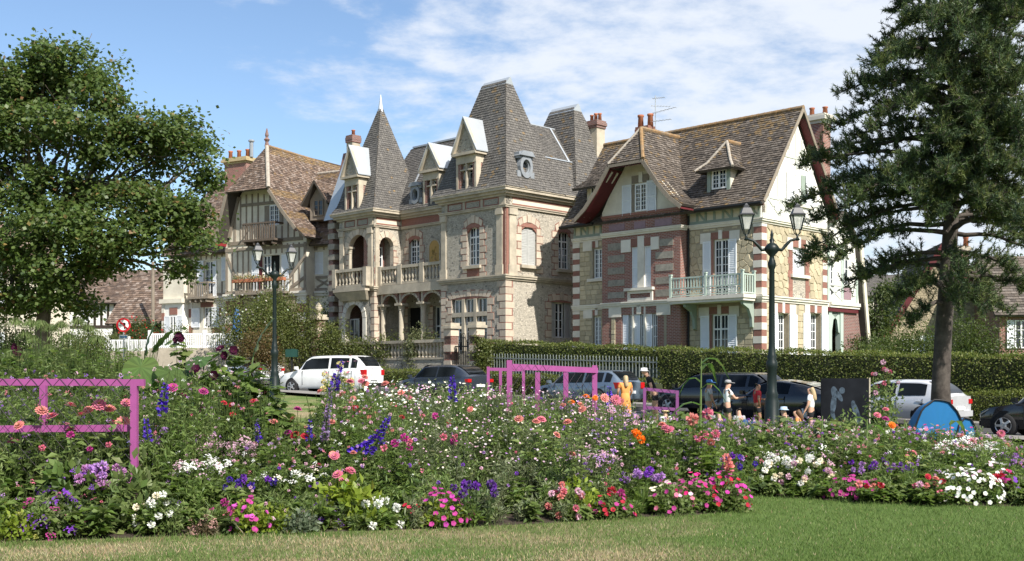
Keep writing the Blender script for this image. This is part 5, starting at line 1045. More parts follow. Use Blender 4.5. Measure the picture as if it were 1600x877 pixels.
    rf.rails([((gx + 2.0, -1.5, 9.9), (gx + 2.0, 2.5, 9.9)), ((gx, -1.5, 12.2), (gx, 3.5, 12.2))]); rf.rails([((gx - 2.0, 2.5, 9.9), (gx - 2.0, -1.5, 9.9)), ((gx, 3.5, 12.2), (gx, -1.5, 12.2))]); sg_ = rf.done('small_gable_roof'); gable(Pl(L, 'f', -.3), [(gx - 1.6, 8.8), (gx + 1.6, 8.8), (gx + 1.6, 9.9), (gx, 11.8), (gx - 1.6, 9.9)], MT['cream_plaster'], V, 'small_gable', .2)
    for a, z in ((gx - .8, 10.6), (gx, 11.5), (gx + .8, 10.6)): timber(Pl(L, 'f', -.3), (a, 9.0), (a, z), .16, V, name='timber_stud')
    for sg in (-1, 1): MB().bar((gx + sg * 2.0, -1.5, 9.8), (gx, -1.5, 12.1), .06, .22).build('bargeboard', MT['cream_plaster'], sg_)
    # small dormer with a round headed window
    dp = L.pf(503, 330, .3); dx, dz = dp; P = Pl(L, 'f', .0); dm = MB().box(dx - .75, dx + .75, .02, 2, dz - .6, dz + .75).prism([(dx - .75, .02, dz + .75), (dx + .75, .02, dz + .75), (dx, .02, dz + 1.7)], (0, 1.5, 0)).build('dormer', MT['timber'], V)
    window(P, (dx - .4, dx + .4, dz - .35, dz + .7), dm, 2, 3, -.05, mat='timber'); rf = Roof(V, 'tile', PAL_RED, .2, .15, .035); rf.rails([((dx + 1.15, -.5, dz + .35), (dx + 1.15, 2, dz + .35)), ((dx, -.5, dz + 1.9), (dx, 2.5, dz + 1.9))]); rf.rails([((dx - 1.15, 2, dz + .35), (dx - 1.15, -.5, dz + .35)), ((dx, 2.5, dz + 1.9), (dx, -.5, dz + 1.9))]); rf.done('dormer_roof')
    chimney(V, -12.2, 4.3, 12, 16.2, 2.1, .8, ('brick', 'lichen_stone'), 3, .16, .62, .2); MB().tube([(-11.0, 4.3, 16.2), (-11.0, 4.3, 17.3)], .14, 8).lathe([(.22, 0), (.22, .1), (.16, .15)], (-11, 4.3, 17.3), 8).build('flue', MT['lead'], V)
    # white bay at the far left
    MB().box(X0 - .1, X0 + 1.9, -.6, 4, -.5, 5.4).build('side_wing', MT['white_plaster'], V); MB().box(X0 - .2, X0 + 2.0, -.8, 4, 5.4, 5.7).box(X0 - .1, X0 + 1.9, -.5, 4, 5.7, 8.5).build('side_wing_storey', MT['cream_plaster'], V)
    sp_ = Pl(L, 'f', -.6); r = (X0 + .75, X0 + 1.3, 2.2, 4.5); window(sp_, r, V, 2, 4, -.06); shutter(sp_, (r[0] - .6, r[0] - .05, 2.2, 4.5), V, .02); shutter(sp_, (r[1] + .05, r[1] + .6, 2.2, 4.5), V, .02); piece('brick_lintel', MT['brick_band'], V, sp_, r[0] - .1, r[1] + .1, 0, .04, 4.6, 5.1)
    for k in range(6): piece('quoin_block', MT['white_stone' if k % 2 else 'brick_band'], V, sp_, X0 - .12, X0 + .14, 0, .04, 2 + k * .55, 2 + k * .55 + .54)
    return V
MT['balcony_timber'] = surf('grey brown balcony timber', (.11, .085, .065), .2, 5, .85, .3, 50)
MT['yellow_rubble'] = rubblemat('ochre rubble wall', (0.36, 0.30, 0.20), (0.2, 0.17, 0.12), 3.5, 0.2)
MT['lichen_stone'] = surf('lichened stone', (0.40, 0.32, 0.18), 0.3, 5, 0.9, 0.3, 40)
build_left()
# ================================================================== ground, street, boundaries
R2 = math.sqrt(.5)
def SW(s, w, z=0.0): x, y = (s + w) * R2, (w - s) * R2; return Vector((x, y, gz(x, y) + z))
def w_at(px, w): dx = (px - 800) / F; Y = w / R2 / (1 + dx); return (dx * Y - Y) * R2     # s where a photo column meets the line w
def grid_coords(lo, hi, fine, mid): return sorted({*[v for v in (-1500, -700, -350) ], *np.arange(lo, hi + .1, fine).round(2).tolist(), *[v for v in mid]})
def ground():
    xs = grid_coords(-60, 60, 3, (-220, -140, -90, 90, 140, 220, 350, 700, 1500)); ys = grid_coords(-12, 120, 3, (-100, -50, 150, 200, 300, 500, 900, 1800)); ys = [y for y in ys]
    V = [(x, y, gz(x, y) - .02) for y in ys for x in xs]; n = len(xs); Fc = [(j * n + i, j * n + i + 1, (j + 1) * n + i + 1, (j + 1) * n + i) for j in range(len(ys) - 1) for i in range(n - 1)]
    o = MB().add(V, Fc).build('lawn', MT['lawn'], None, True); o['kind'] = 'structure'
m, nt, N, L, b = new_mat('mown lawn'); v = wpos(nt)
dry = ramp(nt, noise(nt, v, .55, 6, .65), [(.42, (0, 0, 0)), (.62, (1, 1, 1))]); sx = N.new('ShaderNodeSeparateXYZ'); L.new(v, sx.inputs[0])
mr = N.new('ShaderNodeMapRange'); mr.interpolation_type = 'SMOOTHSTEP'; L.new(sx.outputs[0], mr.inputs[0]); mr.inputs[1].default_value = 3.4; mr.inputs[2].default_value = 1.4
dm = N.new('ShaderNodeMath'); dm.operation = 'MULTIPLY'; L.new(dry, dm.inputs[0]); L.new(mr.outputs[0], dm.inputs[1])
gcol = ramp(nt, noise(nt, v, 2.3, 6, .7), [(.3, (.09, .145, .036)), (.7, (.125, .185, .052))]); 
L.new(mixc(nt, dm.outputs[0], gcol, (.30, .245, .14)), b.inputs['Base Color']); b.inputs['Roughness'].default_value = .95; b.inputs['Specular IOR Level'].default_value = .1; L.new(bump(nt, noise(nt, v, 55, 4, .8), .9, .03), b.inputs['Normal'])
MT['lawn'] = m
MT['asphalt'] = surf('worn asphalt', (0.052, 0.051, 0.050), 0.2, 1.5, 0.9, 0.4, 90); MT['paving'] = surf('pavement', (0.22, 0.205, 0.185), 0.15, 1.2, 0.9, 0.3, 60); MT['kerbstone'] = surf('granite kerb', (0.33, 0.32, 0.30), 0.15, 4, 0.85, 0.3, 50, rand=.08)
MT['soil'] = surf('dark mulch soil', (0.045, 0.032, 0.024), 0.45, 9, 0.95, 1.0, 30)
ground()
def strip(name, w0, w1, mat, z, s0=-92, s1=30):
    ss = np.arange(s0, s1 + .1, 2.0); V = [SW(s, w, z) for s in ss for w in (w0, w1)]; o = MB().add(V, [(2 * i, 2 * i + 2, 2 * i + 3, 2 * i + 1) for i in range(len(ss) - 1)]).build(name, mat, None, True); o['kind'] = 'structure'; return o
strip('road', 29.6, 35.5, MT['asphalt'], .0); pv = strip('pavement', 35.64, 38.6, MT['paving'], .12); pv2 = strip('park_pavement', 28.0, 29.46, MT['paving'], .12)
kb = MB().box(0, .98, -.07, .07, -.1, .125).mesh('kerb_stone', MT['kerbstone'])
for s_ in range(-62, -6):
    for w_, par in ((35.57, pv), (29.53, pv2)):
        o = bpy.data.objects.new('kerb_stone', kb); link(o, par); o.location = SW(s_, w_); o.rotation_euler = (0, math.atan((gz(*SW(s_, w_)[:2]) - gz(*SW(s_ + 1, w_)[:2]))), -math.pi / 4)
line = MT['white']
for s_ in range(-56, -10, 6): tag(MB().add([SW(s_, 32.3, .006), SW(s_ + 2.4, 32.3, .006), SW(s_ + 2.4, 32.42, .006), SW(s_, 32.42, .006)], [(0, 1, 2, 3)]).build('road_marking', line), kind='structure')
# soil of the flower bed
fe = [(-80, 851), (0, 848), (150, 843), (300, 837), (450, 833), (640, 828), (850, 818), (1000, 808), (1110, 803), (1150, 797), (1166, 786), (1160, 773), (1300, 781), (1400, 787), (1600, 791), (1700, 792)]
def on_ground(px, py):
    Y = 14.0
    for _ in range(12): Y = (CZ - gz((px - 800) / F * Y, Y)) * F / (py - HOR)
    return (px - 800) / F * Y, Y
BED = [on_ground(*p) for p in fe]
def bed_front(x):
    for (x0, y0), (x1, y1) in zip(BED[:-1], BED[1:]):
        if x0 <= x < x1: return y0 + (y1 - y0) * (x - x0) / (x1 - x0)
    return BED[0][1] if x < BED[0][0] else BED[-1][1]
def bed_back(x): return 21.5 if x < 6 else 21.5 - (x - 6) * .5
xs_ = np.linspace(-9.5, 11, 83); mb = MB(); nr = 8
mb.add([(x, bed_front(x) + (bed_back(x) - bed_front(x)) * j / nr, gz(x, bed_front(x) + (bed_back(x) - bed_front(x)) * j / nr) + (-.03 if j == 0 else .05)) for x in xs_ for j in range(nr + 1)], [(i * (nr + 1) + j, (i + 1) * (nr + 1) + j, (i + 1) * (nr + 1) + j + 1, i * (nr + 1) + j + 1) for i in range(len(xs_) - 1) for j in range(nr)])
tag(mb.build('bed_soil', MT['soil'], None, True), kind='structure')

# ---------------------------------------------------------------- foliage masses
GREEN = [(.060, .095, .022), (.080, .120, .028), (.048, .078, .020), (.10, .135, .035)]
def leaf_cols(n, pal, a=.22): return vary((1, 1, 1), n, a, .06) * np.array(pal)[rng.integers(0, len(pal), n)]
def hedge(name, label, s0, s1, w0, w1, hL, hR, n, leaf, pal, base=0.0, group=None):
    "clipped hedge: a dark twiggy core closely set with leaves"
    a = rng.uniform(s0, s1, n); face = rng.random(n); top = face < .3; t = (a - s0) / (s1 - s0); h = hL + (hR - hL) * t + .05 * np.sin(a * 2.1) + .03 * np.sin(a * 5.3)
    w = np.where(top, rng.uniform(w0, w1, n), np.where(face > .93, w1, w0)) + rng.normal(0, .06, n) + .05 * np.sin(a * 1.3); z = np.where(top, h, base + (h - base) * rng.random(n) ** .9) + rng.normal(0, .04, n)
    x, y = (a + w) * R2, (w - a) * R2; gzv = 0.015 * (-(a + 14) + np.sqrt((a + 14) ** 2 + 16)); P = np.stack([x, y, gzv + z], 1)
    out = np.where(top[:, None], [[0, 0, 1.]], [[-R2, -R2, .35]]); N_ = out + .7 * rvec(n); D_ = rvec(n) + out * .5 + np.array([0, 0, .2])
    nb = NB().leaves(P, D_, N_, leaf * rng.uniform(.7, 1.3, n), leaf * .62, leaf_cols(n, pal), .1)
    o = nb.build(name, MT['leaf']); tag(o, label, 'hedge', group)
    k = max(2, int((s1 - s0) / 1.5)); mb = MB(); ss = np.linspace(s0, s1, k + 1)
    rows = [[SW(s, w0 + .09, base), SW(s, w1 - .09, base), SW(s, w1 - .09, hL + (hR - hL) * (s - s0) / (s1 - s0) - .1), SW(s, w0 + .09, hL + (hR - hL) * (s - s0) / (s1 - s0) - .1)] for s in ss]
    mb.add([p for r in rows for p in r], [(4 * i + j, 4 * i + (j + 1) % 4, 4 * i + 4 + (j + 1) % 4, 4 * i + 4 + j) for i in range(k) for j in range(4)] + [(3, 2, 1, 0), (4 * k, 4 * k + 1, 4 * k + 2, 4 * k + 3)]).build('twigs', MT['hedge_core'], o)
    return o
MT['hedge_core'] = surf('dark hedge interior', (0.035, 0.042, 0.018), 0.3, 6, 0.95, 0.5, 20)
HEDGE = [(.12, .155, .034), (.155, .19, .045), (.09, .12, .028), (.22, .235, .075)]; HEDGE_L = [(.16, .19, .04), (.19, .22, .055), (.12, .15, .032)]
s750, s1030 = w_at(752, 39.0), w_at(1031, 38.8)
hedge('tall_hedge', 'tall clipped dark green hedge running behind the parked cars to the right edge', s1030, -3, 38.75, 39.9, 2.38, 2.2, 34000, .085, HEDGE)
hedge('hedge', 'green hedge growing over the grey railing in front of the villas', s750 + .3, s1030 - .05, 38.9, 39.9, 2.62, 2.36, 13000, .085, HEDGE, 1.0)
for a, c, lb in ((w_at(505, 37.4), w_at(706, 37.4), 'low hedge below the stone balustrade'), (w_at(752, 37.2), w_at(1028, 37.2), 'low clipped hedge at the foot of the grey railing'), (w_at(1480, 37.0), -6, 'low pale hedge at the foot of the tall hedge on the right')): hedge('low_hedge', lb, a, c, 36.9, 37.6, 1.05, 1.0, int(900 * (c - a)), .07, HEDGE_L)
def ellip(n, c, r, shell=.55):
    d = rvec(n); q = (shell + (1 - shell) * rng.random((n, 1))); return np.asarray(c) + d * q * np.asarray(r), d
def bush(name, label, loc, rx, ry, h, n, leaf, pal, cat='shrub', lumps=9, group=None, mat='leaf', fl=None, core=True):
    nb = NB(); loc = np.array(loc, float); k = max(1, n // lumps)
    for i in range(lumps):
        t = rng.uniform(0, 2 * math.pi); q = rng.uniform(.15, .62); zc = h * rng.uniform(.3, .72); c = (math.cos(t) * rx * q, math.sin(t) * ry * q, zc); rr = rng.uniform(.34, .52)
        P, d = ellip(k, c, (rx * rr * 1.1, ry * rr * 1.1, h * rr * .7), .5); P[:, 2] = np.abs(P[:, 2]); nb.leaves(P, d * .6 + rvec(k) + [0, 0, .15], d + .6 * rvec(k), leaf * rng.uniform(.6, 1.3, k), leaf * .55, leaf_cols(k, pal), .12)
        if fl: kk = int(k * fl[1]); P, d = ellip(kk, c, (rx * rr * 1.15, ry * rr * 1.15, h * rr * .75), .95); nb.leaves(P, rvec(kk), d, leaf * 1.1, leaf * .9, vary(fl[0], kk), .1)
    o = nb.build(name, MT[mat]); o.location = loc; tag(o, label, cat, group)
    st = MB()
    for i in range(5): t = 2 * math.pi * i / 5; st.tube([(math.cos(t) * .08, math.sin(t) * .08, 0), (math.cos(t) * rx * .3, math.sin(t) * ry * .3, h * .45)], [.03, .012], 5)
    st.build('stem', MT['bark'], o); return o
# ---------------------------------------------------------------- garden boundary: walls, balustrade, gates, railings
def pillar(px, w, top, label, urn=False, wd_=.5):
    s_ = w_at(px, w); p = SW(s_, w); h = top - p.z; r = empty('gate_pillar', p, -math.pi / 4); tag(r, label, 'gate pillar', 'stone gate pillars'); k = int((h - .3) / .38); hh = (h - .3) / k
    MB().box(-wd_ / 2 + .02, wd_ / 2 - .02, -wd_ / 2 + .02, wd_ / 2 - .02, 0, h - .3).build('brick_core', MT['brick'], r)
    for i in range(k): e = .0 if i % 2 else -.03; piece('quoin_block', MT['block'], r, None, -wd_ / 2 - e * 0, wd_ / 2 + .01 + e, -wd_ / 2 - .01 - e, wd_ / 2, hh * i + .03, hh * (i + 1) - .03)
    MB().box(-wd_ / 2 - .1, wd_ / 2 + .1, -wd_ / 2 - .1, wd_ / 2 + .1, h - .3, h - .16).box(-wd_ / 2 - .04, wd_ / 2 + .04, -wd_ / 2 - .04, wd_ / 2 + .04, h - .16, h).build('pillar_cap', MT['stone'], r)
    if urn: MB().lathe([(.16, 0), (.1, .08), (.12, .16), (.2, .25), (.23, .4), (.16, .55), (.07, .66), (.02, .72)], (0, 0, h), 10).build('pine_cone_finial', MT['stone'], r, True)
    return r
pillar(498, 38.8, 1.7 + 95 / F * 66.3, 'stone gate pillar with a pine cone finial left of the balustrade', True, .62); pillar(705, 38.8, 1.7 + 82 / F * 58, 'stone gate pillar at the right end of the balustrade', False, .55); pillar(745, 38.6, 1.7 + 84 / F * 56.2, 'stone gate pillar between the iron gate and the hedge', False, .55)
def iron_gate(px0, px1, w, top, label):
    a, c = w_at(px0, w), w_at(px1, w); p = SW((a + c) / 2, w); h = top - p.z; L_ = c - a; r = empty('iron_gate', p, -math.pi / 4); tag(r, label, 'gate')
    n = max(6, round(L_ / .13)); [MB().box(-L_ / 2, L_ / 2, -.03, .03, q, q + .06).build('gate_rail', MT['iron'], r) for q in (.1, h * .42, h * .8)]
    bm_ = MB().tube([(0, 0, .05), (0, 0, 1)], .022, 6).lathe([(.035, 0), (.01, .06)], (0, 0, 1), 6).mesh('bar', MT['iron'])
    for k in range(n + 1): o = bpy.data.objects.new('bar', bm_); link(o, r); x = -L_ / 2 + L_ * k / n; o.location = (x, 0, 0); o.scale = (1, 1, h * (.84 + .12 * math.cos(x / L_ * math.pi * 2)))
    sc_ = MB()
    for sg in (-1, 1):
        for q, z in ((.5, .9), (.3, .62), (.55, .25)): sc_.tube([(sg * (L_ * .22 + .16 * q * math.cos(t * .7)), 0, h * z + .16 * q * math.sin(t * .7)) for t in range(9)], .016, 5)
    sc_.tube([(.13 * math.cos(t * .7), 0, h * 1.0 + .13 * math.sin(t * .7)) for t in range(10)], .018, 5).build('scrollwork', MT['iron'], r); return r
iron_gate(711, 738, 38.75, 1.7 + 62 / F * 57.5, 'ornate black iron gate between two stone pillars beside the hedge'); iron_gate(446, 491, 38.9, 1.7 + 60 / F * 68, 'tall black iron gate beside the shrubs, left of the stone balustrade')
bs0, bs1 = w_at(504, 38.8), w_at(699, 38.8); p0, p1 = SW(bs0, 38.8), SW(bs1, 38.8); zt, zb = 1.7 + 54 / F * 61.5, 1.7 + 27 / F * 61.5
bal = empty('balustrade', p0, -math.pi / 4); tag(bal, 'long stone garden balustrade on a wall below the arcaded mansion', 'balustrade'); Lb = bs1 - bs0; zr = zt - p0.z
MB().box(0, Lb, -.2, .2, -1.2, zb - p0.z - .1).build('retaining_wall', MT['flint_shaded'], bal); MB().box(0, Lb, -.24, .24, zb - p0.z - .099, zb - p0.z).box(0, Lb, -.2, .2, zr - .16, zr).build('coping', MT['stone'], bal)
bmm = baluster_mesh(zr - .16 - (zb - p0.z), .13, 'stone')
for k in range(38): o = bpy.data.objects.new('baluster', bmm); link(o, bal); o.location = (Lb * (k + .5) / 38, 0, zb - p0.z)
def railing(a, c, w, z0, z1, step, label):
    p = SW(a, w); r = empty('railing', p, -math.pi / 4); tag(r, label, 'railing'); L_ = c - a; dz = SW(c, w).z - p.z; zz_ = lambda x: dz * x / L_
    MB().bar((0, 0, z0 - .75), (L_, 0, z0 - .75 + dz), .3, 1.5, up=(0, 0, 1)).build('base_wall', MT['stone'], r)
    for z in (z0 + .12, z1 - .16): MB().bar((0, 0, z), (L_, 0, z + dz), .03, .05).build('rail', MT['rail_grey'], r)
    bm_ = MB().box(-.016, .016, -.016, .016, 0, z1 - z0).lathe([(.03, 0), (.004, .09)], (0, 0, z1 - z0), 4).mesh('bar', MT['rail_grey']); n = int(L_ / step)
    for k in range(n): o = bpy.data.objects.new('bar', bm_); link(o, r); x = L_ * (k + .5) / n; o.location = (x, 0, z0 + zz_(x))
    MB().prism([(0, .12, z0 + .1), (L_, .12, z0 + .1 + dz), (L_, .12, z1 - .4 + dz), (0, .12, z1 - .4)], (0, .01, 0)).build('sheet_backing', MT['sheet_green'], r); return r
MT['rail_grey'] = surf('pale grey railing paint', (0.20, 0.225, 0.21), 0.1, 6, 0.5, 0.05, 60); MT['sheet_green'] = surf('grey green sheet', (0.075, 0.095, 0.085), 0.12, 3, 0.6, 0.05, 30)
railing(s750 + .2, s1030, 38.7, .75, 1.95, .19, 'grey spiked metal railing on a low wall half grown over by hedge')
def picket_fence(px0, px1, Y0, Y1, yt, yb, label, n, posts):
    A, B = W(px0, yb, Y0), W(px1, yb, Y1); d = B - A; L_ = Vector((d.x, d.y)).length; r = empty('picket_fence', A, math.atan2(d.y, d.x)); tag(r, label, 'fence'); h = (yb - yt) / F * (Y0 + Y1) / 2; dz = d.z
    MB().bar((0, 0, -.75), (L_, 0, dz - .75), .3, 1.5).build('base_wall', MT['stone'], r)
    for z in (.1, h - .12): MB().bar((0, 0, z), (L_, 0, z + dz), .07, .1).build('rail', MT['white'], r)
    bm_ = MB().box(-.034, .034, -.05, -.015, 0, h - .1).mesh('picket', MT['white'])
    for k in range(n): o = bpy.data.objects.new('picket', bm_); link(o, r); x = L_ * (k + .5) / n; o.location = (x, 0, dz * x / L_)
    for k in range(posts + 1): x = L_ * k / posts; piece('fence_post', MT['white'], r, None, x - .1, x + .1, -.1, .1, dz * x / L_ - .5, dz * x / L_ + h + .12)
    return r
picket_fence(235, 408, 66, 64, 519, 544, 'white picket fence in front of the half timbered house', 52, 4); picket_fence(166, 234, 67, 66, 529, 549, 'lower white picket fence beside the round traffic sign', 24, 2)
# ---------------------------------------------------------------- street lamps, traffic sign, pole
def lamp(px, Y, label, yaw=0.0):
    g = G(px, Y); r = empty('street_lamp', g, yaw); tag(r, label, 'street lamp', 'twin lantern street lamps'); k = 5.95 / 6.0; H_ = lambda z: z * k
    MB().lathe([(.24, 0), (.24, .18), (.20, .24), (.19, .95), (.15, 1.05), (.17, 1.12), (.13, 1.2), (.12, 1.75), (.15, 1.82), (.15, 1.95), (.11, 2.02), (.125, 2.1), (.1, 2.16), (.085, 2.4), (.07, 4.35), (.1, 4.42), (.11, 4.5), (.07, 4.62), (.06, 4.7), (.17, 4.82), (.19, 4.92), (.13, 5.0), (.05, 5.05), (.065, 5.12), (.03, 5.18), (.045, 5.25), (.005, 5.4)], (0, 0, 0), 14).build('post', MT['lamp_green'], r, True)
    for sg in (-1, 1):
        MB().tube([(sg * .12, 0, 4.88), (sg * .26, 0, 4.86), (sg * .36, 0, 4.98), (sg * .48, 0, 5.1), (sg * .62, 0, 5.14), (sg * .72, 0, 5.13)], [.05, .04, .045, .035, .035, .02], 8).lathe([(.03, 0), (.06, .04), (.02, .1), (.05, .16)], (sg * .66, 0, 5.1), 8).build('arm', MT['lamp_green'], r, True)
        c = (sg * .66, 0, 5.3); a = math.pi / 4
        lan = MB().lathe([(.25, .45), (.26, .475), (.21, .50), (.14, .64), (.08, .665), (.085, .71), (.05, .73), (.02, .77)], c, 4, rot=a).build('lantern_hood', MT['lamp_hood'], r)
        gl = MB().lathe([(.105, .1), (.2, .45)], c, 4, rot=a).build('lantern_glass', MT['frosted'], r); fr_ = MB()
        for i in range(4): t = a + i * math.pi / 2; fr_.bar((c[0] + .115 * math.cos(t), .115 * math.sin(t), c[2] + .08), (c[0] + .215 * math.cos(t), .215 * math.sin(t), c[2] + .45), .025, .025); fr_.tube([(c[0] + .11 * math.cos(t), .11 * math.sin(t), c[2] + .1), (c[0] + .09 * math.cos(t), .09 * math.sin(t), c[2] + .0), (c[0] + .03 * math.cos(t), .03 * math.sin(t), c[2] - .05)], .012, 5)
        fr_.build('lantern_frame', MT['lamp_green'], r); MB().tube([(c[0], 0, c[2] + .1), (c[0], 0, c[2] + .34)], .03, 8).build('bulb', MT['frosted'], r)
    return r
m, nt, N, L, b = new_mat('frosted lantern glass'); b.inputs['Base Color'].default_value = (.62, .62, .58, 1); b.inputs['Roughness'].default_value = .25; b.inputs['Alpha'].default_value = .55; MT['frosted'] = m
MT['lamp_hood'] = surf('grey lamp hood', (0.055, 0.055, 0.06), 0.15, 5, 0.38, 0.05, 40)
lamp(1206, 29, 'dark green twin street lamp standing in front of the stone villa'); lamp(429, 43, 'dark green twin street lamp in front of the timbered house', .5)
sg = G(193, 57); zc = 1.7 + 79 / F * 57; ts = empty('traffic_sign', sg, .05); tag(ts, 'round red and white no left turn sign on a post', 'sign'); zl = zc - sg.z; RD = .36
MB().tube([(0, .04, 0), (0, .04, zl + .3)], .035, 8).build('post', MT['steel'], ts)
def disc(r, y, mat, name, n=28, r0=0.0):
    mb = MB()
    for k in range(n): t0, t1 = 2 * math.pi * k / n, 2 * math.pi * (k + 1) / n; p = lambda t, q: (q * math.cos(t), y, zl + q * math.sin(t)); mb.prism([p(t0, r0), p(t1, r0), p(t1, r), p(t0, r)] if r0 else [p(t0, 0), p(t1, r), p(t0, r)], (0, .012, 0))
    return mb.build(name, mat, ts)
MT['sign_red'] = surf('sign red', (0.52, 0.018, 0.03), 0.04, 3, 0.4, 0); MT['sign_blue'] = surf('sign blue', (0.05, 0.22, 0.45), 0.05, 3, 0.4, 0); MT['black'] = surf('flat black', (0.012, 0.012, 0.014), 0.1, 3, 0.6, 0)
disc(RD, 0, MT['white'], 'sign_face'); disc(RD, -.006, MT['sign_red'], 'red_ring', r0=RD * .74)
MB().box(.02, .09, -.008, -.001, zl - .19, zl + .06).box(-.1, .09, -.0085, -.0012, zl + .06, zl + .12).prism([(-.1, -.0087, zl + .17), (-.1, -.0087, zl + .01), (-.2, -.0087, zl + .09)], (0, .006, 0)).build('turn_arrow', MT['black'], ts)
MB().prism([(-.21, -.012, zl + .17), (-.16, -.012, zl + .22), (.21, -.012, zl - .16), (.16, -.012, zl - .21)], (0, .004, 0)).build('red_slash', MT['sign_red'], ts)
MB().box(-.22, .22, -.004, .008, zl - .72, zl - .5).build('plate', MT['white'], ts); MB().box(-.17, .12, -.01, -.0045, zl - .65, zl - .57).prism([(.1, -.01, zl - .69), (.1, -.01, zl - .53), (.19, -.01, zl - .61)], (0, .005, 0)).build('plate_arrow', MT['sign_blue'], ts)
gp = G(239, 88); up_ = MB().tube([(0, 0, 0), (0, 0, 8.6)], [.16, .12], 8).build('utility_pole', MT['timber']); up_.location = gp; tag(up_, 'wooden utility pole in front of the low tiled house', 'pole')
# ================================================================== trees
def limb(mb, a, c, r0, r1, sag=.0, n=6, m=0):
    a, c = Vector(a), Vector(c); L_ = (c - a).length
    mb.tube([a.lerp(c, t) + Vector((0, 0, sag * L_ * math.sin(math.pi * t))) + Vector(rng.normal(0, .022, 3)) * L_ * math.sin(math.pi * t) for t in [k / n for k in range(n + 1)]], [r0 + (r1 - r0) * k / n for k in range(n + 1)], 6, m)
def sycamore():
    Y = 48.0; g = G(64, Y); r = empty('sycamore_tree', g); tag(r, 'broad leafy sycamore tree filling the left side of the view', 'tree')
    L_ = lambda px, py, dy=0: W(px, py, Y + dy) - g
    cl = [(110, 112, 72, 40, 0), (60, 140, 62, 45, 1), (5, 140, 55, 48, 0), (150, 150, 38, 42, -1), (40, 205, 62, 42, -1), (112, 205, 60, 34, -1.5), (158, 238, 40, 34, -1), (0, 255, 52, 45, 0), (228, 212, 46, 40, 0), (272, 208, 46, 32, 0), (302, 248, 30, 30, -.5), (240, 250, 36, 22, 1), (188, 205, 24, 34, 0), (322, 282, 17, 18, 0), (88, 292, 46, 28, -1), (150, 305, 52, 30, 1), (206, 322, 54, 32, -1), (25, 325, 56, 36, -1), (95, 352, 62, 38, -2), (168, 372, 52, 36, -2), (262, 328, 52, 30, -.5), (312, 335, 30, 30, 0), (250, 374, 46, 30, -1), (312, 385, 24, 24, -.5), (284, 422, 28, 19, 0), (36, 392, 56, 38, -1.5), (105, 425, 52, 30, -1.5), (165, 412, 36, 26, 0), (18, 452, 44, 32, -1), (84, 462, 46, 26, -1), (-45, 180, 50, 60, 0), (-50, 300, 50, 60, 0), (-40, 410, 50, 50, 0), (215, 290, 26, 16, 1), (70, 90, 32, 22, 0), (120, 480, 30, 16, 0), (40, 490, 40, 18, 0)]
    nb = NB(); k_ = Y / F; mb = MB(); base, fork = Vector((0, 0, -.2)), L_(72, 452)
    mb.tube([base, L_(66, 520), fork], [.42, .3, .27], 9); mid = [L_(95, 330), L_(60, 320), L_(150, 390), L_(20, 380)]
    for q in mid: limb(mb, fork, q, .22, .14, .02)
    for (px, py, rx, ry, dy) in cl:
        c = L_(px, py, dy); q = min(mid, key=lambda t: (t - c).length); limb(mb, q, c, .12, .035, -.06, 7)
        for _ in range(3): limb(mb, c + (q - c) * .3, c + Vector(rng.normal(0, .5, 3)) * rx * k_, .035, .01, 0, 4)
        ns = max(8, int(rx * ry / 75)); R_ = np.array([rx * k_, min(rx, 60) * k_ * 1.1, ry * k_])
        d = rvec(ns); d[:, 2] = d[:, 2] * .8 + .18; sub = np.array(c) + d * R_ * rng.uniform(.55, 1.02, (ns, 1))
        for sc_ in sub:
            n = int(rng.integers(62, 105)); P = sc_ + rng.normal(0, 1, (n, 3)) * [.38, .38, .22]; out = (sc_ - np.array(c)); out /= np.linalg.norm(out) + .01
            D = rvec(n) * .8 + out * .5 + [0, 0, -.25]; N_ = rvec(n) * .55 + out * .35 + [0, -.15, .75]
            C = leaf_cols(n, [(.10, .145, .038), (.078, .12, .032), (.12, .165, .044), (.088, .132, .042)], .18); rust = rng.random(n) < .035; C[rust] = vary((.20, .14, .055), rust.sum())
            nb.leaves(P, D, N_, rng.uniform(.14, .235, n), rng.uniform(.13, .21, n), C, .06, 0, .5)
    nb.build('crown', MT['leaf'], r); mb.build('trunk', MT['bark'], r, True)
sycamore()
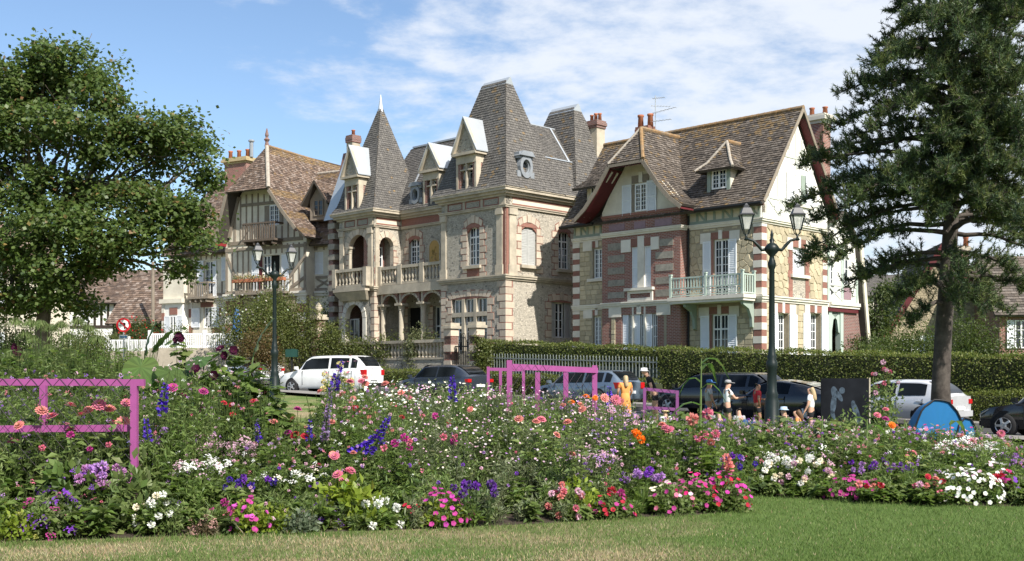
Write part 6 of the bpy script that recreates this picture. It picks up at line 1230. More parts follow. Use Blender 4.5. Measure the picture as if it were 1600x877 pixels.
def pine():
    Y = 30.0; g = G(1470, Y); r = empty('pine_tree', g); tag(r, 'tall dark pine tree with a bare trunk and long whorled branches on the right', 'tree'); L_ = lambda px, py, dy=0: W(px, py, Y + dy) - g
    tr = [(1470, 672), (1470, 600), (1474, 520), (1480, 440), (1487, 330), (1489, 230), (1490, 120), (1489, 0), (1487, -130), (1486, -230)]
    mb = MB().tube([L_(*p) for p in tr], [.30, .235, .22, .21, .19, .17, .15, .12, .07, .03], 10); nb = NB()
    def tx(py):
        for (x0, y0), (x1, y1) in zip(tr[:-1], tr[1:]):
            if y1 <= py <= y0: return x0 + (x1 - x0) * (py - y0) / (y1 - y0)
        return 1487
    ends = [(-50, 1400, -20, 1), (-60, 1425, -60, -1), (-20, 1392, 12, 0), (10, 1372, 62, 1), (20, 1410, 25, -2), (60, 1360, 95, -1), (85, 1405, 80, 2), (110, 1300, 142, 0), (120, 1345, 150, 2), (140, 1360, 185, -2), (160, 1296, 190, -1), (190, 1335, 205, 1), (215, 1305, 245, 0), (225, 1268, 232, 2), (255, 1248, 246, -.5), (270, 1290, 280, 1.5), (283, 1238, 305, 0), (290, 1320, 300, -2), (305, 1262, 335, 1), (318, 1268, 372, -1), (330, 1316, 352, 2), (352, 1252, 398, 0), (365, 1300, 392, -2), (395, 1345, 425, -1), (405, 1318, 440, .5), (420, 1378, 420, 2), (440, 1392, 470, -1.5), (455, 1420, 440, -2), (470, 1420, 500, -1),
            (-60, 1580, -40, 0), (-20, 1620, 20, -1), (0, 1560, 10, -2), (40, 1640, 70, 0), (50, 1575, 70, -2.5), (90, 1620, 130, 1), (110, 1560, 135, -3), (150, 1650, 160, 0), (160, 1590, 180, -2.5), (195, 1600, 225, 1), (220, 1545, 235, -3), (240, 1640, 260, -1), (265, 1590, 290, -2.5), (295, 1640, 320, 0), (320, 1560, 335, -2.5), (345, 1610, 370, 1), (365, 1650, 400, -1), (395, 1590, 420, -2), (415, 1545, 440, 1), (430, 1620, 450, 0), (450, 1545, 480, -2), (440, 1580, 485, 1),
            (20, 1500, 40, -3.5), (90, 1460, 110, -3.2), (150, 1520, 175, -3.5), (210, 1440, 225, -3), (280, 1530, 300, -3.5), (270, 1420, 270, 3), (330, 1450, 335, -3), (390, 1500, 425, -3), (460, 1500, 470, -2.5), (-40, 1450, -20, -3), (60, 1530, 60, -3.4), (40, 1450, 30, -3.2), (120, 1500, 140, -3.6), (180, 1470, 200, -3.6), (240, 1500, 262, -3.6), (240, 1440, 300, -3.2), (300, 1470, 320, -3.4), (90, 1570, 100, -4), (200, 1600, 200, -4), (140, 1610, 100, -4), (0, 1600, -10, -4), (300, 1600, 330, -4), (360, 1620, 345, -4), (-90, 1480, -110, 2), (-120, 1520, -130, -2), (-130, 1440, -120, 0)]
    for _ in range(96):
        ya = rng.uniform(-70, 345); lo = np.interp(ya, [-70, 60, 140, 230, 300, 345], [1425, 1385, 1330, 1310, 1290, 1340]); ends.append((ya + rng.uniform(0, 55), rng.uniform(max(lo, 1400) if rng.random() < .6 else lo, 1640), ya, rng.uniform(-4.2, 3)))
    tips = []
    for (ya, ex, ey, dy) in ends:
        a = L_(tx(ya), ya); e = L_(ex, ey, dy); n = 7; Lb = (e - a).length
        pts = [a.lerp(e, k / n) + Vector((0, 0, Lb * (.09 * math.sin(math.pi * k / n) - .06 * (k / n)))) + Vector(rng.normal(0, .03, 3)) for k in range(n + 1)]; mb.tube(pts, [.065 * (1 - k / n) + .012 for k in range(n + 1)], 6)
        nt_ = int(12 + Lb * 12)
        for _ in range(nt_):
            t = .30 + .70 * rng.random() ** .8; i = min(n - 1, int(t * n)); p = pts[i].lerp(pts[i + 1], t * n - i); d = (e - a).normalized() * .8 + Vector(rng.normal(0, .6, 3)) + Vector((0, 0, .6)); d.normalize(); Lt = rng.uniform(.2, .55) * (1.25 - .4 * t)
            q = p + d * Lt; mb.tube([p, p.lerp(q, .5) + Vector((0, 0, -.03)), q], [.014, .01, .006], 4, cap=False)
            for f_ in (.5, 1.0):
                dd = d + Vector((0, 0, .35)) + Vector(rng.normal(0, .3, 3)); tips.append((p.lerp(q, f_), dd.normalized()))
    T = np.array([list(t[0]) for t in tips]); Dn = np.array([list(t[1]) for t in tips]); m = 27
    P = np.repeat(T, m, 0); D = np.repeat(Dn, m, 0) * .75 + rvec(len(P)) * .9; P = P - np.repeat(Dn, m, 0) * rng.uniform(0, .26, (len(P), 1)); D /= np.linalg.norm(D, axis=1, keepdims=True)
    L1 = rng.uniform(.09, .145, len(P))[:, None]; S = np.cross(D, rvec(len(P))); S /= np.linalg.norm(S, axis=1, keepdims=True) + 1e-9
    V = np.stack([P - S * .011, P + S * .011, P + D * L1], 1).reshape(-1, 3); base = np.array([(.075, .115, .045), (.058, .095, .046), (.10, .145, .048), (.14, .17, .055)])[np.repeat(rng.integers(0, 4, len(T)), m)]
    nb.tri(V, np.arange(len(V)).reshape(-1, 3), base * rng.uniform(.75, 1.25, (len(P), 1)))
    nb.build('crown', MT['needle'], r); mb.build('trunk', MT['pine_bark'], r, True)
pine()
def crown_tree(name, label, px, Y, py_top, rx, pal, n, leaf, droop=0.0, lumps=26, group=None, low=.25):
    g = G(px, Y); H_ = 1.7 + (HOR - py_top) / F * Y - g.z; r = empty(name, g); tag(r, label, 'tree', group); nb = NB(); mb = MB().tube([(0, 0, -.2), (.1, 0, H_ * .4), (0, .1, H_ * .85)], [.28, .2, .05], 7)
    for i in range(lumps):
        t = rng.uniform(0, 6.28); z = H_ * rng.uniform(low, .92); q = rx * (1 - ((z / H_ - .5) / .55) ** 2) ** .5 if abs(z / H_ - .5) < .55 else rx * .2; c = np.array([math.cos(t) * q * .6, math.sin(t) * q * .6, z]); k = n // lumps
        P, d = ellip(k, c, (rx * .36, rx * .36, H_ * .10), .4); nb.leaves(P, d * .5 + rvec(k) * .6 + [0, 0, -droop], d * .5 + rvec(k) * .6 + [0, 0, .5], leaf * rng.uniform(.7, 1.3, k), leaf * .6, leaf_cols(k, pal), .1); limb(mb, (0, 0, max(H_ * .2, z * .7)), c, .07, .02, 0, 4)
    nb.build('crown', MT['leaf'], r); mb.build('trunk', MT['bark'], r, True); return r
DARKG = [(.06, .09, .028), (.08, .11, .034), (.048, .075, .024)]
crown_tree('weeping_tree', 'drooping light green tree beyond the porch of the stone villa', 1368, 62, 424, 1.9, [(.075, .105, .028), (.10, .13, .035), (.055, .08, .024)], 9000, .17, .7, 30, low=.12)
for i, (px, Y, yt, rx) in enumerate(((262, 125, 428, 5), (225, 130, 432, 5), (292, 128, 436, 4.5), (150, 132, 436, 5))): crown_tree('far_tree', ('dark green tree far behind, over the left of the half timbered garden wing', 'second far dark green tree from the right, beyond the utility pole', 'rightmost far dark green tree beyond the low tiled house', 'far dark green tree nearest the sycamore trunk')[i], px, Y, yt, rx, DARKG, 2600, .38, 0, 14, 'trees far behind the left houses')
for i, (px, Y, yt, rx) in enumerate(((1345, 125, 470, 5), (1420, 130, 462, 6), (1560, 120, 470, 6), (1620, 110, 440, 6))): crown_tree('far_tree', ('far dark green tree just right of the stone villa', 'far dark green tree behind the ochre gabled house', 'far dark green tree behind the chequered gable', 'far dark green tree at the right edge')[i], px, Y, yt, rx, DARKG, 2600, .38, 0, 14, 'trees far behind the right houses')
crown_tree('garden_tree', 'full dark green tree behind the brick house at the right edge', 1608, 82, 398, 4.2, DARKG, 6000, .3, 0, 22); crown_tree('garden_tree', 'dark green tree between the weeping tree and the ochre gable', 1392, 84, 436, 2.6, DARKG, 4500, .28, 0, 18)
# shrubs of the front gardens
GA = [(.13, .155, .042), (.16, .185, .055), (.10, .125, .035)]
for (px, Y, py, rx, lb, pal, fl) in ((392, 63, 455, 2.2, 'large loose shrub with white blossom in front of the timbered house', GA, ((.6, .6, .5), .018)), (458, 66, 452, 2.1, 'tall leafy shrub behind the black iron gate', GA, None), (428, 65, 430, 1.7, 'tall light green shrub behind the street lamp', GA, None), (404, 61, 506, 1.5, 'shrub with reddish brown leaves above the white picket fence', [(.16, .12, .045), (.12, .11, .04), (.20, .13, .06)], None), (524, 64, 492, 1.3, 'pale green shrub right of the pine cone pillar', GA, None), (660, 60.5, 506, 1.25, 'wispy rosemary bush behind the stone balustrade', [(.14, .15, .07), (.11, .13, .055)], None), (608, 62, 519, 1.2, 'low yellowish bush behind the middle of the balustrade', GA, None), (565, 63, 521, 1.0, 'low bush behind the left part of the balustrade', GA, None), (282, 69, 504, 1.2, 'bright green bush behind the left end of the picket fence', GA, None), (348, 68, 508, 1.3, 'green bush under the blue parasol', GA, None), (512, 70, 455, 1.0, 'dark ivy climbing the corner of the mansion', DARKG, None), (216, 74, 494, 2.3, 'dense green hedge bush with red flowers behind the traffic sign', [(.06, .09, .022), (.08, .11, .028)], ((.5, .03, .03), .035)), (184, 73, 520, 1.0, 'small rounded shrub under the traffic sign', GA, None), (1398, 52, 499, 2.9, 'wide rounded green shrub behind the tall hedge left of the pine', [(.065, .095, .024), (.09, .12, .03)], None), (1528, 50, 484, 2.0, 'dense clipped oval shrub behind the tall hedge right of the pine', [(.06, .085, .022), (.08, .108, .028)], None), (1352, 56, 520, 1.4, 'dark shrub beside the porch of the stone villa', DARKG, None), (18, 58, 498, 2.0, 'loose green bush at the left edge under the sycamore', GA, None), (98, 60, 503, 1.5, 'rounded green bush right of the sycamore trunk', GA, None), (140, 62, 512, 1.3, 'low green bush left of the traffic sign', GA, None), (754, 55.5, 520, .6, 'ivy shrub on the pillar end of the hedge', GA, None)):
    g = G(px, Y); h = 1.7 + (HOR - py) / F * Y - g.z; bush('garden_shrub', lb, g, rx, rx * .8, h, int(1500 + 700 * rx * h), .13, pal, fl=fl, lumps=16)
# ================================================================== houses further off
def cottage(px, Y, yaw, wd_, dp, he, hr, label, wallm, timb, pal, gabled=True, step=.9, wins=(), ch=None):
    fr = Frame(px, Y, yaw); V = fr.root('cottage', label, 'house'); f = Pl(fr, 'f', 0.0)
    MB().box(0, wd_, 0, dp, -1, he).build('wall', MT[wallm], V)
    rf = Roof(V, 'tile', pal, .32, .24, .04)
    if gabled:      # ridge runs back; gable to the street
        gable(f, [(0, he), (wd_, he), (wd_ / 2, hr - .3)], MT[wallm], V, 'gable_wall'); xa = .5
        rf.rails([((wd_ + xa, -.6, he - .5), (wd_ + xa, dp, he - .5)), ((wd_ / 2, -.6, hr), (wd_ / 2, dp, hr))]); rf.rails([((-xa, dp, he - .5), (-xa, -.6, he - .5)), ((wd_ / 2, dp, hr), (wd_ / 2, -.6, hr))]); o = rf.done()
        for a in (-xa, wd_ + xa): MB().bar((a, -.62, he - .62), (wd_ / 2, -.62, hr - .1), .08, .34).build('bargeboard', MT['oxblood'], o)
    else:
        rf.rails([((-.4, -.5, he - .25), (wd_ + .4, -.5, he - .25)), ((-.4, dp / 2, hr), (wd_ + .4, dp / 2, hr))]); rf.face([(wd_ + .4, dp + .4, he - .2), (-.4, dp + .4, he - .2), (-.4, dp / 2, hr), (wd_ + .4, dp / 2, hr)]); rf.done()
        for a in (0, wd_): gable(Pl(fr, 's', a + (.1 if a else .3)), [(0, he), (dp, he), (dp / 2, hr - .3)], MT[wallm], V, 'gable_wall')
    if timb:
        z0, z1 = timb[1], he - .05; n = int(wd_ / step)
        for k in range(n + 1): timber(f, (.1 + (wd_ - .2) * k / n, z0), (.1 + (wd_ - .2) * k / n, z1), .2, V, timb[0], .05, 'timber_stud')
        for z in (z0, z1 - .1): timber(f, (0, z), (wd_, z), .24, V, timb[0], .06, 'timber_rail')
    for (a0, a1, z0, z1, sh) in wins:
        window(f, (a0, a1, z0, z1), V, 2, 3, -.08)
        if sh: w = (a1 - a0) * .6; shutter(f, (a0 - w, a0 - .04, z0, z1), V, .05); shutter(f, (a1 + .04, a1 + w, z0, z1), V, .05)
    if ch: chimney(V, ch[0], ch[1], he, ch[2], 1.0, .8, ('white_plaster' if ch[3] else 'brick', 'stone'), 2, .18, .7)
    return V
cottage(85, 96, -12, 9.6, 9, 5.6, 8.6, 'long low house with white and black timber framing and a brown tiled roof', 'white_plaster', ('dark_timber', 3.4), PAL_RED, False, .62, ((5.0, 5.8, 1.0, 2.2, 0), (2.6, 3.4, 3.8, 4.8, 0)))
cottage(176, 90, -12, 6.0, 7, 3.9, 7.6, 'low house with a steep brown hipped roof beside the utility pole', 'dark_timber', None, PAL_RED, False, .8, ((.8, 1.7, 1.6, 2.8, 0),), (5.2, 3.2, 7.9, 1))
cottage(-70, 78, -20, 4.6, 6, 7.2, 10.5, 'pale timbered house half hidden behind the sycamore at the left edge', 'plaster', ('timber', .6), PAL_RED, True, .7, ((3.0, 3.9, 4.2, 5.6, 1), (3.0, 3.9, 1.0, 2.6, 1)))
cottage(1392, 70, -8, 6.2, 9, 4.0, 9.4, 'ochre house with a steep gable and red bargeboards behind the pine trunk', 'yellow_rubble', None, PAL_BROWN, True, .8, ((2.2, 3.0, 2.4, 3.6, 1), (.9, 1.5, 2.4, 3.4, 1)), (5.2, 4.5, 9.6, 0))
cottage(1486, 72, -8, 4.6, 8, 4.4, 8.4, 'house with a chequered stone gable right of the pine trunk', 'block_grey', None, PAL_BROWN, True, .8, ((1.9, 2.7, 2.2, 3.4, 0),))
cottage(1562, 64, -8, 5, 7, 5.0, 8.5, 'red brick house with a white shuttered window at the right edge', 'brick', None, PAL_BROWN, False, .8, ((.8, 1.5, 2.9, 4.5, 1),))
cottage(1338, 100, 0, 5, 8, 8.0, 10.0, 'pale grey house far off beyond the porch', 'plaster', None, PAL_SLATE, False, .8, ((.6, 1.3, 4.5, 6, 0), (2.4, 3.1, 4.5, 6, 0)))
# ================================================================== flower beds
PINK, CORAL, MAG, RED, PURP, BLUE, WHITE, PALE, ORG, MAROON, LILAC, CREAM = (.64, .19, .27), (.66, .25, .22), (.42, .05, .23), (.46, .025, .05), (.20, .055, .42), (.085, .04, .36), (.80, .80, .75), (.66, .42, .52), (.85, .20, .02), (.045, .006, .022), (.40, .22, .50), (.80, .74, .58)
LF_MID = [(.15, .22, .055), (.185, .255, .07), (.11, .17, .042)]; LF_LIME = [(.27, .34, .05), (.22, .29, .04)]; LF_DARK = [(.08, .12, .044), (.10, .145, .05)]; LF_GREY = [(.22, .25, .135), (.175, .21, .10)]; LF_PALE = [(.20, .265, .09), (.235, .295, .11), (.155, .215, .066)]
def head_nb(kind, c, r):
    nb = NB(); c = np.array(c)
    if kind == 'zinnia':
        for k, (n, rr, z, tilt) in enumerate(((13, 1, 0, .06), (11, .8, .14, .28), (8, .55, .26, .6))):
            t = np.arange(n) / n * 6.283 + k * .3; D = np.stack([np.cos(t), np.sin(t), np.full(n, tilt)], 1); nb.leaves(np.tile([0, 0, z * r], (n, 1)), D, np.tile([0, 0, 1.], (n, 1)), r * rr, r * .55, vary(c * (1 - .06 * k), n, .12, .05), .05, 0, .62)
        nb.leaves(np.tile([0, 0, .3 * r], (5, 1)), rvec(5) * .6 + [0, 0, .8], rvec(5), r * .25, r * .2, (.5, .3, .05), 0)
    elif kind == 'ball':
        n = 46; d = rvec(n); nb.leaves(d * r * .3, d, rvec(n), r * .75, r * .5, vary(c, n, .1, .03), .1, 0, .6)
    elif kind == 'disc':
        n = 16; t = rng.uniform(0, 6.28, n); q = np.sqrt(rng.random(n)) * r; P = np.stack([np.cos(t) * q, np.sin(t) * q, -q * q / r * .35 + rng.normal(0, .006, n)], 1); nb.leaves(P - [r * .15, 0, 0], rvec(n) * [1, 1, .2], np.tile([0, 0, 1.], (n, 1)) + rvec(n) * .3, r * .5, r * .45, vary(c, n, .1, .04), .02)
    elif kind == 'trumpet':
        n = 5; t = np.arange(n) / n * 6.283; nb.leaves(np.zeros((n, 3)), np.stack([np.cos(t), np.sin(t), np.full(n, .25)], 1), np.tile([0, 0, 1.], (n, 1)), r, r * 1.05, vary(c, n, .12, .05), .02, 0, .65)
    elif kind == 'mallow':
        for k in range(2):
            t = np.arange(6) / 6 * 6.283 + k * .5; nb.leaves(np.tile([0, 0, .1 * r * k], (6, 1)), np.stack([np.cos(t), np.sin(t), np.full(6, .35 + .3 * k)], 1), np.tile([0, 0, 1.], (6, 1)), r * (1 - .3 * k), r * .9, vary(c * (1 + .4 * k), 6, .2, .05), .05, 0, .65)
        nb.leaves(np.zeros((3, 3)), rvec(3) * .3 + [0, 0, 1], rvec(3), r * .35, r * .25, (.5, .4, .3), 0)
    return nb
_heads = {}
def head(kind, c, r):
    k = (kind, c, round(r, 3))
    if k not in _heads: _heads[k] = head_nb(kind, c, r).mesh('flower_head', MT['petal'])
    return _heads[k]
def leafy_stem(nb, a, c, pal, L_, n, wd=.5, droop=.2):
    a, c = np.array(a, float), np.array(c, float); nb.stems([a], [c], .004, np.array(pal[0]) * .6); t = rng.uniform(.12, .92, n); P = a + (c - a) * t[:, None]; th = rng.uniform(0, 6.28, n)
    D = np.stack([np.cos(th), np.sin(th), rng.uniform(.0, .7, n) - droop * .5], 1); nb.leaves(P, D, np.tile([0, 0, 1.], (n, 1)) + rvec(n) * .35, L_ * rng.uniform(.6, 1.2, n), L_ * wd, leaf_cols(n, pal), .1, bend=-droop)
def facing(d=(0, -.5, .85)): v = Vector(d) + Vector(rng.normal(0, .3, 3)); v.z = abs(v.z); return v.to_track_quat('Z', 'Y').to_euler()
def flower_plant(name, label, Y, heads, kind, r, colors, pal=LF_MID, leaf=.13, nl=11, group=None, extra=4, wd=.5, droop=.2):
    "a plant with its flower heads where the photograph shows them; each head is a part"
    px = sum(h[0] for h in heads) / len(heads); g = G(px, Y); nb = NB(); o = None; ends = []
    for hx, hy in heads: ends.append(W(hx, hy, Y + rng.uniform(-.25, .25)) - g)
    for e in ends: leafy_stem(nb, (e.x * .55, e.y * .4, .0), tuple(e), pal, leaf, nl, wd, droop)
    sp = max(.15, max(abs(e.x) for e in ends)); hm = max(e.z for e in ends)
    for _ in range(extra * len(heads)): x = rng.uniform(-sp, sp); leafy_stem(nb, (x * .7, rng.normal(0, .1), 0), (x, rng.normal(0, .18), hm * rng.uniform(.55, .92)), pal, leaf, nl, wd, droop)
    o = nb.build(name, MT['leaf']); o.location = g; tag(o, label, 'flower plant', group)
    for i, e in enumerate(ends): h = bpy.data.objects.new('flower_head', head(kind, colors[i % len(colors)], r)); link(h, o); h.location = e; h.rotation_euler = facing(); h.scale = (rng.uniform(.8, 1.12),) * 3
    return o
def mound(label, px, Y, rx, h, kind, r, colors, nf, pal=LF_PALE, leaf=.06, nl=420, group=None, name='bedding_plant'):
    "low bushy bedding plant closely covered with flowers"
    g = G(px, Y); nb = NB(); P, d = ellip(nl, (0, 0, 0), (rx, rx * .8, h), .45); P[:, 2] = np.abs(P[:, 2]); nb.leaves(P, d * .7 + rvec(nl) * .6 + [0, 0, .2], d + rvec(nl) * .5, leaf * rng.uniform(.7, 1.3, nl), leaf * .6, leaf_cols(nl, pal), .1)
    o = nb.build(name, MT['leaf']); o.location = g; tag(o, label, 'flower plant', group); d = rvec(nf * 3); d = d[(d[:, 2] > .02) & (d[:, 1] < .45)][:nf]
    for k, q in enumerate(d): f_ = bpy.data.objects.new('flower_head', head(kind, colors[k % len(colors)], r)); link(f_, o); s_ = rng.uniform(.92, 1.12); f_.location = (q[0] * rx * s_, q[1] * rx * .8 * s_, q[2] * h * s_ + .02); f_.rotation_euler = facing(tuple(q * [1, 1, .8] + [0, -.25, .35]))
    return o
def spray(name, label, px, Y, rx, h, kind, r, colors, n, pal=LF_MID, leaf=.07, lw=.3, group=None, lean=0.0, flat=.25):
    "loose clump: many thin stems, each ending in a small flower; flowers joined as one part"
    g = G(px, Y); nb, fb = NB(), NB(); t = rng.uniform(0, 6.28, n); q = np.sqrt(rng.random(n)); A = np.stack([np.cos(t) * q * rx * .5, np.sin(t) * q * rx * .4, np.zeros(n)], 1)
    B = np.stack([np.cos(t) * q * rx + lean * h, np.sin(t) * q * rx * .7, h * (1 - flat * rng.random(n)) * (1 - .15 * q)], 1); nb.stems(A, B, .003, np.array(pal[0]) * .65); m = 11; tt = rng.uniform(.1, .9, (n, m)); P = (A[:, None] + (B - A)[:, None] * tt[..., None]).reshape(-1, 3)
    nb.leaves(P, rvec(n * m) + [0, 0, .5], rvec(n * m) + [0, 0, .6], leaf * rng.uniform(.6, 1.2, n * m), leaf * lw, leaf_cols(n * m, pal), .05, bend=-.15)
    for b_ in B:
        hb = head_nb(kind, colors[int(rng.integers(len(colors)))], r * rng.uniform(.75, 1.2)); Rm = np.array(facing((0, -.25, 1)).to_matrix()); fb.tri(np.concatenate(hb.V) @ Rm.T + b_, np.concatenate(hb.T), np.concatenate(hb.C))
    o = nb.build(name, MT['leaf']); o.location = g; tag(o, label, 'flower plant', group); fo = fb.build('flower_heads', MT['petal'], o); fo['kind'] = 'stuff'; return o
def spike(label, px, Y, y0, y1, r, c, lean=0.0, group='violet larkspur spikes'):
    "upright larkspur spike of close florets"
    g = G(px, Y); top = W(px + lean, y0, Y) - g; bot = W(px, y1, Y) - g; nb, fb = NB(), NB(); leafy_stem(nb, (0, 0, 0), tuple(bot), LF_MID, .1, 14, .3); nb.stems([tuple(bot)], [tuple(top)], .006, (.06, .09, .03))
    n = int((top - bot).length * 200); t = rng.random(n); ang = rng.uniform(0, 6.28, n); q = r * (1 - .55 * t); ax = np.array(bot) + (np.array(top) - np.array(bot)) * t[:, None]; d = np.stack([np.cos(ang), np.sin(ang), np.full(n, .15)], 1); fb.leaves(ax + d * q[:, None] * .25, d + rvec(n) * .5, rvec(n), q * .95, q * .8, vary(c, n, .3, .1), .1, 0, .6)
    o = nb.build('larkspur', MT['leaf']); o.location = g; tag(o, label, 'flower plant', group); fb.build('flower_spike', MT['petal'], o); return o
def big_leaf(w, l, c, n=12, lobed=False, cup=.12):
    "heart shaped or lobed leaf blade with ribs, stem end at the origin, along +x"
    nb = NB(); top = []
    for k in range(2 * n + 1):
        a = math.pi * (-1 + k / n); t = abs(a) / math.pi; rad = (1 - .55 * t ** 3) * (1 + (.22 * math.cos(a * 5) if lobed else 0)); top.append((l * (.30 + .62 * math.cos(a) * rad), w * .62 * math.sin(a) * rad, -cup * l * (math.cos(a) ** 2) * .6 + (.02 * l if k % 2 else -.02 * l)))
    V = [(l * .28, 0, .03 * l)] + top; T = [(0, i + 1, i + 2) for i in range(2 * n)]; nb.tri(V, T, np.repeat(vary(c, n, .08, .03), 2, 0) * np.tile([[1.0], [.78]], (n, 1))); return nb
def stalk_plant(name, label, px, Y, leaves_, cat='plant', c=(.10, .165, .04), lobed=False, group=None, sr=.02):
    "plant of few very large leaves, each leaf a part: (px, py, width m, length m, pitch, yaw)"
    g = G(px, Y); mb = MB(); r = empty(name, g); tag(r, label, cat, group)
    for (lx, ly, w, l, pit, yaw) in leaves_:
        e = W(lx, ly, Y) - g; mb.tube([(0, 0, 0), (e.x * .3, e.y * .3, e.z * .6), tuple(e)], [sr, sr * .8, sr * .5], 6); o = big_leaf(w, l, c, lobed=lobed).build('leaf', MT['leaf'], r); o.location = e; o.rotation_euler = (0, pit, yaw)
    mb.build('stem', MT['stem_green'], r); return r
MT['stem_green'] = surf('green stem', (.10, .145, .045), .15, 6, .6, 0)
def blades(name, label, px, Y, n, h, spread, pal, wd=.012, cat='plant', group=None, arch=.5):
    "tuft of long arching grass blades"
    g = G(px, Y); nb = NB(); t = rng.uniform(0, 6.28, n); out = rng.uniform(.1, 1, n) * spread; hh = h * rng.uniform(.6, 1.1, n); prev = np.stack([np.cos(t), np.sin(t), np.zeros(n)], 1) * .06 * np.sqrt(rng.random((n, 1))); C = leaf_cols(n, pal); dirv = np.stack([np.cos(t), np.sin(t), 0 * t], 1)
    pts = [prev]
    for k in (1, 2, 3): f_ = k / 3; pts.append(prev * 1 + dirv * (out * f_ ** 1.7)[:, None] + np.stack([0 * t, 0 * t, hh * (f_ - arch * f_ ** 3 * out / max(spread, .01))], 1))
    S = np.stack([-np.sin(t), np.cos(t), 0 * t], 1) * wd
    for k in range(3): w0, w1 = (1, .8, .5)[k], (.8, .5, .05)[k]; V = np.stack([pts[k] - S * w0, pts[k] + S * w0, pts[k + 1] + S * w1, pts[k + 1] - S * w1], 1).reshape(-1, 3); b_ = np.arange(n)[:, None] * 4; nb.tri(V, np.stack([b_ + [0, 1, 2], b_ + [0, 2, 3]], 1).reshape(-1, 3), np.repeat(C, 2, 0))
    o = nb.build(name, MT['leaf']); o.location = g; tag(o, label, cat, group); return o
# ---------------------------------------------------------------- green mass of the beds
def hmax(px): return np.interp(px, [-60, 60, 200, 300, 400, 440, 470, 520, 640, 800, 940, 1000, 1150, 1250, 1400, 1560, 1640], [1.5, 1.5, 1.5, 1.7, 1.6, .85, .8, 1.35, 1.38, 1.32, 1.22, .98, .84, .84, .8, .68, .36])
def bed_mass():
    fine, broad, grey = NB(), NB(), NB(); N_ = 3400; cnt = 0
    while cnt < N_:
        x = rng.uniform(-10.6, 9.8); y0 = bed_front(x); d = rng.random() ** 1.15 * (bed_back(x) - y0 - .3) + .12; y = y0 + d; px = 800 + F * x / y
        if not -60 < px < 1660: continue
        if 425 < px < 505 and 5 < d < 9: continue
        cnt += 1; tall = max(0, min(1, (d - 5) / 1.2)) * max(0, min(1, (240 - px) / 30)); h = min(hmax(px) + .62 * tall, .16 + .36 * d if px > 330 else .3 + .46 * d) * rng.uniform(.72, 1.08); g = np.array([x, y, gz(x, y)]); kind = rng.random(); zone = 640 < px < 990
        pf_ = .15 if px < 430 and d > 3 else .72 if zone else .25 if 960 < px < 1300 or px > 1340 else .34
        if kind < pf_:
            n = int(9 + 9 * h); t = rng.uniform(0, 6.28, n); rad = .10 + .16 * h; A = g + np.stack([np.cos(t) * .05, np.sin(t) * .05, 0 * t], 1); B = g + np.stack([np.cos(t) * rad * rng.random(n), np.sin(t) * rad * rng.random(n), h * rng.uniform(.65, 1.05, n)], 1); pal = LF_GREY if zone and rng.random() < .5 else LF_MID if rng.random() < .6 else LF_PALE
            q = fine if not zone else grey; q.stems(A, B, .0022, np.array(pal[0]) * .6); m = 13; tt = rng.uniform(.12, 1.04, (n, m)) ** .7; P = (A[:, None] + (B - A)[:, None] * tt[..., None]).reshape(-1, 3); k = n * m; q.leaves(P, rvec(k) + [0, 0, .45], rvec(k) + [0, 0, .5], rng.uniform(.045, .10, k), rng.uniform(.011, .024, k), leaf_cols(k, pal), .03, bend=-.1)
        else:
            n = int(4 + 4 * h); pal = LF_MID if rng.random() < .6 else LF_PALE if rng.random() < .65 else LF_DARK
            for _ in range(n): t = rng.uniform(0, 6.28); rr = rng.random() * (.1 + .18 * h); leafy_stem(broad, tuple(g), (g[0] + math.cos(t) * rr, g[1] + math.sin(t) * rr, g[2] + h * rng.uniform(.6, 1.0)), pal, rng.uniform(.085, .155), 13, .52, .25)
    for nb, n_ in ((fine, 'fine_foliage'), (broad, 'leafy_foliage'), (grey, 'feathery_foliage')): tag(nb.build(n_, MT['leaf']), 'dense mixed green foliage filling the flower beds', 'foliage', 'green foliage of the flower beds', 'stuff')
bed_mass()
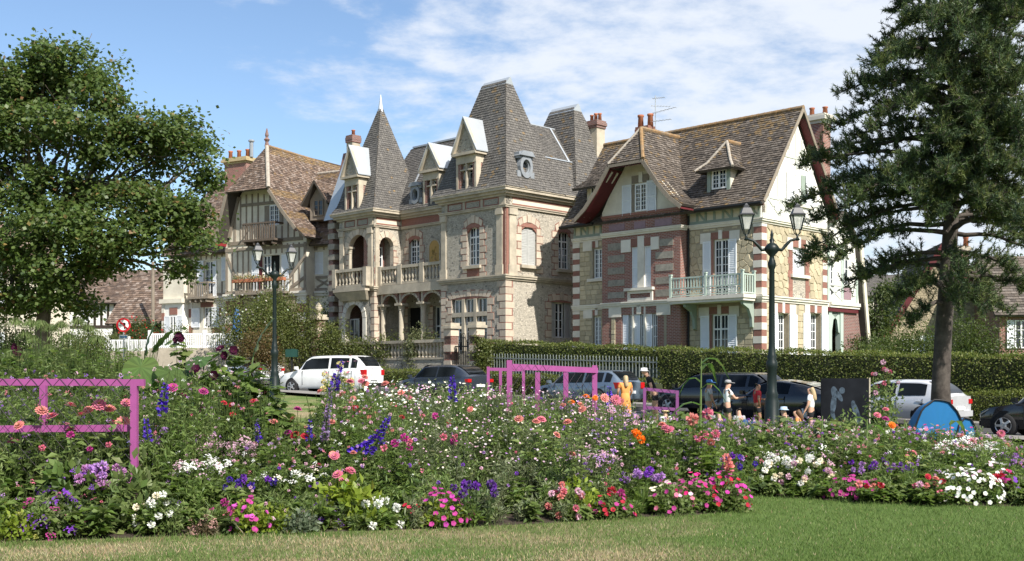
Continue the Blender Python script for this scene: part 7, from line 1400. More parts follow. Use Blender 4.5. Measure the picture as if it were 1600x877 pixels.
def scatter_flowers():
    "tiny blossoms too many to count: gaura, cosmos and verbena over the middle of the bed"
    fb, st = NB(), NB()
    for (n, px0, px1, d0, d1, dz, cols, r, kd) in ((600, 640, 1000, 1.2, 6.0, .04, [CREAM, PALE, PALE, LILAC, (.6, .5, .55)], .0145, 'trumpet'), (460, 880, 1290, .7, 6, .03, [LILAC, PALE, PALE, PURP], .022, 'disc'), (420, 240, 660, 1.0, 6.5, .03, [PALE, WHITE, LILAC, PINK], .021, 'disc'), (240, -20, 250, .6, 5, .06, [LILAC, PURP, PALE, PINK], .024, 'disc'), (230, 1180, 1600, .6, 4, .03, [WHITE, PALE, LILAC, PINK], .024, 'disc'), (90, 560, 760, 3, 8, .1, [WHITE, WHITE, CREAM], .022, 'trumpet'), (200, 150, 1600, .3, 3.5, .05, [PALE, PINK, LILAC, PURP, PALE], .02, 'ball')):
        for _ in range(n):
            px = rng.uniform(px0, px1); y = 15; 
            for _k in range(3): x = (px - 800) / F * y; y = bed_front(x) + d0
            y += rng.random() * (d1 - d0); x = (px - 800) / F * y; d = y - bed_front(x)
            if 425 < px < 505 and d > 4: continue
            h = min(hmax(px), .16 + .36 * d) * rng.uniform(.8, 1.1) + dz * rng.random(); hb = head_nb(kd, cols[int(rng.integers(len(cols)))], r * rng.uniform(.7, 1.35)); Rm = np.array(facing((0, -.5, .8)).to_matrix()); p = np.array([x, y, gz(x, y) + h]); fb.tri(np.concatenate(hb.V) @ Rm.T + p, np.concatenate(hb.T), np.concatenate(hb.C)); st.stems([p - [rng.normal(0, .06), 0, .22]], [p], .0018, (.06, .09, .03))
    o = fb.build('small_blossom', MT['petal']); tag(o, 'countless tiny white, pink and lilac blossoms over the flower beds', 'blossom', None, 'stuff'); st.build('stem', MT['leaf'], o)
scatter_flowers()
# ---------------------------------------------------------------- zinnias and dahlias placed head by head
ZG = 'zinnias in the flower beds'
for lb, Y, hs, kd, r, cs, pal, lf in (
    ('pink zinnias reaching through the pink frame at the left edge', 12.6, [(30, 665), (82, 651), (65, 642), (20, 690)], 'zinnia', .085, [CORAL, PINK], LF_PALE, .17),
    ('rose pink zinnias under the middle of the left pink frame', 12.7, [(110, 634), (127, 649), (138, 641), (112, 672)], 'zinnia', .08, [PINK, PINK, CORAL], LF_PALE, .17),
    ('pink zinnias beside the corner post of the left pink frame', 12.6, [(155, 633), (170, 640), (198, 630), (162, 673), (178, 662), (192, 660)], 'zinnia', .085, [PINK, CORAL, PINK, PALE], LF_PALE, .17),
    ('magenta zinnia buds low under the left pink frame', 12.4, [(110, 680), (170, 695), (140, 702), (66, 700)], 'ball', .045, [MAG, PINK], LF_PALE, .16),
    ('magenta mallows right of the tall violet spikes', 15.0, [(286, 619), (318, 612), (316, 640), (270, 606)], 'zinnia', .075, [MAG], LF_MID, .13),
    ('red zinnias among the hollyhock leaves', 15.2, [(350, 630), (362, 633), (372, 637), (364, 648), (395, 627)], 'zinnia', .05, [RED, RED, CORAL], LF_MID, .12),
    ('crimson zinnias beside the grass gap', 14.6, [(450, 676), (461, 680), (476, 682), (488, 682), (458, 655)], 'zinnia', .065, [MAG, RED, RED, PINK, CORAL], LF_PALE, .12),
    ('coral zinnia by the leaning violet spike', 14.6, [(518, 660), (465, 640), (428, 660)], 'zinnia', .08, [CORAL, MAG, CORAL], LF_PALE, .13),
    ('pink zinnias in front of the white off roader', 18.5, [(535, 616), (547, 597), (552, 623), (540, 640), (500, 612)], 'zinnia', .075, [CORAL, PINK], LF_MID, .12),
    ('coral zinnias in front of the tail of the white off roader', 18.5, [(571, 601), (570, 590), (565, 596), (602, 600), (572, 609)], 'zinnia', .085, [CORAL, CORAL, PINK], LF_MID, .12),
    ('rose zinnias left of the dark hatchback', 17.5, [(615, 633), (627, 614), (640, 622), (606, 655), (585, 648)], 'zinnia', .07, [PINK, CORAL, PINK], LF_MID, .12),
    ('scarlet zinnias in a cluster behind the violet clump', 16.5, [(555, 638), (562, 645), (570, 640), (576, 652), (566, 655), (548, 650)], 'zinnia', .06, [RED, MAG, RED, CORAL], LF_MID, .12),
    ('pink dahlias in the front left bed over lime leaves', 12.6, [(528, 742), (543, 738), (537, 752), (548, 736)], 'zinnia', .065, [PINK], LF_LIME, .12),
    ('salmon dahlias above the lime leaves', 13.0, [(498, 727), (520, 711), (552, 708), (524, 713)], 'zinnia', .055, [PINK, CORAL, CORAL], LF_PALE, .11),
    ('dark pink dahlias behind the lime leaves', 13.4, [(617, 693), (640, 690), (632, 684), (600, 700)], 'ball', .05, [MAG, PINK], LF_MID, .1),
    ('raspberry zinnias in the airy middle planting', 14.0, [(709, 690), (711, 682), (680, 650), (693, 683), (640, 700)], 'ball', .05, [MAG, PINK], LF_GREY, .08),
    ('pale red zinnias left of the middle pink frame', 15.5, [(628, 652), (612, 672), (660, 650), (702, 660), (735, 640)], 'zinnia', .055, [RED, CORAL, PINK], LF_GREY, .08),
    ('coral zinnias below the middle pink frame', 14.6, [(811, 655), (838, 659), (846, 656), (870, 680)], 'zinnia', .075, [CORAL, CORAL, PINK], LF_PALE, .14),
    ('coral zinnia under the right post of the middle frame', 13.6, [(894, 710), (887, 660), (910, 640)], 'zinnia', .065, [CORAL], LF_PALE, .12),
    ('scarlet zinnias at the foot of the right pink post', 17.0, [(916, 620), (880, 634), (893, 629), (907, 632), (930, 622)], 'zinnia', .06, [ORG, CORAL], LF_GREY, .1),
    ('bright orange marigolds in the middle of the bed', 14.4, [(992, 675), (996, 679), (1002, 687)], 'ball', .055, [ORG], LF_MID, .1),
    ('pink zinnias by the purple net frame', 15.0, [(1040, 669), (1035, 664), (1046, 672), (945, 622), (962, 625), (970, 628)], 'zinnia', .075, [PINK, CORAL], LF_MID, .12),
    ('large rose zinnia in front of the boy in the white shirt', 15.0, [(1106, 647), (1082, 655)], 'ball', .085, [PINK, CORAL], LF_MID, .14),
    ('rose zinnias in the leafy right end of the near bed', 14.8, [(1090, 684), (1100, 680), (1111, 691), (1118, 678)], 'ball', .075, [PINK, PINK, CORAL], LF_MID, .14),
    ('coral zinnias over the crimson ones at the bed corner', 14.4, [(1135, 716), (1138, 731), (1139, 728)], 'ball', .08, [CORAL, PINK], LF_MID, .12),
    ('deep red dahlias at the corner of the near bed', 14.3, [(1140, 752), (1150, 760), (1140, 763), (1155, 771), (1130, 757)], 'ball', .06, [RED, MAG], LF_MID, .1),
    ('red dahlias at the front edge, left of the magenta petunias', 13.6, [(956, 767), (970, 771), (973, 778), (971, 785)], 'ball', .06, [RED, MAG], LF_MID, .1),
    ('red dahlias left of the big white petunias', 14.9, [(1450, 745), (1462, 748), (1472, 753), (1480, 765), (1470, 766), (1460, 757)], 'zinnia', .06, [RED, CORAL], LF_MID, .1),
    ('small pink dahlias left of the big white petunias', 14.7, [(1429, 759), (1437, 757), (1448, 759), (1469, 770), (1480, 776)], 'ball', .05, [PINK, PALE, CORAL], LF_MID, .1),
    ('small red dahlias in a row behind the magenta petunias', 15.0, [(1354, 760), (1365, 760), (1375, 759), (1342, 757)], 'ball', .05, [RED, CORAL], LF_MID, .1),
    ('crimson dahlias at the far right front edge', 15.0, [(1563, 743), (1568, 751), (1578, 756), (1590, 768), (1556, 746)], 'ball', .06, [RED, MAG], LF_MID, .1),
    ('pink zinnia alone on its stem in front of the tent', 16.5, [(1420, 712), (1426, 709)], 'zinnia', .075, [PINK], LF_LIME, .13),
    ('pink zinnias before the blue tent', 17.5, [(1461, 696), (1501, 681), (1490, 698)], 'zinnia', .075, [PINK, CORAL], LF_PALE, .13),
    ('pink zinnias at the right end of the bed by the black car', 17.5, [(1564, 678), (1574, 696), (1520, 690)], 'zinnia', .07, [PINK, CORAL], LF_MID, .12),
    ('orange and pink zinnias beside the picture board', 18.5, [(1394, 665), (1384, 640), (1384, 655), (1371, 649)], 'zinnia', .07, [ORG, PINK, MAG, PINK], LF_PALE, .11)):
    flower_plant('zinnia', lb, Y, hs, kd, r, cs, pal, lf, group=ZG)
# ---------------------------------------------------------------- larkspur, front edge mounds, clumps
for lb, px, Y, y0, y1, r, c, ln in (('tallest violet larkspur leaning in front of the white off roader', 520, 14.5, 563, 612, .075, BLUE, 14), ('faded lower half of a leaning larkspur', 506, 14.4, 606, 690, .06, (.20, .14, .24), 12), ('violet larkspur in front of the dark hatchback', 707, 16.5, 588, 627, .08, BLUE, 0), ('violet larkspur right of the left pink frame', 252, 13.4, 597, 648, .075, BLUE, 8), ('short violet larkspur below the tall one by the pink post', 232, 12.8, 655, 692, .06, BLUE, -4), ('thin violet larkspur in front of the blue estate car', 952, 19, 605, 640, .08, BLUE, 0), ('dark violet larkspur above the crimson zinnias', 483, 14.4, 652, 688, .05, BLUE, 2), ('violet larkspur low by the heliotrope', 405, 13.6, 660, 690, .05, BLUE, -4)): spike(lb, px, Y, y0, y1, r, c, ln)
for k, (px, y0, y1, ln) in enumerate(((548, 690, 706, 30), (568, 672, 700, 26), (590, 650, 690, 18), (575, 690, 708, 26))): spike(('lowest left spike of the flopped violet larkspur clump', 'middle spike of the flopped violet larkspur clump', 'most upright spike of the flopped violet larkspur clump', 'lowest right spike of the flopped violet larkspur clump')[k], px, 13.8, y0, y1, .07, BLUE, ln, 'flopped violet larkspur')
ff = lambda px, d: bed_front((px - 800) / F * 13) + d
for lb, px, d, rx, h, kd, r, cs, nf, pal in (
    ('lime green coleus mound at the left end of the front edge', 18, .35, .28, .34, 'disc', .03, [(.3, .3, .08)], 4, LF_LIME), ('purple verbena mound at the front edge on the far left', 85, .55, .40, .42, 'disc', .045, [PURP, PURP, MAG], 40, LF_GREY), ('tall purple verbena behind the front edge on the left', 120, 1.0, .40, .62, 'disc', .04, [PURP], 26, LF_GREY),
    ('white begonia mound with pinkish buds on the left', 254, .45, .30, .38, 'ball', .045, [WHITE, WHITE, CREAM], 17, LF_PALE), ('bronze pink sedum cushion on the front edge', 318, .2, .15, .17, 'disc', .04, [(.42, .25, .22)], 22, [(.2, .17, .1)]), ('magenta petunias with lime leaves, left of the silver foliage', 388, .25, .24, .33, 'trumpet', .034, [MAG, MAG, (.5, .08, .35)], 34, LF_LIME), ('pink dahlias beside the bronze sedum', 345, .4, .16, .28, 'ball', .05, [MAG, PINK], 6, LF_PALE), ('lime foliage mound on the front edge', 428, .25, .20, .28, 'disc', .02, [PALE], 5, LF_LIME), ('silver leaved mound on the front edge', 468, .2, .22, .22, 'disc', .02, [PALE], 3, [(.17, .21, .13)]), ('low purple verbena right of the silver mound', 508, .4, .22, .30, 'disc', .035, [PURP], 14, LF_GREY),
    ('white ball dahlias on the front edge', 590, .35, .26, .30, 'ball', .055, [WHITE], 12, LF_MID), ('red petunias next to the white ball dahlias', 642, .3, .14, .22, 'trumpet', .034, [RED, (.7, .05, .12)], 9, LF_MID), ('magenta petunias spilling over the middle of the front edge', 690, .25, .34, .36, 'trumpet', .034, [MAG, (.42, .05, .28), MAG], 44, LF_LIME), ('pink petunias right of the dark heliotrope', 888, .3, .24, .36, 'ball', .045, [PINK, PALE, CORAL], 18, LF_PALE), ('magenta petunias low on the front edge before the red dahlias', 955, .2, .26, .26, 'trumpet', .034, [MAG, RED, (.45, .05, .2)], 24, LF_PALE),
    ('mixed pink and cream petunias near the corner of the bed', 1048, .3, .30, .36, 'trumpet', .034, [PINK, CREAM, MAG, PALE], 36, LF_PALE), ('hot pink petunias near the corner of the bed', 1085, .45, .30, .42, 'trumpet', .034, [MAG, MAG, (.75, .03, .22)], 36, LF_PALE), ('magenta petunias on the very corner of the near bed', 1135, .3, .30, .42, 'trumpet', .034, [MAG, RED, (.6, .06, .4)], 42, LF_PALE)): mound(lb, px, ff(px, d), rx, h, kd, r, cs, nf, pal)
fr_ = lambda px, d: bed_front((px - 800) / F * 15) + d
for lb, px, d, rx, h, kd, r, cs, nf, pal in (('white rose bush at the left end of the right bed', 1222, .6, .42, .46, 'ball', .05, [WHITE, CREAM, WHITE], 26, LF_MID), ('cream rose bush behind the gap in the lawn', 1262, .5, .42, .50, 'ball', .05, [CREAM, WHITE, PALE], 28, LF_MID), ('magenta petunias on the edge of the right bed', 1330, .25, .34, .28, 'trumpet', .034, [MAG, (.45, .05, .25)], 34, LF_PALE), ('magenta petunias left of the grass tuft', 1360, .3, .28, .26, 'trumpet', .034, [MAG, PINK], 22, LF_PALE), ('big white petunia mound at the front of the right bed', 1512, .35, .48, .40, 'trumpet', .034, [WHITE], 100, LF_PALE), ('white petunias behind the big white mound', 1545, .8, .4, .48, 'trumpet', .034, [WHITE, WHITE, PALE], 40, LF_PALE), ('purple and red petunias at the far right', 1584, .6, .34, .36, 'trumpet', .034, [PURP, RED, MAG], 34, LF_PALE), ('pale lilac phlox behind the roses', 1285, 1.0, .35, .66, 'disc', .05, [WHITE, PALE], 26, LF_MID)): mound(lb, px, fr_(px, d), rx, h, kd, r, cs, nf, pal)
for lb, px, Y, rx, h, kd, r, cs, n, pal, nm in (
    ('white yarrow clump in the left of the bed', 318, 12.9, .42, .78, 'disc', .055, [WHITE, WHITE, PALE], 48, LF_MID, 'yarrow'), ('pale pink yarrow clump behind the white one', 330, 13.9, .62, 1.0, 'disc', .055, [PALE, PALE, (.55, .35, .42)], 80, LF_GREY, 'yarrow'), ('dusty pink yarrow below the hollyhocks', 372, 14.5, .5, .9, 'disc', .05, [PALE, (.5, .3, .4)], 44, LF_GREY, 'yarrow'), ('white yarrow beside the grass gap', 458, 13.1, .42, .62, 'disc', .05, [WHITE, CREAM], 22, LF_MID, 'yarrow'), ('creamy yarrow behind the crimson zinnias', 462, 14.2, .3, .60, 'disc', .05, [CREAM, PALE], 14, LF_MID, 'yarrow'),
    ('lilac yarrow in front of the right pink post', 920, 14.2, .42, .85, 'disc', .045, [PALE, LILAC], 34, LF_GREY, 'yarrow'), ('pink yarrow behind the right pink post', 945, 17.0, .6, 1.28, 'disc', .055, [PALE, (.6, .3, .42)], 34, LF_GREY, 'yarrow'), ('white yarrow by the purple net frame', 985, 17.5, .6, 1.12, 'disc', .05, [WHITE, PALE], 36, LF_GREY, 'yarrow'), ('white yarrow clump in front of the blue tent', 1512, 16.6, .52, .82, 'disc', .06, [WHITE, WHITE, PALE], 52, LF_MID, 'yarrow'), ('white yarrow clump near the picture board', 1235, 16.4, .4, .62, 'disc', .045, [WHITE], 20, LF_MID, 'yarrow'),
    ('pink allium clump over a grassy tuft on the left', 158, 12.2, .30, .72, 'ball', .055, [LILAC, (.45, .22, .42)], 26, LF_MID, 'allium'), ('dark heliotrope clump left of the middle', 388, 12.9, .36, .58, 'ball', .05, [PURP, BLUE], 12, LF_DARK, 'heliotrope'), ('dark heliotrope clump with violet heads in the middle', 745, 12.6, .36, .52, 'ball', .055, [PURP, (.12, .05, .25)], 10, LF_DARK, 'heliotrope'), ('mauve allium clump in the right of the near bed', 1005, 13.9, .26, .56, 'ball', .055, [LILAC, PURP], 10, LF_MID, 'allium'), ('purple verbena behind the red dahlias', 1150, 15.0, .3, .66, 'ball', .045, [PURP, BLUE, LILAC], 16, LF_DARK, 'heliotrope'), ('purple statice in the right bed', 1370, 15.8, .5, .52, 'ball', .045, [PURP, LILAC], 22, LF_DARK, 'heliotrope'), ('violet statice at the far right', 1580, 16.4, .42, .55, 'ball', .045, [PURP, LILAC], 20, LF_GREY, 'heliotrope'),
    ('blue scabious under the left pink frame', 30, 13.8, .4, 1.05, 'ball', .04, [(.28, .24, .5), LILAC], 14, LF_GREY, 'scabious'), ('blue scabious around the corner of the left pink frame', 228, 13.6, .3, 1.12, 'ball', .045, [(.28, .24, .55), LILAC], 16, LF_GREY, 'scabious'),
    ('tall white gaura in front of the dark hatchback', 672, 17.5, .5, 1.45, 'trumpet', .03, [WHITE], 34, LF_GREY, 'gaura'), ('tall white gaura left of the dark hatchback', 628, 18.0, .4, 1.6, 'trumpet', .03, [WHITE, WHITE, CREAM], 22, LF_GREY, 'gaura'), ('white cosmos inside the middle pink frame', 775, 18.5, .4, 1.6, 'trumpet', .035, [WHITE, CREAM], 18, LF_GREY, 'gaura'), ('airy white gaura below the middle pink frame', 800, 15.6, .7, 1.18, 'trumpet', .02, [WHITE, CREAM, PALE], 70, LF_GREY, 'gaura'), ('airy pinkish gaura in the middle of the bed', 700, 15.2, .7, 1.1, 'trumpet', .02, [CREAM, PALE, WHITE], 70, LF_GREY, 'gaura'), ('airy gaura right of the middle pink frame', 960, 15.2, .5, 1.0, 'trumpet', .024, [PALE, LILAC, WHITE], 46, LF_GREY, 'gaura'), ('yellowish rose bush in front of the white off roader', 528, 22.0, .5, 1.85, 'ball', .06, [CREAM, (.75, .65, .3)], 22, LF_MID, 'rose_bush'), ('pink flowered cosmos in front of the balustrade', 545, 21, .5, 2.1, 'trumpet', .035, [PINK, PALE], 18, LF_GREY, 'gaura'),
    ('pink cosmos in front of the blue tent', 1470, 18.5, .5, .98, 'trumpet', .035, [MAG, PINK, LILAC], 24, LF_GREY, 'gaura'), ('climbing pink rose beside the picture board', 1382, 20.5, .32, 2.1, 'ball', .05, [PINK, PALE], 10, LF_PALE, 'rose_bush')): spray(nm, lb, px, Y, rx, h, kd, r, cs, n, pal, .09 if nm in ('rose_bush', 'heliotrope') else .065, .5 if nm in ('rose_bush', 'heliotrope') else .25, nm.replace('_', ' ') + ' clumps')
for px, Y, py, rx, lb in ((1380, 20.5, 566, .36, 'dense leafy climbing rose beside the picture board'), (530, 22.0, 582, .5, 'leafy rose bush in front of the white off roader door'), (1330, 20.0, 640, .3, 'pale twiggy bush behind the picture board')):
    g = G(px, Y); bush('rose_bush', lb, g, rx, rx, 1.7 + (HOR - py) / F * Y - g.z, 900, .085, LF_PALE, fl=((.6, .16, .24), .012), lumps=14)
# ---------------------------------------------------------------- large leaved and tall plants
def hollyhock(label, px, Y, tops, fl, n=150, c=LF_MID):
    n = int(n * 1.6)
    g = G(px, Y); nb = NB(); lm = big_leaf(.22, .22, (.11, .165, .042), 6, True); V0, T0 = np.concatenate(lm.V), np.concatenate(lm.T)
    for (tx, ty) in tops:
        e = np.array(W(tx, ty, Y) - g); a = np.array([e[0] * .7, 0, 0]); nb.stems([a], [e], .012, (.10, .14, .045), r2=.005); k = n // len(tops)
        for _ in range(k):
            t = rng.random() ** .8; p = a + (e - a) * t; s_ = (1.1 - .5 * t) * rng.uniform(.7, 1.25); yaw = rng.uniform(0, 6.28); Rm = np.array((Matrix.Rotation(yaw, 3, 'Z') @ Matrix.Rotation(rng.uniform(-.1, .7), 3, 'Y') @ Matrix.Rotation(rng.normal(0, .3), 3, 'X'))); off = Rm @ np.array([rng.uniform(.03, .38) * (1.15 - .8 * t), 0, 0])
            nb.tri(V0 * s_ @ Rm.T + p + off, T0, leaf_cols(1, c)[0] * rng.uniform(.85, 1.2))
    o = nb.build('hollyhock', MT['leaf']); o.location = g; tag(o, label, 'plant', 'tall hollyhocks at the left')
    for (hx, hy) in fl: h = bpy.data.objects.new('flower_head', head('mallow', MAROON, .085)); link(h, o); h.location = W(hx, hy, Y - .1) - g; h.rotation_euler = facing((0, -1, .25))
hollyhock('hollyhock with two dark maroon blooms above the lobed leaves', 352, 16.8, [(342, 548), (368, 548), (330, 580), (385, 585)], [(345, 546), (365, 548), (352, 556), (306, 577)], 230)
hollyhock('leafy hollyhock mass sloping down to the grass gap', 408, 16.0, [(400, 560), (420, 600), (390, 590), (440, 640), (425, 630)], [(335, 587)], 330); hollyhock('hollyhock with maroon blooms in front of the picket fence', 283, 19.5, [(276, 512), (290, 540)], [(276, 531), (283, 530), (280, 525), (305, 582)], 110, LF_PALE); hollyhock('hollyhock with a maroon bloom at the far left', 25, 18.5, [(24, 535), (10, 560), (45, 575)], [(26, 547), (24, 543), (28, 552)], 130, LF_PALE)
hollyhock('leafy sunflower like plants behind the rose zinnias', 1050, 17.0, [(1040, 655), (1070, 640), (1020, 665), (1090, 650)], [], 120); hollyhock('broad leaved plants in front of the bucket hat child', 1250, 17.8, [(1190, 655), (1230, 650), (1260, 660), (1290, 655), (1310, 650)], [], 190, LF_PALE)
stalk_plant('elephant_ear', 'giant bright green elephant ear leaves behind the left pink frame', 222, 16.5, [(222, 560, .46, .54, 1.15, -1.5), (232, 598, .38, .4, 1.3, -1.3), (196, 590, .45, .5, .9, -2.4), (258, 572, .45, .5, .8, -.6)]); stalk_plant('canna', 'upright green canna leaf left of the elephant ear', 224, 18.5, [(226, 552, .26, .62, -1.3, .4), (240, 548, .3, .5, -.9, 0)], c=(.10, .17, .045)); stalk_plant('elephant_ear', 'large soft green leaves left of the hollyhock', 316, 18.0, [(318, 556, .34, .5, .5, -1.8), (300, 575, .3, .4, .8, -2.2)], c=(.09, .16, .05)); stalk_plant('elephant_ear', 'striped pale leaf by the maroon hollyhock', 376, 17.0, [(366, 570, .28, .5, -.2, -1.0), (398, 545, .34, .6, -1.1, .2)], c=(.2, .25, .12))
for px, lb in ((34, 'feathery papyrus with drooping heads at the far left'), (90, 'feathery papyrus left of the sycamore trunk'), (132, 'feathery papyrus in front of the sycamore trunk'), (58, 'feathery papyrus between the hollyhock and the sycamore')):
    Yp = 19.0; g = G(px, Yp); nb = NB()
    for (dx, py) in ((-10, rng.uniform(505, 520)), (6, rng.uniform(510, 530)), (18, rng.uniform(525, 550)), (-16, 560), (0, 575)):
        e = np.array(W(px + dx, py, Yp) - g); nb.stems([[e[0] * .4, 0, 0]], [e], .009, (.10, .15, .045)); k = 150; d = rvec(k); d[:, 2] = np.abs(d[:, 2]) * .8 + .35; m_ = np.array(d) * [.11, .11, .12] + e; nb.stems(np.tile(e, (k, 1)), m_, .0022, leaf_cols(k, LF_PALE)); nb.leaves(m_, d * [1, 1, -.2] - [0, 0, .75], d, rng.uniform(.10, .2, k), .006, leaf_cols(k, LF_PALE), 0)
    o = nb.build('papyrus', MT['leaf']); o.location = g; tag(o, lb, 'plant', 'papyrus at the left')
for px, Y, n, h, spd, pal, wd, lb in ((168, 17.5, 420, 1.45, .85, [(.045, .022, .026), (.07, .035, .04), (.09, .06, .05)], .008, 'dark purple fountain grass behind the left pink frame'), (158, 12.15, 170, .5, .16, LF_MID, .006, 'grassy tuft under the pink alliums'), (502, 12.3, 130, .45, .18, LF_MID, .006, 'grassy tuft beside the low purple verbena'), (1005, 13.7, 150, .42, .2, LF_MID, .006, 'grassy tuft under the mauve alliums'), (1195, 16.3, 120, .4, .22, LF_MID, .006, 'grassy tuft at the left end of the right bed'), (1420, 15.3, 160, .5, .2, LF_MID, .007, 'grassy tuft in the right bed'), (880, 17.0, 120, 1.2, .5, LF_MID, .01, 'green grass inside the middle pink frame'), (60, 15.5, 160, 1.2, .5, LF_GREY, .009, 'pale arching grass left under the pink frame')): blades('grass_tuft', lb, px, Y, n, h, spd, pal, wd)
def maize(label, px, Y, ytop, ls):
    g = G(px, Y); r = empty('maize_plant', g); tag(r, label, 'plant', 'maize plants'); top = W(px + 3, ytop, Y) - g; MB().tube([(0, 0, 0), tuple(top * .6), tuple(top)], [.022, .018, .008], 6).build('stem', MT['stem_green'], r)
    for (f_, L_, yaw, up) in ls:
        nb = NB(); p = np.array(top) * f_; d = np.array([math.cos(yaw), math.sin(yaw) * .5, 0]); pts = [p + d * L_ * t + np.array([0, 0, L_ * (.75 * up * t - (.75 * up + .5) * t * t)]) for t in (0, .25, .5, .75, 1)]; s_ = np.cross(d, [0, 0, 1]); s_ /= np.linalg.norm(s_); ws = (.035, .07, .065, .04, .003)
        for k in range(4): u = np.array([0, 0, .018]); V = [pts[k] - s_ * ws[k] + u, pts[k], pts[k + 1], pts[k + 1] - s_ * ws[k + 1] + u, pts[k] + s_ * ws[k] + u, pts[k + 1] + s_ * ws[k + 1] + u]; nb.tri(V, [(0, 1, 2), (0, 2, 3), (1, 4, 5), (1, 5, 2)], vary((.11, .18, .05), 4, .08))
        nb.build('leaf', MT['leaf'], r)
maize('tall maize plant rising in front of the black estate car', 1093, 17.5, 560, [(.95, .5, .4, 1.5), (.9, .45, .9, 1.8), (.8, .45, 2.4, 1.4), (.62, .55, 3.4, .8), (.55, .6, .1, .7), (.45, .6, 3.0, .9), (.4, .5, .5, .8), (.75, .4, -.4, 1.6)]); maize('maize plant in front of the picture board', 1352, 16.6, 655, [(.95, .42, 2.6, 1.4), (.85, .4, .5, 1.3), (.65, .5, 3.0, .9), (.6, .5, .2, .9), (.4, .4, 3.3, .7)]); maize('maize plant in front of the blue tent', 1482, 17.6, 660, [(.95, .4, .7, 1.3), (.8, .45, 2.8, 1.1), (.6, .45, .2, .8), (.6, .4, 3.3, .8)]); maize('maize leaf beside the bucket hat child', 1282, 17.2, 650, [(.9, .45, 2.6, 1.1), (.7, .4, .6, 1.0)])
mound('leafy green plant around the foot of the left pink corner post', 212, 12.1, .32, .82, 'disc', .03, [LILAC], 5, LF_PALE, .13, 420); mound('leafy green plant under the left pink frame', 120, 12.2, .5, .75, 'disc', .03, [PURP], 7, LF_MID, .14, 520)
# lime sweet potato leaves and a row of broad lime leaves
mound('lime green sweet potato leaves in the front left bed', 555, 12.5, .34, .5, 'disc', .02, [PALE], 3, LF_LIME, .13, 260); mound('lime leaved plant under the dahlias', 520, 12.9, .3, .55, 'disc', .02, [PALE], 3, LF_LIME, .1, 260); mound('yellow green leaves under the pink zinnia before the tent', 1425, 16.2, .38, .5, 'disc', .03, [(.6, .55, .1)], 12, LF_LIME, .11, 300); mound('yellow green mound in the right of the near bed', 905, 13.3, .25, .5, 'disc', .02, [PALE], 4, LF_LIME, .08, 240)
mound('pale variegated shrub in the right bed', 1330, 16.4, .55, .78, 'disc', .02, [PALE], 4, [(.2, .23, .09), (.14, .17, .06)], .08, 900)
# ---------------------------------------------------------------- lawn blades in the foreground
def lawn_blades():
    n = 110000; y = 10.2 + rng.random(n) ** 1.25 * 6.2; x = rng.uniform(-.5, .5, n) * y * .95; bf = np.interp(x, [p[0] for p in sorted(BED[:11])], [p[1] for p in sorted(BED[:11])]); right = x > BED[10][0] - .1; bfr = np.interp(x, [BED[11][0], BED[12][0], BED[13][0], BED[14][0], BED[15][0]], [BED[11][1], BED[12][1], BED[13][1], BED[14][1], BED[15][1]]); lim = np.where(right, bfr, bf); k = y < lim + .05; x, y = x[k], y[k]; n = len(x)
    edge = np.clip(1 - (np.where(right[k], bfr[k], bf[k]) - y) / .5, 0, 1); z = np.array([gz(a, c) for a, c in zip(x[:: max(1, n // 400)], y[:: max(1, n // 400)])]).mean() * 0 + 0.015 * (-((x - y) * .70711 + 14) + np.sqrt(((x - y) * .70711 + 14) ** 2 + 16)) - .02
    P = np.stack([x, y, z], 1); D = rvec(n) * [.6, .6, .2] + [0, 0, .9]; pat = .5 + .5 * np.sin(x * 1.7 + 1.3 * np.sin(y * 2.1)) * np.sin(y * 1.9 + .8 * x); dry = (rng.random(n) < np.clip(pat * 1.0 - edge, .06, .85) * np.clip(1 - (x - .8) / 2, .05, 1)); C = leaf_cols(n, [(.10, .17, .038), (.125, .195, .048), (.15, .205, .06)]); C[dry] = vary((.36, .30, .18), int(dry.sum()), .2)
    L_ = rng.uniform(.02, .05, n) * (1 + .5 * edge); long_ = rng.random(n) < .004; L_[long_] *= 3.2
    o = NB().leaves(P, D, rvec(n), L_, .006, C, 0, 0, .3, -.15).build('grass', MT['grass']); tag(o, 'short mown grass with dry straw coloured patches', 'grass', None, 'stuff')
lawn_blades()
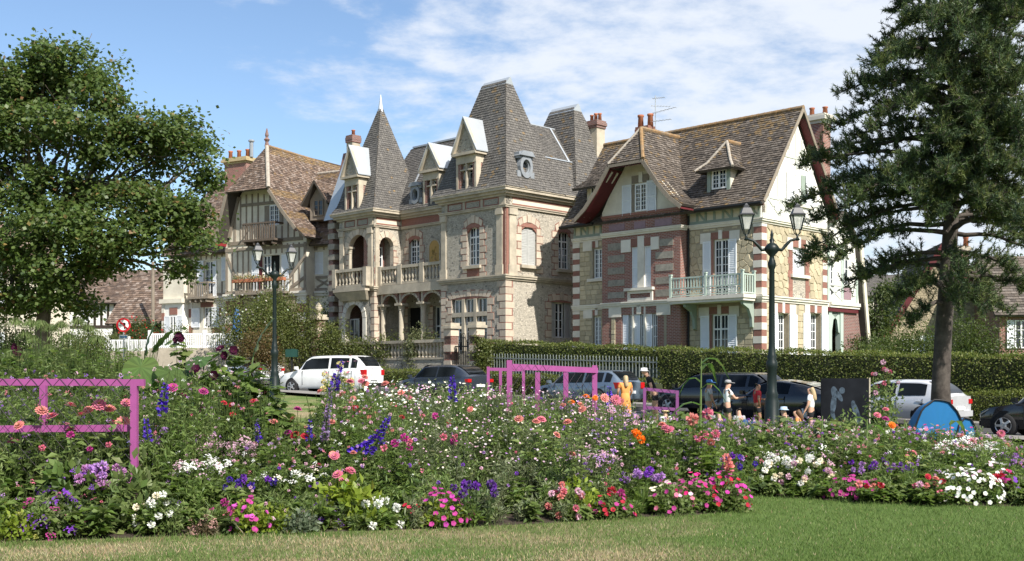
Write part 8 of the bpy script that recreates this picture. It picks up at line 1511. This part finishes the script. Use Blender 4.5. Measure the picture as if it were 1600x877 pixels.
# ================================================================== cars
MT['rubber'] = surf('tyre rubber', (.016, .016, .017), .2, 9, .85, .2, 60); MT['alloy'] = surf('alloy wheel', (.42, .43, .45), .1, 8, .35, 0, metal=.7); MT['lamp_red'] = surf('red lamp lens', (.42, .012, .015), .1, 6, .15, 0); MT['lamp_clear'] = surf('clear lamp lens', (.62, .64, .66), .1, 6, .12, 0); MT['plate'] = surf('number plate', (.72, .72, .70), .05, 6, .5, 0)
CARK = {'suv': (.25, .40, .88, 1.0, .62, .66), 'hatch': (.25, .43, .80, .985, .62, .60), 'estate': (.24, .42, .88, 1.0, .63, .60), 'mpv': (.17, .36, .92, 1.0, .60, .60), 'coupe': (.28, .50, .62, .95, .66, .58)}
def car(label, px, w, L_, H_, kind, mat, yaw=135):
    p = SW(w_at(px, w), w); r = empty('parked_car', p, math.radians(yaw)); tag(r, label, 'car', 'cars parked along the kerb')
    c0, r0, r1, rb, bf, wrf = CARK[kind]; hw = .9; belt = H_ * bf; zb = .24; rr = .33
    X = lambda t: L_ * (.5 - t); sm = lambda u: u * u * (3 - 2 * u)
    def zbelt(t): return np.interp(t, [0, .015, .07, c0, .5, 1], [belt * .55, belt * .72, belt * .84, belt * .985, belt, belt * 1.06])
    def zroof(t):
        if t <= c0 or t >= rb: return zbelt(t)
        if t < r0: return zbelt(t) + (H_ * .985 - zbelt(t)) * math.sin((t - c0) / (r0 - c0) * math.pi / 2) ** 1.05
        if t > r1: return zbelt(t) + (H_ * .97 - zbelt(t)) * (1 - ((t - r1) / (rb - r1)) ** 1.7)
        return H_ * (.985 + .015 * math.sin((t - r0) / (r1 - r0) * math.pi))
    def half(t): return hw * np.interp(t, [0, .02, .10, .3, .75, .95, 1], [.62, .80, .95, 1, 1, .95, .86])
    def wr(t, f): return half(t) * (.97 - (.97 - wrf * 1.22) * f)
    def pt(t, f, o=0.0): z0, z1 = zbelt(t), zroof(t); return (X(t), wr(t, f) + o, z0 + (z1 - z0) * f)
    ts = sorted({0, .008, .02, .045, .08, .13, .19, c0, *np.linspace(c0, r0, 6), *np.linspace(r0, r1, 8), *np.linspace(r1, rb, 6), .98, .995, 1.0}); V, n = [], 0
    for t in ts:
        h, zt, zl = half(t), zroof(t), zbelt(t); lo = zb + (.12 if t < .02 or t > .99 else 0); f = [(h * .9, lo), (h * .99, lo + .14), (h * 1.01, zl * .72), (h * .985, zl * .93), (h * .96, zl)]; g = max(0, (zt - zl)); f += [(wr(t, .33), zl + g * .33), (wr(t, .66), zl + g * .66), (wr(t, .9), zl + g * .9), (wr(t, .97) * .86, zl + g * .985 + .004), (wr(t, 1) * .5, zt + .02), (0, zt + .03)]
        ring = [(X(t), y, z) for y, z in f] + [(X(t), -y, z) for y, z in reversed(f[:-1])]; n = len(ring); V += ring
    Fc = [(i * n + j, i * n + (j + 1) % n, (i + 1) * n + (j + 1) % n, (i + 1) * n + j) for i in range(len(ts) - 1) for j in range(n)] + [tuple(range(n)), tuple(reversed(range((len(ts) - 1) * n, len(ts) * n)))]
    body = MB().add(V, Fc).build('body', mat, r, True); e = body.modifiers.new('e', 'EDGE_SPLIT'); e.split_angle = math.radians(38)
    wm = MB().lathe([(rr * .64, -.11), (rr * .92, -.115), (rr, -.07), (rr, .07), (rr * .92, .115), (rr * .64, .11)], n=22).mesh('tyre', MT['rubber'], True); rim = MB().lathe([(rr * .66, -.02), (rr * .66, .085), (rr * .58, .07), (.09, .075), (.05, .1)], n=22).mesh('rim', MT['alloy'])
    for t in (.185, .80):
        for sg in (1, -1):
            tk = MB(); tk.lathe([(rr * 1.13, -.12), (rr * 1.13, .006)], n=22); a = bpy.data.objects.new('wheel_arch', tk.mesh('wheel_arch', MT['black'])); link(a, r); a.location = (X(t), sg * half(t) * 1.005, rr + .03); a.rotation_euler = (-sg * math.pi / 2, 0, 0)
            o = bpy.data.objects.new('wheel', wm); link(o, r); o.location = (X(t), sg * (half(t) - .06), rr); o.rotation_euler = (-sg * math.pi / 2, 0, 0); q = bpy.data.objects.new('rim', rim); link(q, o); q.location = (0, 0, .035)
            sp_ = MB()
            for k in range(5): sp_.bar((.06 * math.cos(k * 1.257), .06 * math.sin(k * 1.257), .1), (rr * .62 * math.cos(k * 1.257), rr * .62 * math.sin(k * 1.257), .085), .06, .03)
            sp_.build('spoke', MT['alloy'], q)
    ta, tb, tc_ = c0 + (r0 - c0) * .55, (r0 + r1) / 2 - .02, r1 + (rb - r1) * .12
    for sg in (1, -1):
        for (u0, u1) in ((ta, tb - .012), (tb + .012, tc_ - .06 if kind in ('suv', 'estate', 'mpv') else tc_)) + (((tc_ - .035, tc_ + (rb - r1) * .25),) if kind in ('suv', 'estate', 'mpv') else ()):
            us = np.linspace(u0, u1, 5); lo_, hi_ = [], []
            for u in us: x, y, z = pt(u, .10, .009); lo_.append((x, sg * y, z)); x, y, z = pt(u, .84, .009); hi_.append((x, sg * y, z))
            x, y, z = pt(c0 + (r0 - c0) * .28, .10, .009) if u0 == ta else lo_[0]; lo_[0] = (x, sg * abs(y), z)
            q = lo_ + hi_[::-1]; MB().add(q, [tuple(range(len(q)))] if sg < 0 else [tuple(reversed(range(len(q))))]).build('side_window', MT['dark_glass'], r)
        MB().prism([(X(ta) + .30, sg * (half(.3) + .005), belt * 1.0), (X(ta) + .30, sg * (half(.3) + .2), belt * 1.04), (X(ta) + .30, sg * (half(.3) + .2), belt * 1.16), (X(ta) + .30, sg * (half(.3) + .05), belt * 1.16)], (.12, 0, 0)).build('mirror', mat, r)
        for t in (tb - .03, tc_ - .03): MB().box(X(t) - .02, X(t) + .16, sg * half(t) * .99, sg * (half(t) * .99 + .035), belt * .86, belt * .90).build('door_handle', mat, r)
        for t in (c0 + .06, tb, tc_ - .02): MB().box(X(t) - .006, X(t) + .006, sg * half(t) * .97, sg * half(t) * 1.014, zb + .16, belt * .97).build('door_seam', MT['black'], r)
        h0 = half(.03); MB().prism([(X(.012), sg * h0 * .62, belt * .62), (X(.018), sg * h0 * .98, belt * .64), (X(.085), sg * half(.085) * 1.008, belt * .80), (X(.05), sg * h0 * .66, belt * .80)], (.03, sg * .012, .012)).build('headlight', MT['lamp_clear'], r)
        h1 = half(.985); tall = .34 if kind in ('suv', 'estate', 'mpv') else .2; MB().box(X(1.0) - .025, X(.955), sg * h1 * .74, sg * h1 * 1.03, belt * .80, belt * .80 + tall * .7).build('tail_light', MT['lamp_red'], r)
    def glass(name, t0, t1, ex): q = [(X(t0) + ex, wr(t0, 0) * .86, zroof(t0) + .03), (X(t0) + ex, -wr(t0, 0) * .86, zroof(t0) + .03), (X(t1), -wr(t1, .9) * .84, zroof(t1) + .025), (X(t1), wr(t1, .9) * .84, zroof(t1) + .025)]; MB().add(q, [(0, 1, 2, 3)]).build(name, MT['dark_glass'], r)
    us = np.linspace(c0 + .02, r0 - .015, 5); q = [(X(u), wr(u, .95) * .84, zroof(u) + .035) for u in us] + [(X(u), -wr(u, .95) * .84, zroof(u) + .035) for u in us]; MB().add(q, [(i, i + 1, i + 6, i + 5) for i in range(4)]).build('windscreen', MT['dark_glass'], r, True)
    us = np.linspace(r1 + .012, r1 + (rb - r1) * .88, 6); q = [(X(u) - .022, wr(u, .95) * .86, zroof(u) + .022) for u in us] + [(X(u) - .022, -wr(u, .95) * .86, zroof(u) + .022) for u in us]; MB().add(q, [(i, i + 1, i + 7, i + 6) for i in range(5)]).build('rear_window', MT['dark_glass'], r, True)
    MB().box(X(1) - .04, X(1) + .01, -.26, .26, belt * .58, belt * .58 + .11).build('number_plate', MT['plate'], r); MB().box(X(.006), X(0) + .02, -.55, .55, .3, .42).build('grille', MT['black'], r); MB().box(X(1) - .06, X(.97), -.78, .78, .32, .5).build('bumper', mat if kind != 'suv' else MT['black'], r)
    return r
WH, DK, BL_, BK, SV = paint('white car paint', (.74, .75, .76)), paint('dark grey car paint', (.045, .055, .075), .25, .4), paint('blue grey car paint', (.16, .21, .27), .28, .5), paint('black car paint', (.012, .013, .016), .18), paint('silver car paint', (.62, .63, .65), .3, .3)
car('white off roader with a dark rear window parked left of centre', 516, 30.8, 4.85, 1.74, 'suv', WH, 153); car('dark grey hatchback parked below the stone balustrade', 692, 32.6, 4.4, 1.46, 'hatch', DK, 140); car('blue grey estate car parked behind the middle pink frame', 916, 34.0, 4.6, 1.42, 'estate', BL_); car('black estate car parked behind the standing children', 1122, 33.8, 5.0, 1.5, 'estate', BK)
car('low black saloon with a rounded roof behind the right street lamp', 1222, 31.2, 4.5, 1.38, 'coupe', BK); car('silver hatchback parked behind the pine trunk', 1402, 34.2, 4.1, 1.44, 'hatch', SV); car('black car with a clear headlight cut off by the right edge', 1668, 31.5, 4.2, 1.5, 'hatch', BK); car('white car mostly hidden, its red tail light beside the left street lamp', 392, 34.0, 4.2, 1.5, 'hatch', WH)
# ================================================================== people
MT['skin'] = surf('skin', (.50, .29, .20), .08, 5, .55, .05, 60); MT['skin_dark'] = surf('tanned skin', (.32, .17, .11), .08, 5, .55, .05, 60)
CL = {k: surf(k + ' cloth', c, .12, 9, .9, .15, 70) for k, c in (('white', (.76, .76, .75)), ('black', (.015, .015, .017)), ('red', (.50, .03, .04)), ('orange', (.72, .28, .08)), ('denim', (.035, .075, .21)), ('grey', (.30, .30, .31)), ('blue', (.06, .16, .40)), ('pattern', (.38, .48, .60)), ('straw', (.68, .56, .28)))}
HR = {k: surf(k + ' hair', c, .25, 14, .5, .3, 60) for k, c in (('blond', (.40, .30, .17)), ('brown', (.10, .052, .026)), ('dark', (.022, .015, .012)))}
def skin(name, mat, parent, chains, sub=2):
    "grow one continuous surface over connected joints: each chain is a list of (key, point, radius)"
    idx, V, Rr, E = {}, [], [], []
    for ch in chains:
        prev = None
        for k, p, q in ch:
            if k not in idx: idx[k] = len(V); V.append(tuple(p)); Rr.append(q)
            if prev is not None: E.append((prev, idx[k]))
            prev = idx[k]
    me = bpy.data.meshes.new(name); me.from_pydata(V, E, []); me.materials.append(mat); o = bpy.data.objects.new(name, me); link(o, parent); m_ = o.modifiers.new('skin', 'SKIN'); m_.use_smooth_shade = True
    if not me.skin_vertices: me.skin_vertices.new()
    for i, d in enumerate(me.skin_vertices[0].data): q = Rr[i]; d.radius = q if isinstance(q, tuple) else (q, q); d.use_root = i == 0
    o.modifiers.new('sub', 'SUBSURF').levels = sub; o.modifiers['sub'].render_levels = sub; return o
def person(label, px, Y, H_, yaw, shirt, pants, hair, sk='skin', pose='stand', lean=0.0, arms=None, hat=None, hl=.0, py=None, dress=False):
    g = G(px, Y); r = empty('person', g, yaw); tag(r, label, 'person'); h = H_; V3 = lambda x, y, z: Vector((x, y, z)) * h
    sit = {'stand': 0, 'sit': .40, 'lie': .46}[pose]; pz = .52 - sit; q = math.tan(lean); T = lambda z: V3(0, q * (z - .52), z - sit)      # the figure faces local +y
    pel, wst, chs, nek, hd = T(.52), T(.62), T(.735), T(.835), T(.915) + V3(0, .012, 0); sh = [T(.80) + V3(s_ * .105, 0, 0) for s_ in (-1, 1)]
    if pose == 'lie': pel, wst, chs, nek, hd = V3(0, 0, .07), V3(0, -.10, .08), V3(0, -.22, .08), V3(0, -.32, .08), V3(0, -.41, .09); sh = [V3(s_ * .105, -.28, .08) for s_ in (-1, 1)]
    legs = []
    for s_ in (-1, 1):
        hip = pel + V3(s_ * .05, 0, -.015)
        if pose == 'stand': kn, an, toe = V3(s_ * .055, .012 + .02 * s_, .285), V3(s_ * .06, -.01 + .03 * s_, .045), V3(s_ * .07, .08 + .03 * s_, .02)
        elif pose == 'sit': kn, an, toe = V3(s_ * .11, .20, .22), V3(s_ * .05, .25, .04), V3(s_ * .05, .33, .03)
        else: kn, an, toe = V3(s_ * .075, .20, .27), V3(s_ * .07, .30, .03), V3(s_ * .07, .37, .03)
        legs.append((hip, kn, an, toe))
    A = arms or (((-.15, .02, .64), (-.15, .08, .52)), ((.15, .02, .64), (.15, .08, .52))); ch = [[('p', pel, (.085 * h, .062 * h)), ('w', wst, (.075 * h, .055 * h)), ('c', chs, (.09 * h, .06 * h)), ('n', nek, .033 * h), ('h', hd, (.052 * h, .06 * h)), ('t', hd + (hd - nek).normalized() * .045 * h, .045 * h)], [('h', hd, 0), ('nose', hd + V3(0, .062, -.008), .010 * h)], [('h', hd, 0), ('chin', hd + V3(0, .032, -.045), .022 * h)]]
    el_, wr_ = [], []
    for i, s_ in enumerate((-1, 1)):
        e, w = (V3(a[0], a[1] + q * (a[2] - .52), a[2] - sit) if pose != 'lie' else V3(s_ * .16, -.2 + .1 * k, .03) for k, a in enumerate(A[i])); el_.append(e); wr_.append(w); d = (w - e).normalized(); side = d.cross(Vector((0, 0, 1))); side = side.normalized() if side.length > .1 else Vector((1, 0, 0)); palm = w + d * .045 * h
        ch.append([('c', chs, 0), ('s%d' % i, sh[i], .036 * h), ('e%d' % i, e, .026 * h), ('w%d' % i, w, .018 * h), ('m%d' % i, palm, (.022 * h, .012 * h))])
        for k in range(4): b_ = palm + side * (k - 1.5) * .0105 * h + d * .012 * h; ch.append([('m%d' % i, palm, 0), ('f%d%d' % (i, k), b_, .0055 * h), ('g%d%d' % (i, k), b_ + d * (.024, .029, .027, .021)[k] * h + Vector((0, 0, -.006 * h)), .0045 * h)])
        ch.append([('w%d' % i, w, 0), ('th%d' % i, w + d * .03 * h - side * .026 * h, .0055 * h)]); hp, kn, an, toe = legs[i]; ch.append([('p', pel, 0), ('l%d' % i, hp, .058 * h), ('k%d' % i, kn, .038 * h), ('a%d' % i, an, .022 * h), ('o%d' % i, toe, .020 * h)])
    skin('body', MT[sk], r, ch); c1 = [[('w', wst - (wst - pel) * .7, (.093 * h, .07 * h)), ('c', chs, (.103 * h, .072 * h)), ('n', nek - (nek - chs) * .25, .045 * h)]]
    for i in (0, 1): c1.append([('c', chs, 0), ('s%d' % i, sh[i], .046 * h), ('e%d' % i, sh[i].lerp(el_[i], .62), .038 * h)])
    skin('shirt' if not dress else 'dress_top', CL[shirt], r, c1)
    if dress: MB().lathe([(.085 * h, .62 * h), (.10 * h, .5 * h), (.125 * h, .22 * h), (.13 * h, .1 * h), (.11 * h, .1 * h)], n=14).build('skirt', CL[shirt], r, True)
    else:
        k = .62 if pants == 'black' else 1.0; skin('trousers', CL[pants], r, [[('p', pel + (wst - pel) * .25, (.094 * h, .07 * h)), ('pp', pel, (.092 * h, .07 * h))]] + [[('pp', pel, 0), ('l%d' % i, legs[i][0], .067 * h), ('k%d' % i, legs[i][0].lerp(legs[i][1], k), .05 * h)] + ([('a%d' % i, legs[i][2], .036 * h)] if pants == 'denim' else []) for i in (0, 1)])
    up = (hd - nek).normalized(); hc = hd + up * .016 * h - Vector((0, .012 * h, 0)); hm = [[('a', hc + up * .03 * h, .052 * h), ('b', hc - Vector((0, .022 * h, 0)), .058 * h)]]
    if hl: hm[0] += [('c', hc - Vector((0, .045 * h, 0)) - up * hl * .45 * h, .05 * h), ('d', hc - Vector((0, .055 * h, 0)) - up * hl * h, .032 * h)]
    skin('hair', HR[hair], r, hm); nb = MB()
    for s_ in (-1, 1): e = hd + Vector((s_ * .02 * h, .054 * h, .008 * h)); nb = MB().lathe([(.001, -.006 * h), (.006 * h, 0), (.001, .006 * h)], e, 6).build('eye', MT['black'], r)
    if hat:
        m, kind = hat; z = hd + up * .03 * h
        prof = [(.063 * h, 0), (.062 * h, .03 * h), (.045 * h, .055 * h), (.001, .062 * h)] if kind == 'cap' else [(.098 * h, -.012 * h), (.064 * h, .006 * h), (.058 * h, .045 * h), (.001, .05 * h)]
        o = MB().lathe(prof, z, 14).build('hat', CL[m], r, True)
        if kind == 'cap': MB().prism([z + Vector((-.05 * h, .045 * h, .004 * h)), z + Vector((.05 * h, .045 * h, .004 * h)), z + Vector((.035 * h, .12 * h, -.004 * h)), z + Vector((-.035 * h, .12 * h, -.004 * h))], (0, 0, .008 * h)).build('peak', CL[m], o)
    return r
fw = ((-.14, .10, .66), (-.10, .24, .67)); person('girl with long blond hair in an orange dress seen from behind', 977, 34.0, 1.50, .25, 'orange', 'black', 'blond', arms=(((-.15, .02, .65), (-.13, .10, .56)), ((.15, .02, .65), (.13, .10, .56))), hl=.2, dress=True)
person('man in a white hat and black shirt bending forward by the purple net', 1024, 35.0, 1.72, 1.45, 'black', 'black', 'dark', lean=.42, hat=('white', 'brim')); person('boy in a blue cap and grey vest beside the maize', 1107, 31.0, 1.44, -1.45, 'grey', 'denim', 'dark', 'skin_dark', hat=('blue', 'cap'))
person('boy in a white t shirt, black shorts and grey cap holding out his hands', 1136, 30.0, 1.46, -1.5, 'white', 'black', 'brown', arms=(fw, ((.13, .12, .66), (.10, .25, .68))), hat=('grey', 'cap')); person('boy in a red t shirt with one hand on his hip', 1183, 31.0, 1.40, -1.4, 'red', 'black', 'dark', 'skin_dark', arms=(((-.14, .12, .66), (-.12, .26, .64)), ((.20, -.05, .66), (.12, .0, .56))))
person('girl with long blond hair and a white top beside the picture board', 1267, 29.0, 1.36, 1.1, 'white', 'black', 'blond', hl=.22); person('child with light brown hair sitting left of the boy in white', 1109, 28.6, 1.36, -.8, 'grey', 'denim', 'brown', pose='sit'); person('small dark haired child sitting at the feet of the boy in white', 1124, 28.4, 1.22, .6, 'black', 'black', 'dark', pose='sit')
person('dark haired child in a grey top sitting right of the boy in white', 1155, 28.6, 1.34, .5, 'grey', 'black', 'dark', pose='sit'); person('person lying on the grass with blue jeans knees raised', 1182, 28.5, 1.75, 2.4, 'blue', 'denim', 'dark', pose='lie'); person('child in a patterned blue and white bucket hat sitting on the grass', 1226, 28.2, 1.42, .9, 'black', 'black', 'dark', pose='sit', hat=('pattern', 'brim')); person('girl with loose brown hair and bare shoulders sitting on the grass', 1250, 27.6, 1.38, 1.2, 'orange', 'denim', 'brown', 'skin', pose='sit', lean=.12, hl=.16); person('child in a straw hat crouching behind the purple net frame', 1040, 29.0, 1.2, .4, 'white', 'denim', 'brown', pose='sit', hat=('straw', 'brim'))
# ================================================================== painted frames, picture board, tent
def art_frame(label, bars, net, mat, th, name='garden_trellis'):
    "painted wooden frame; bars are pixel ends with their distance, net is four corners"
    b0 = bars[0][0]; g = G(b0[0], b0[2]); r = empty(name, g); tag(r, label, 'garden frame', 'painted frames in the flower bed')
    for (p, q) in bars:
        a, c = W(*p) - g, (W(*q) - g) if q[1] is not None else None
        if c is None: a2 = G(p[0], p[2]) - g; MB().box(a.x - th / 2, a.x + th / 2, a.y - th / 2, a.y + th / 2, a2.z - .1, a.z).build('post', mat, r)
        else: MB().bar(a, c, th * .9, th * 1.05).build('rail', mat, r)
    if net:
        A, B, h = W(*net[0]) - g, W(*net[1]) - g, net[2]; n = max(4, int((B - A).length / .15)); mb = MB(); dz = Vector((0, -th * .55, 0)); D = (B - A) / n; m_ = int(h / D.length)
        for k in range(-m_, n + 1):
            for sg in (0, 1):
                k0, k1 = (max(k, 0), min(k + m_, n)); f0, f1 = (k0 - k) / m_, (k1 - k) / m_
                if k1 <= k0: continue
                if sg: f0, f1 = 1 - f0, 1 - f1
                mb.tube([A + D * k0 + dz + Vector((0, 0, .04 - h * f0)), A + D * k1 + dz + Vector((0, 0, .04 - h * f1))], .003, 3, cap=False)
        mb.build('wire_netting', MT['wire'], r)
    return r
art_frame('pink wooden frame with wire netting at the left edge of the bed', [((210, 597, 12.5), (210, None)), ((-80, 597, 12.5), (226, 598, 12.5)), ((68, 600, 13.6), (68, None)), ((-80, 671, 12.6), (205, 669, 12.6)), ((-70, 599, 12.5), (-70, None))], ((-60, 597, 12.5), (207, 597, 12.5), 1.1), MT['pink_wood'], .072)
art_frame('pink wooden frame with four posts in the middle of the bed', [((796, 563, 17.0), (796, None)), ((795, 573, 17.0), (932, 579, 18.2)), ((929, 571, 18.2), (929, None)), ((884, 582, 18.6), (884, None)), ((840, 582, 18.9), (840, None))], ((800, 573, 17.0), (927, 578, 18.2), .9), MT['pink_wood'], .082)
art_frame('thin pink frame behind the middle one', [((763, 573, 21.0), (763, None)), ((762, 577, 21.0), (820, 578, 21.0)), ((782, 578, 21.0), (782, None)), ((818, 578, 21.0), (818, None))], None, MT['pink_wood'], .055)
art_frame('small purple frame with close netting near the seated children', [((1007, 607, 22.5), (1007, None)), ((1006, 608, 22.5), (1060, 613, 22.5)), ((1058, 611, 22.5), (1058, None)), ((1007, 637, 22.5), (1058, 640, 22.5))], ((1009, 609, 22.5), (1056, 613, 22.5), .55), MT['purple_wood'], .06)
pb = G(1320, 24); r = empty('picture_board', pb, -.12); tag(r, 'dark picture panel with pale blurred figures standing in the bed', 'picture board'); zt = 1.7 - 7 / F * 24
MB().box(-.5, .5, -.02, .02, .35, zt).build('panel', MT['print_dark'] if 'print_dark' in MT else surf('dark printed panel', (.010, .011, .014), .6, 1.6, .7, 0, 40, .05), r); MB().box(.5, .53, -.025, .025, .33, zt + .01).build('edge_trim', MT['stone'], r)
for x in (-.45, .45): MB().box(x - .03, x + .03, .02, .07, 0, zt - .1).build('post', MT['timber'], r)
pm = surf('pale printed figure', (.055, .075, .10), .6, 9, .7, 0, 40, .05)
for (x, z, rx, rz, t) in ((-.22, zt - .30, .07, .13, .2), (-.06, zt - .26, .06, .07, 0), (-.24, zt - .55, .06, .22, -.1), (-.12, zt - .38, .05, .13, .5), (.22, zt - .68, .06, .2, .35), (.28, zt - .88, .05, .16, .1), (.17, zt - .53, .04, .06, 0), (-.25, zt - .8, .045, .12, .2)): MB().add([(x + rx * math.cos(a) * math.cos(t) - rz * math.sin(a) * math.sin(t), -.022, z + rx * math.cos(a) * math.sin(t) + rz * math.sin(a) * math.cos(t)) for a in [k * .3927 for k in range(16)]], [tuple(range(16))]).build('printed_figure', pm, r)
tg = G(1467, 25.5); r = empty('pop_up_tent', tg, .1); tag(r, 'blue pop up beach tent with black rims', 'tent'); MT['tent'] = leafmat('blue tent fabric', .25, .5, .3, 0)
def lobe(x, w, h, d, name):
    nb = NB(); V, T = [], []; n, m_ = 16, 7
    for j in range(m_ + 1):
        f = j / m_; y = d * f; s_ = math.sqrt(max(0, 1 - (f * .98) ** 2)); V += [(x + w * s_ * math.cos(math.pi * k / n), y, max(0, h * s_ * math.sin(math.pi * k / n) ** .8) + .015 * math.sin(k * 2.3 + j)) for k in range(n + 1)]
    T = [t for j in range(m_) for k in range(n) for a in [j * (n + 1) + k] for t in ((a, a + 1, a + n + 2), (a, a + n + 2, a + n + 1))]; nb.tri(V, T, (.02, .19, .42)); o = nb.build(name, MT['tent'], r, True); nf = NB(); nf.tri([(x, -.02, h * .3)] + V[:n + 1], [(0, k + 1, k + 2) for k in range(n)] + [(0, n + 1, 1)], vary((.018, .16, .38), n + 1, .04, .01)); nf.build('tent_panel', MT['tent'], r)
    MB().tube([(p[0], -.02, p[2]) for p in V[:n + 1]], .022, 6).build('rim', MT['black'], r)
lobe(0, .6, 1.12, 1.1, 'tent_dome'); lobe(.66, .26, .7, .8, 'tent_side')
# blue parasol folded in the garden of the timbered house
pg = G(370, 66); r = empty('parasol', pg); tag(r, 'folded blue parasol in the garden of the timbered house', 'parasol'); hz = 1.7 + 107 / F * 66 - pg.z; MB().lathe([(.03, 0), (.03, hz - 1.5)], n=6).build('pole', MT['timber'], r); MB().lathe([(.27, hz - 1.75), (.3, hz - 1.5), (.22, hz - .7), (.12, hz - .15), (.03, hz)], n=9).build('canopy', CL['blue'], r)
lb = G(456, 62); o = MB().box(-.32, .32, -.2, .2, 0, .42).lathe([(.2, .42), (.2, .45)], (0, 0, 0), 4).build('letter_box', surf('green letter box', (.012, .05, .04), .1, 5, .5, 0)); o.location = W(456, 558, 62); tag(o, 'dark green letter box beside the tall iron gate', 'letter box'); pk = MB().box(-.05, .05, -.05, .05, -1.6, 0).build('post', MT['iron'], o)
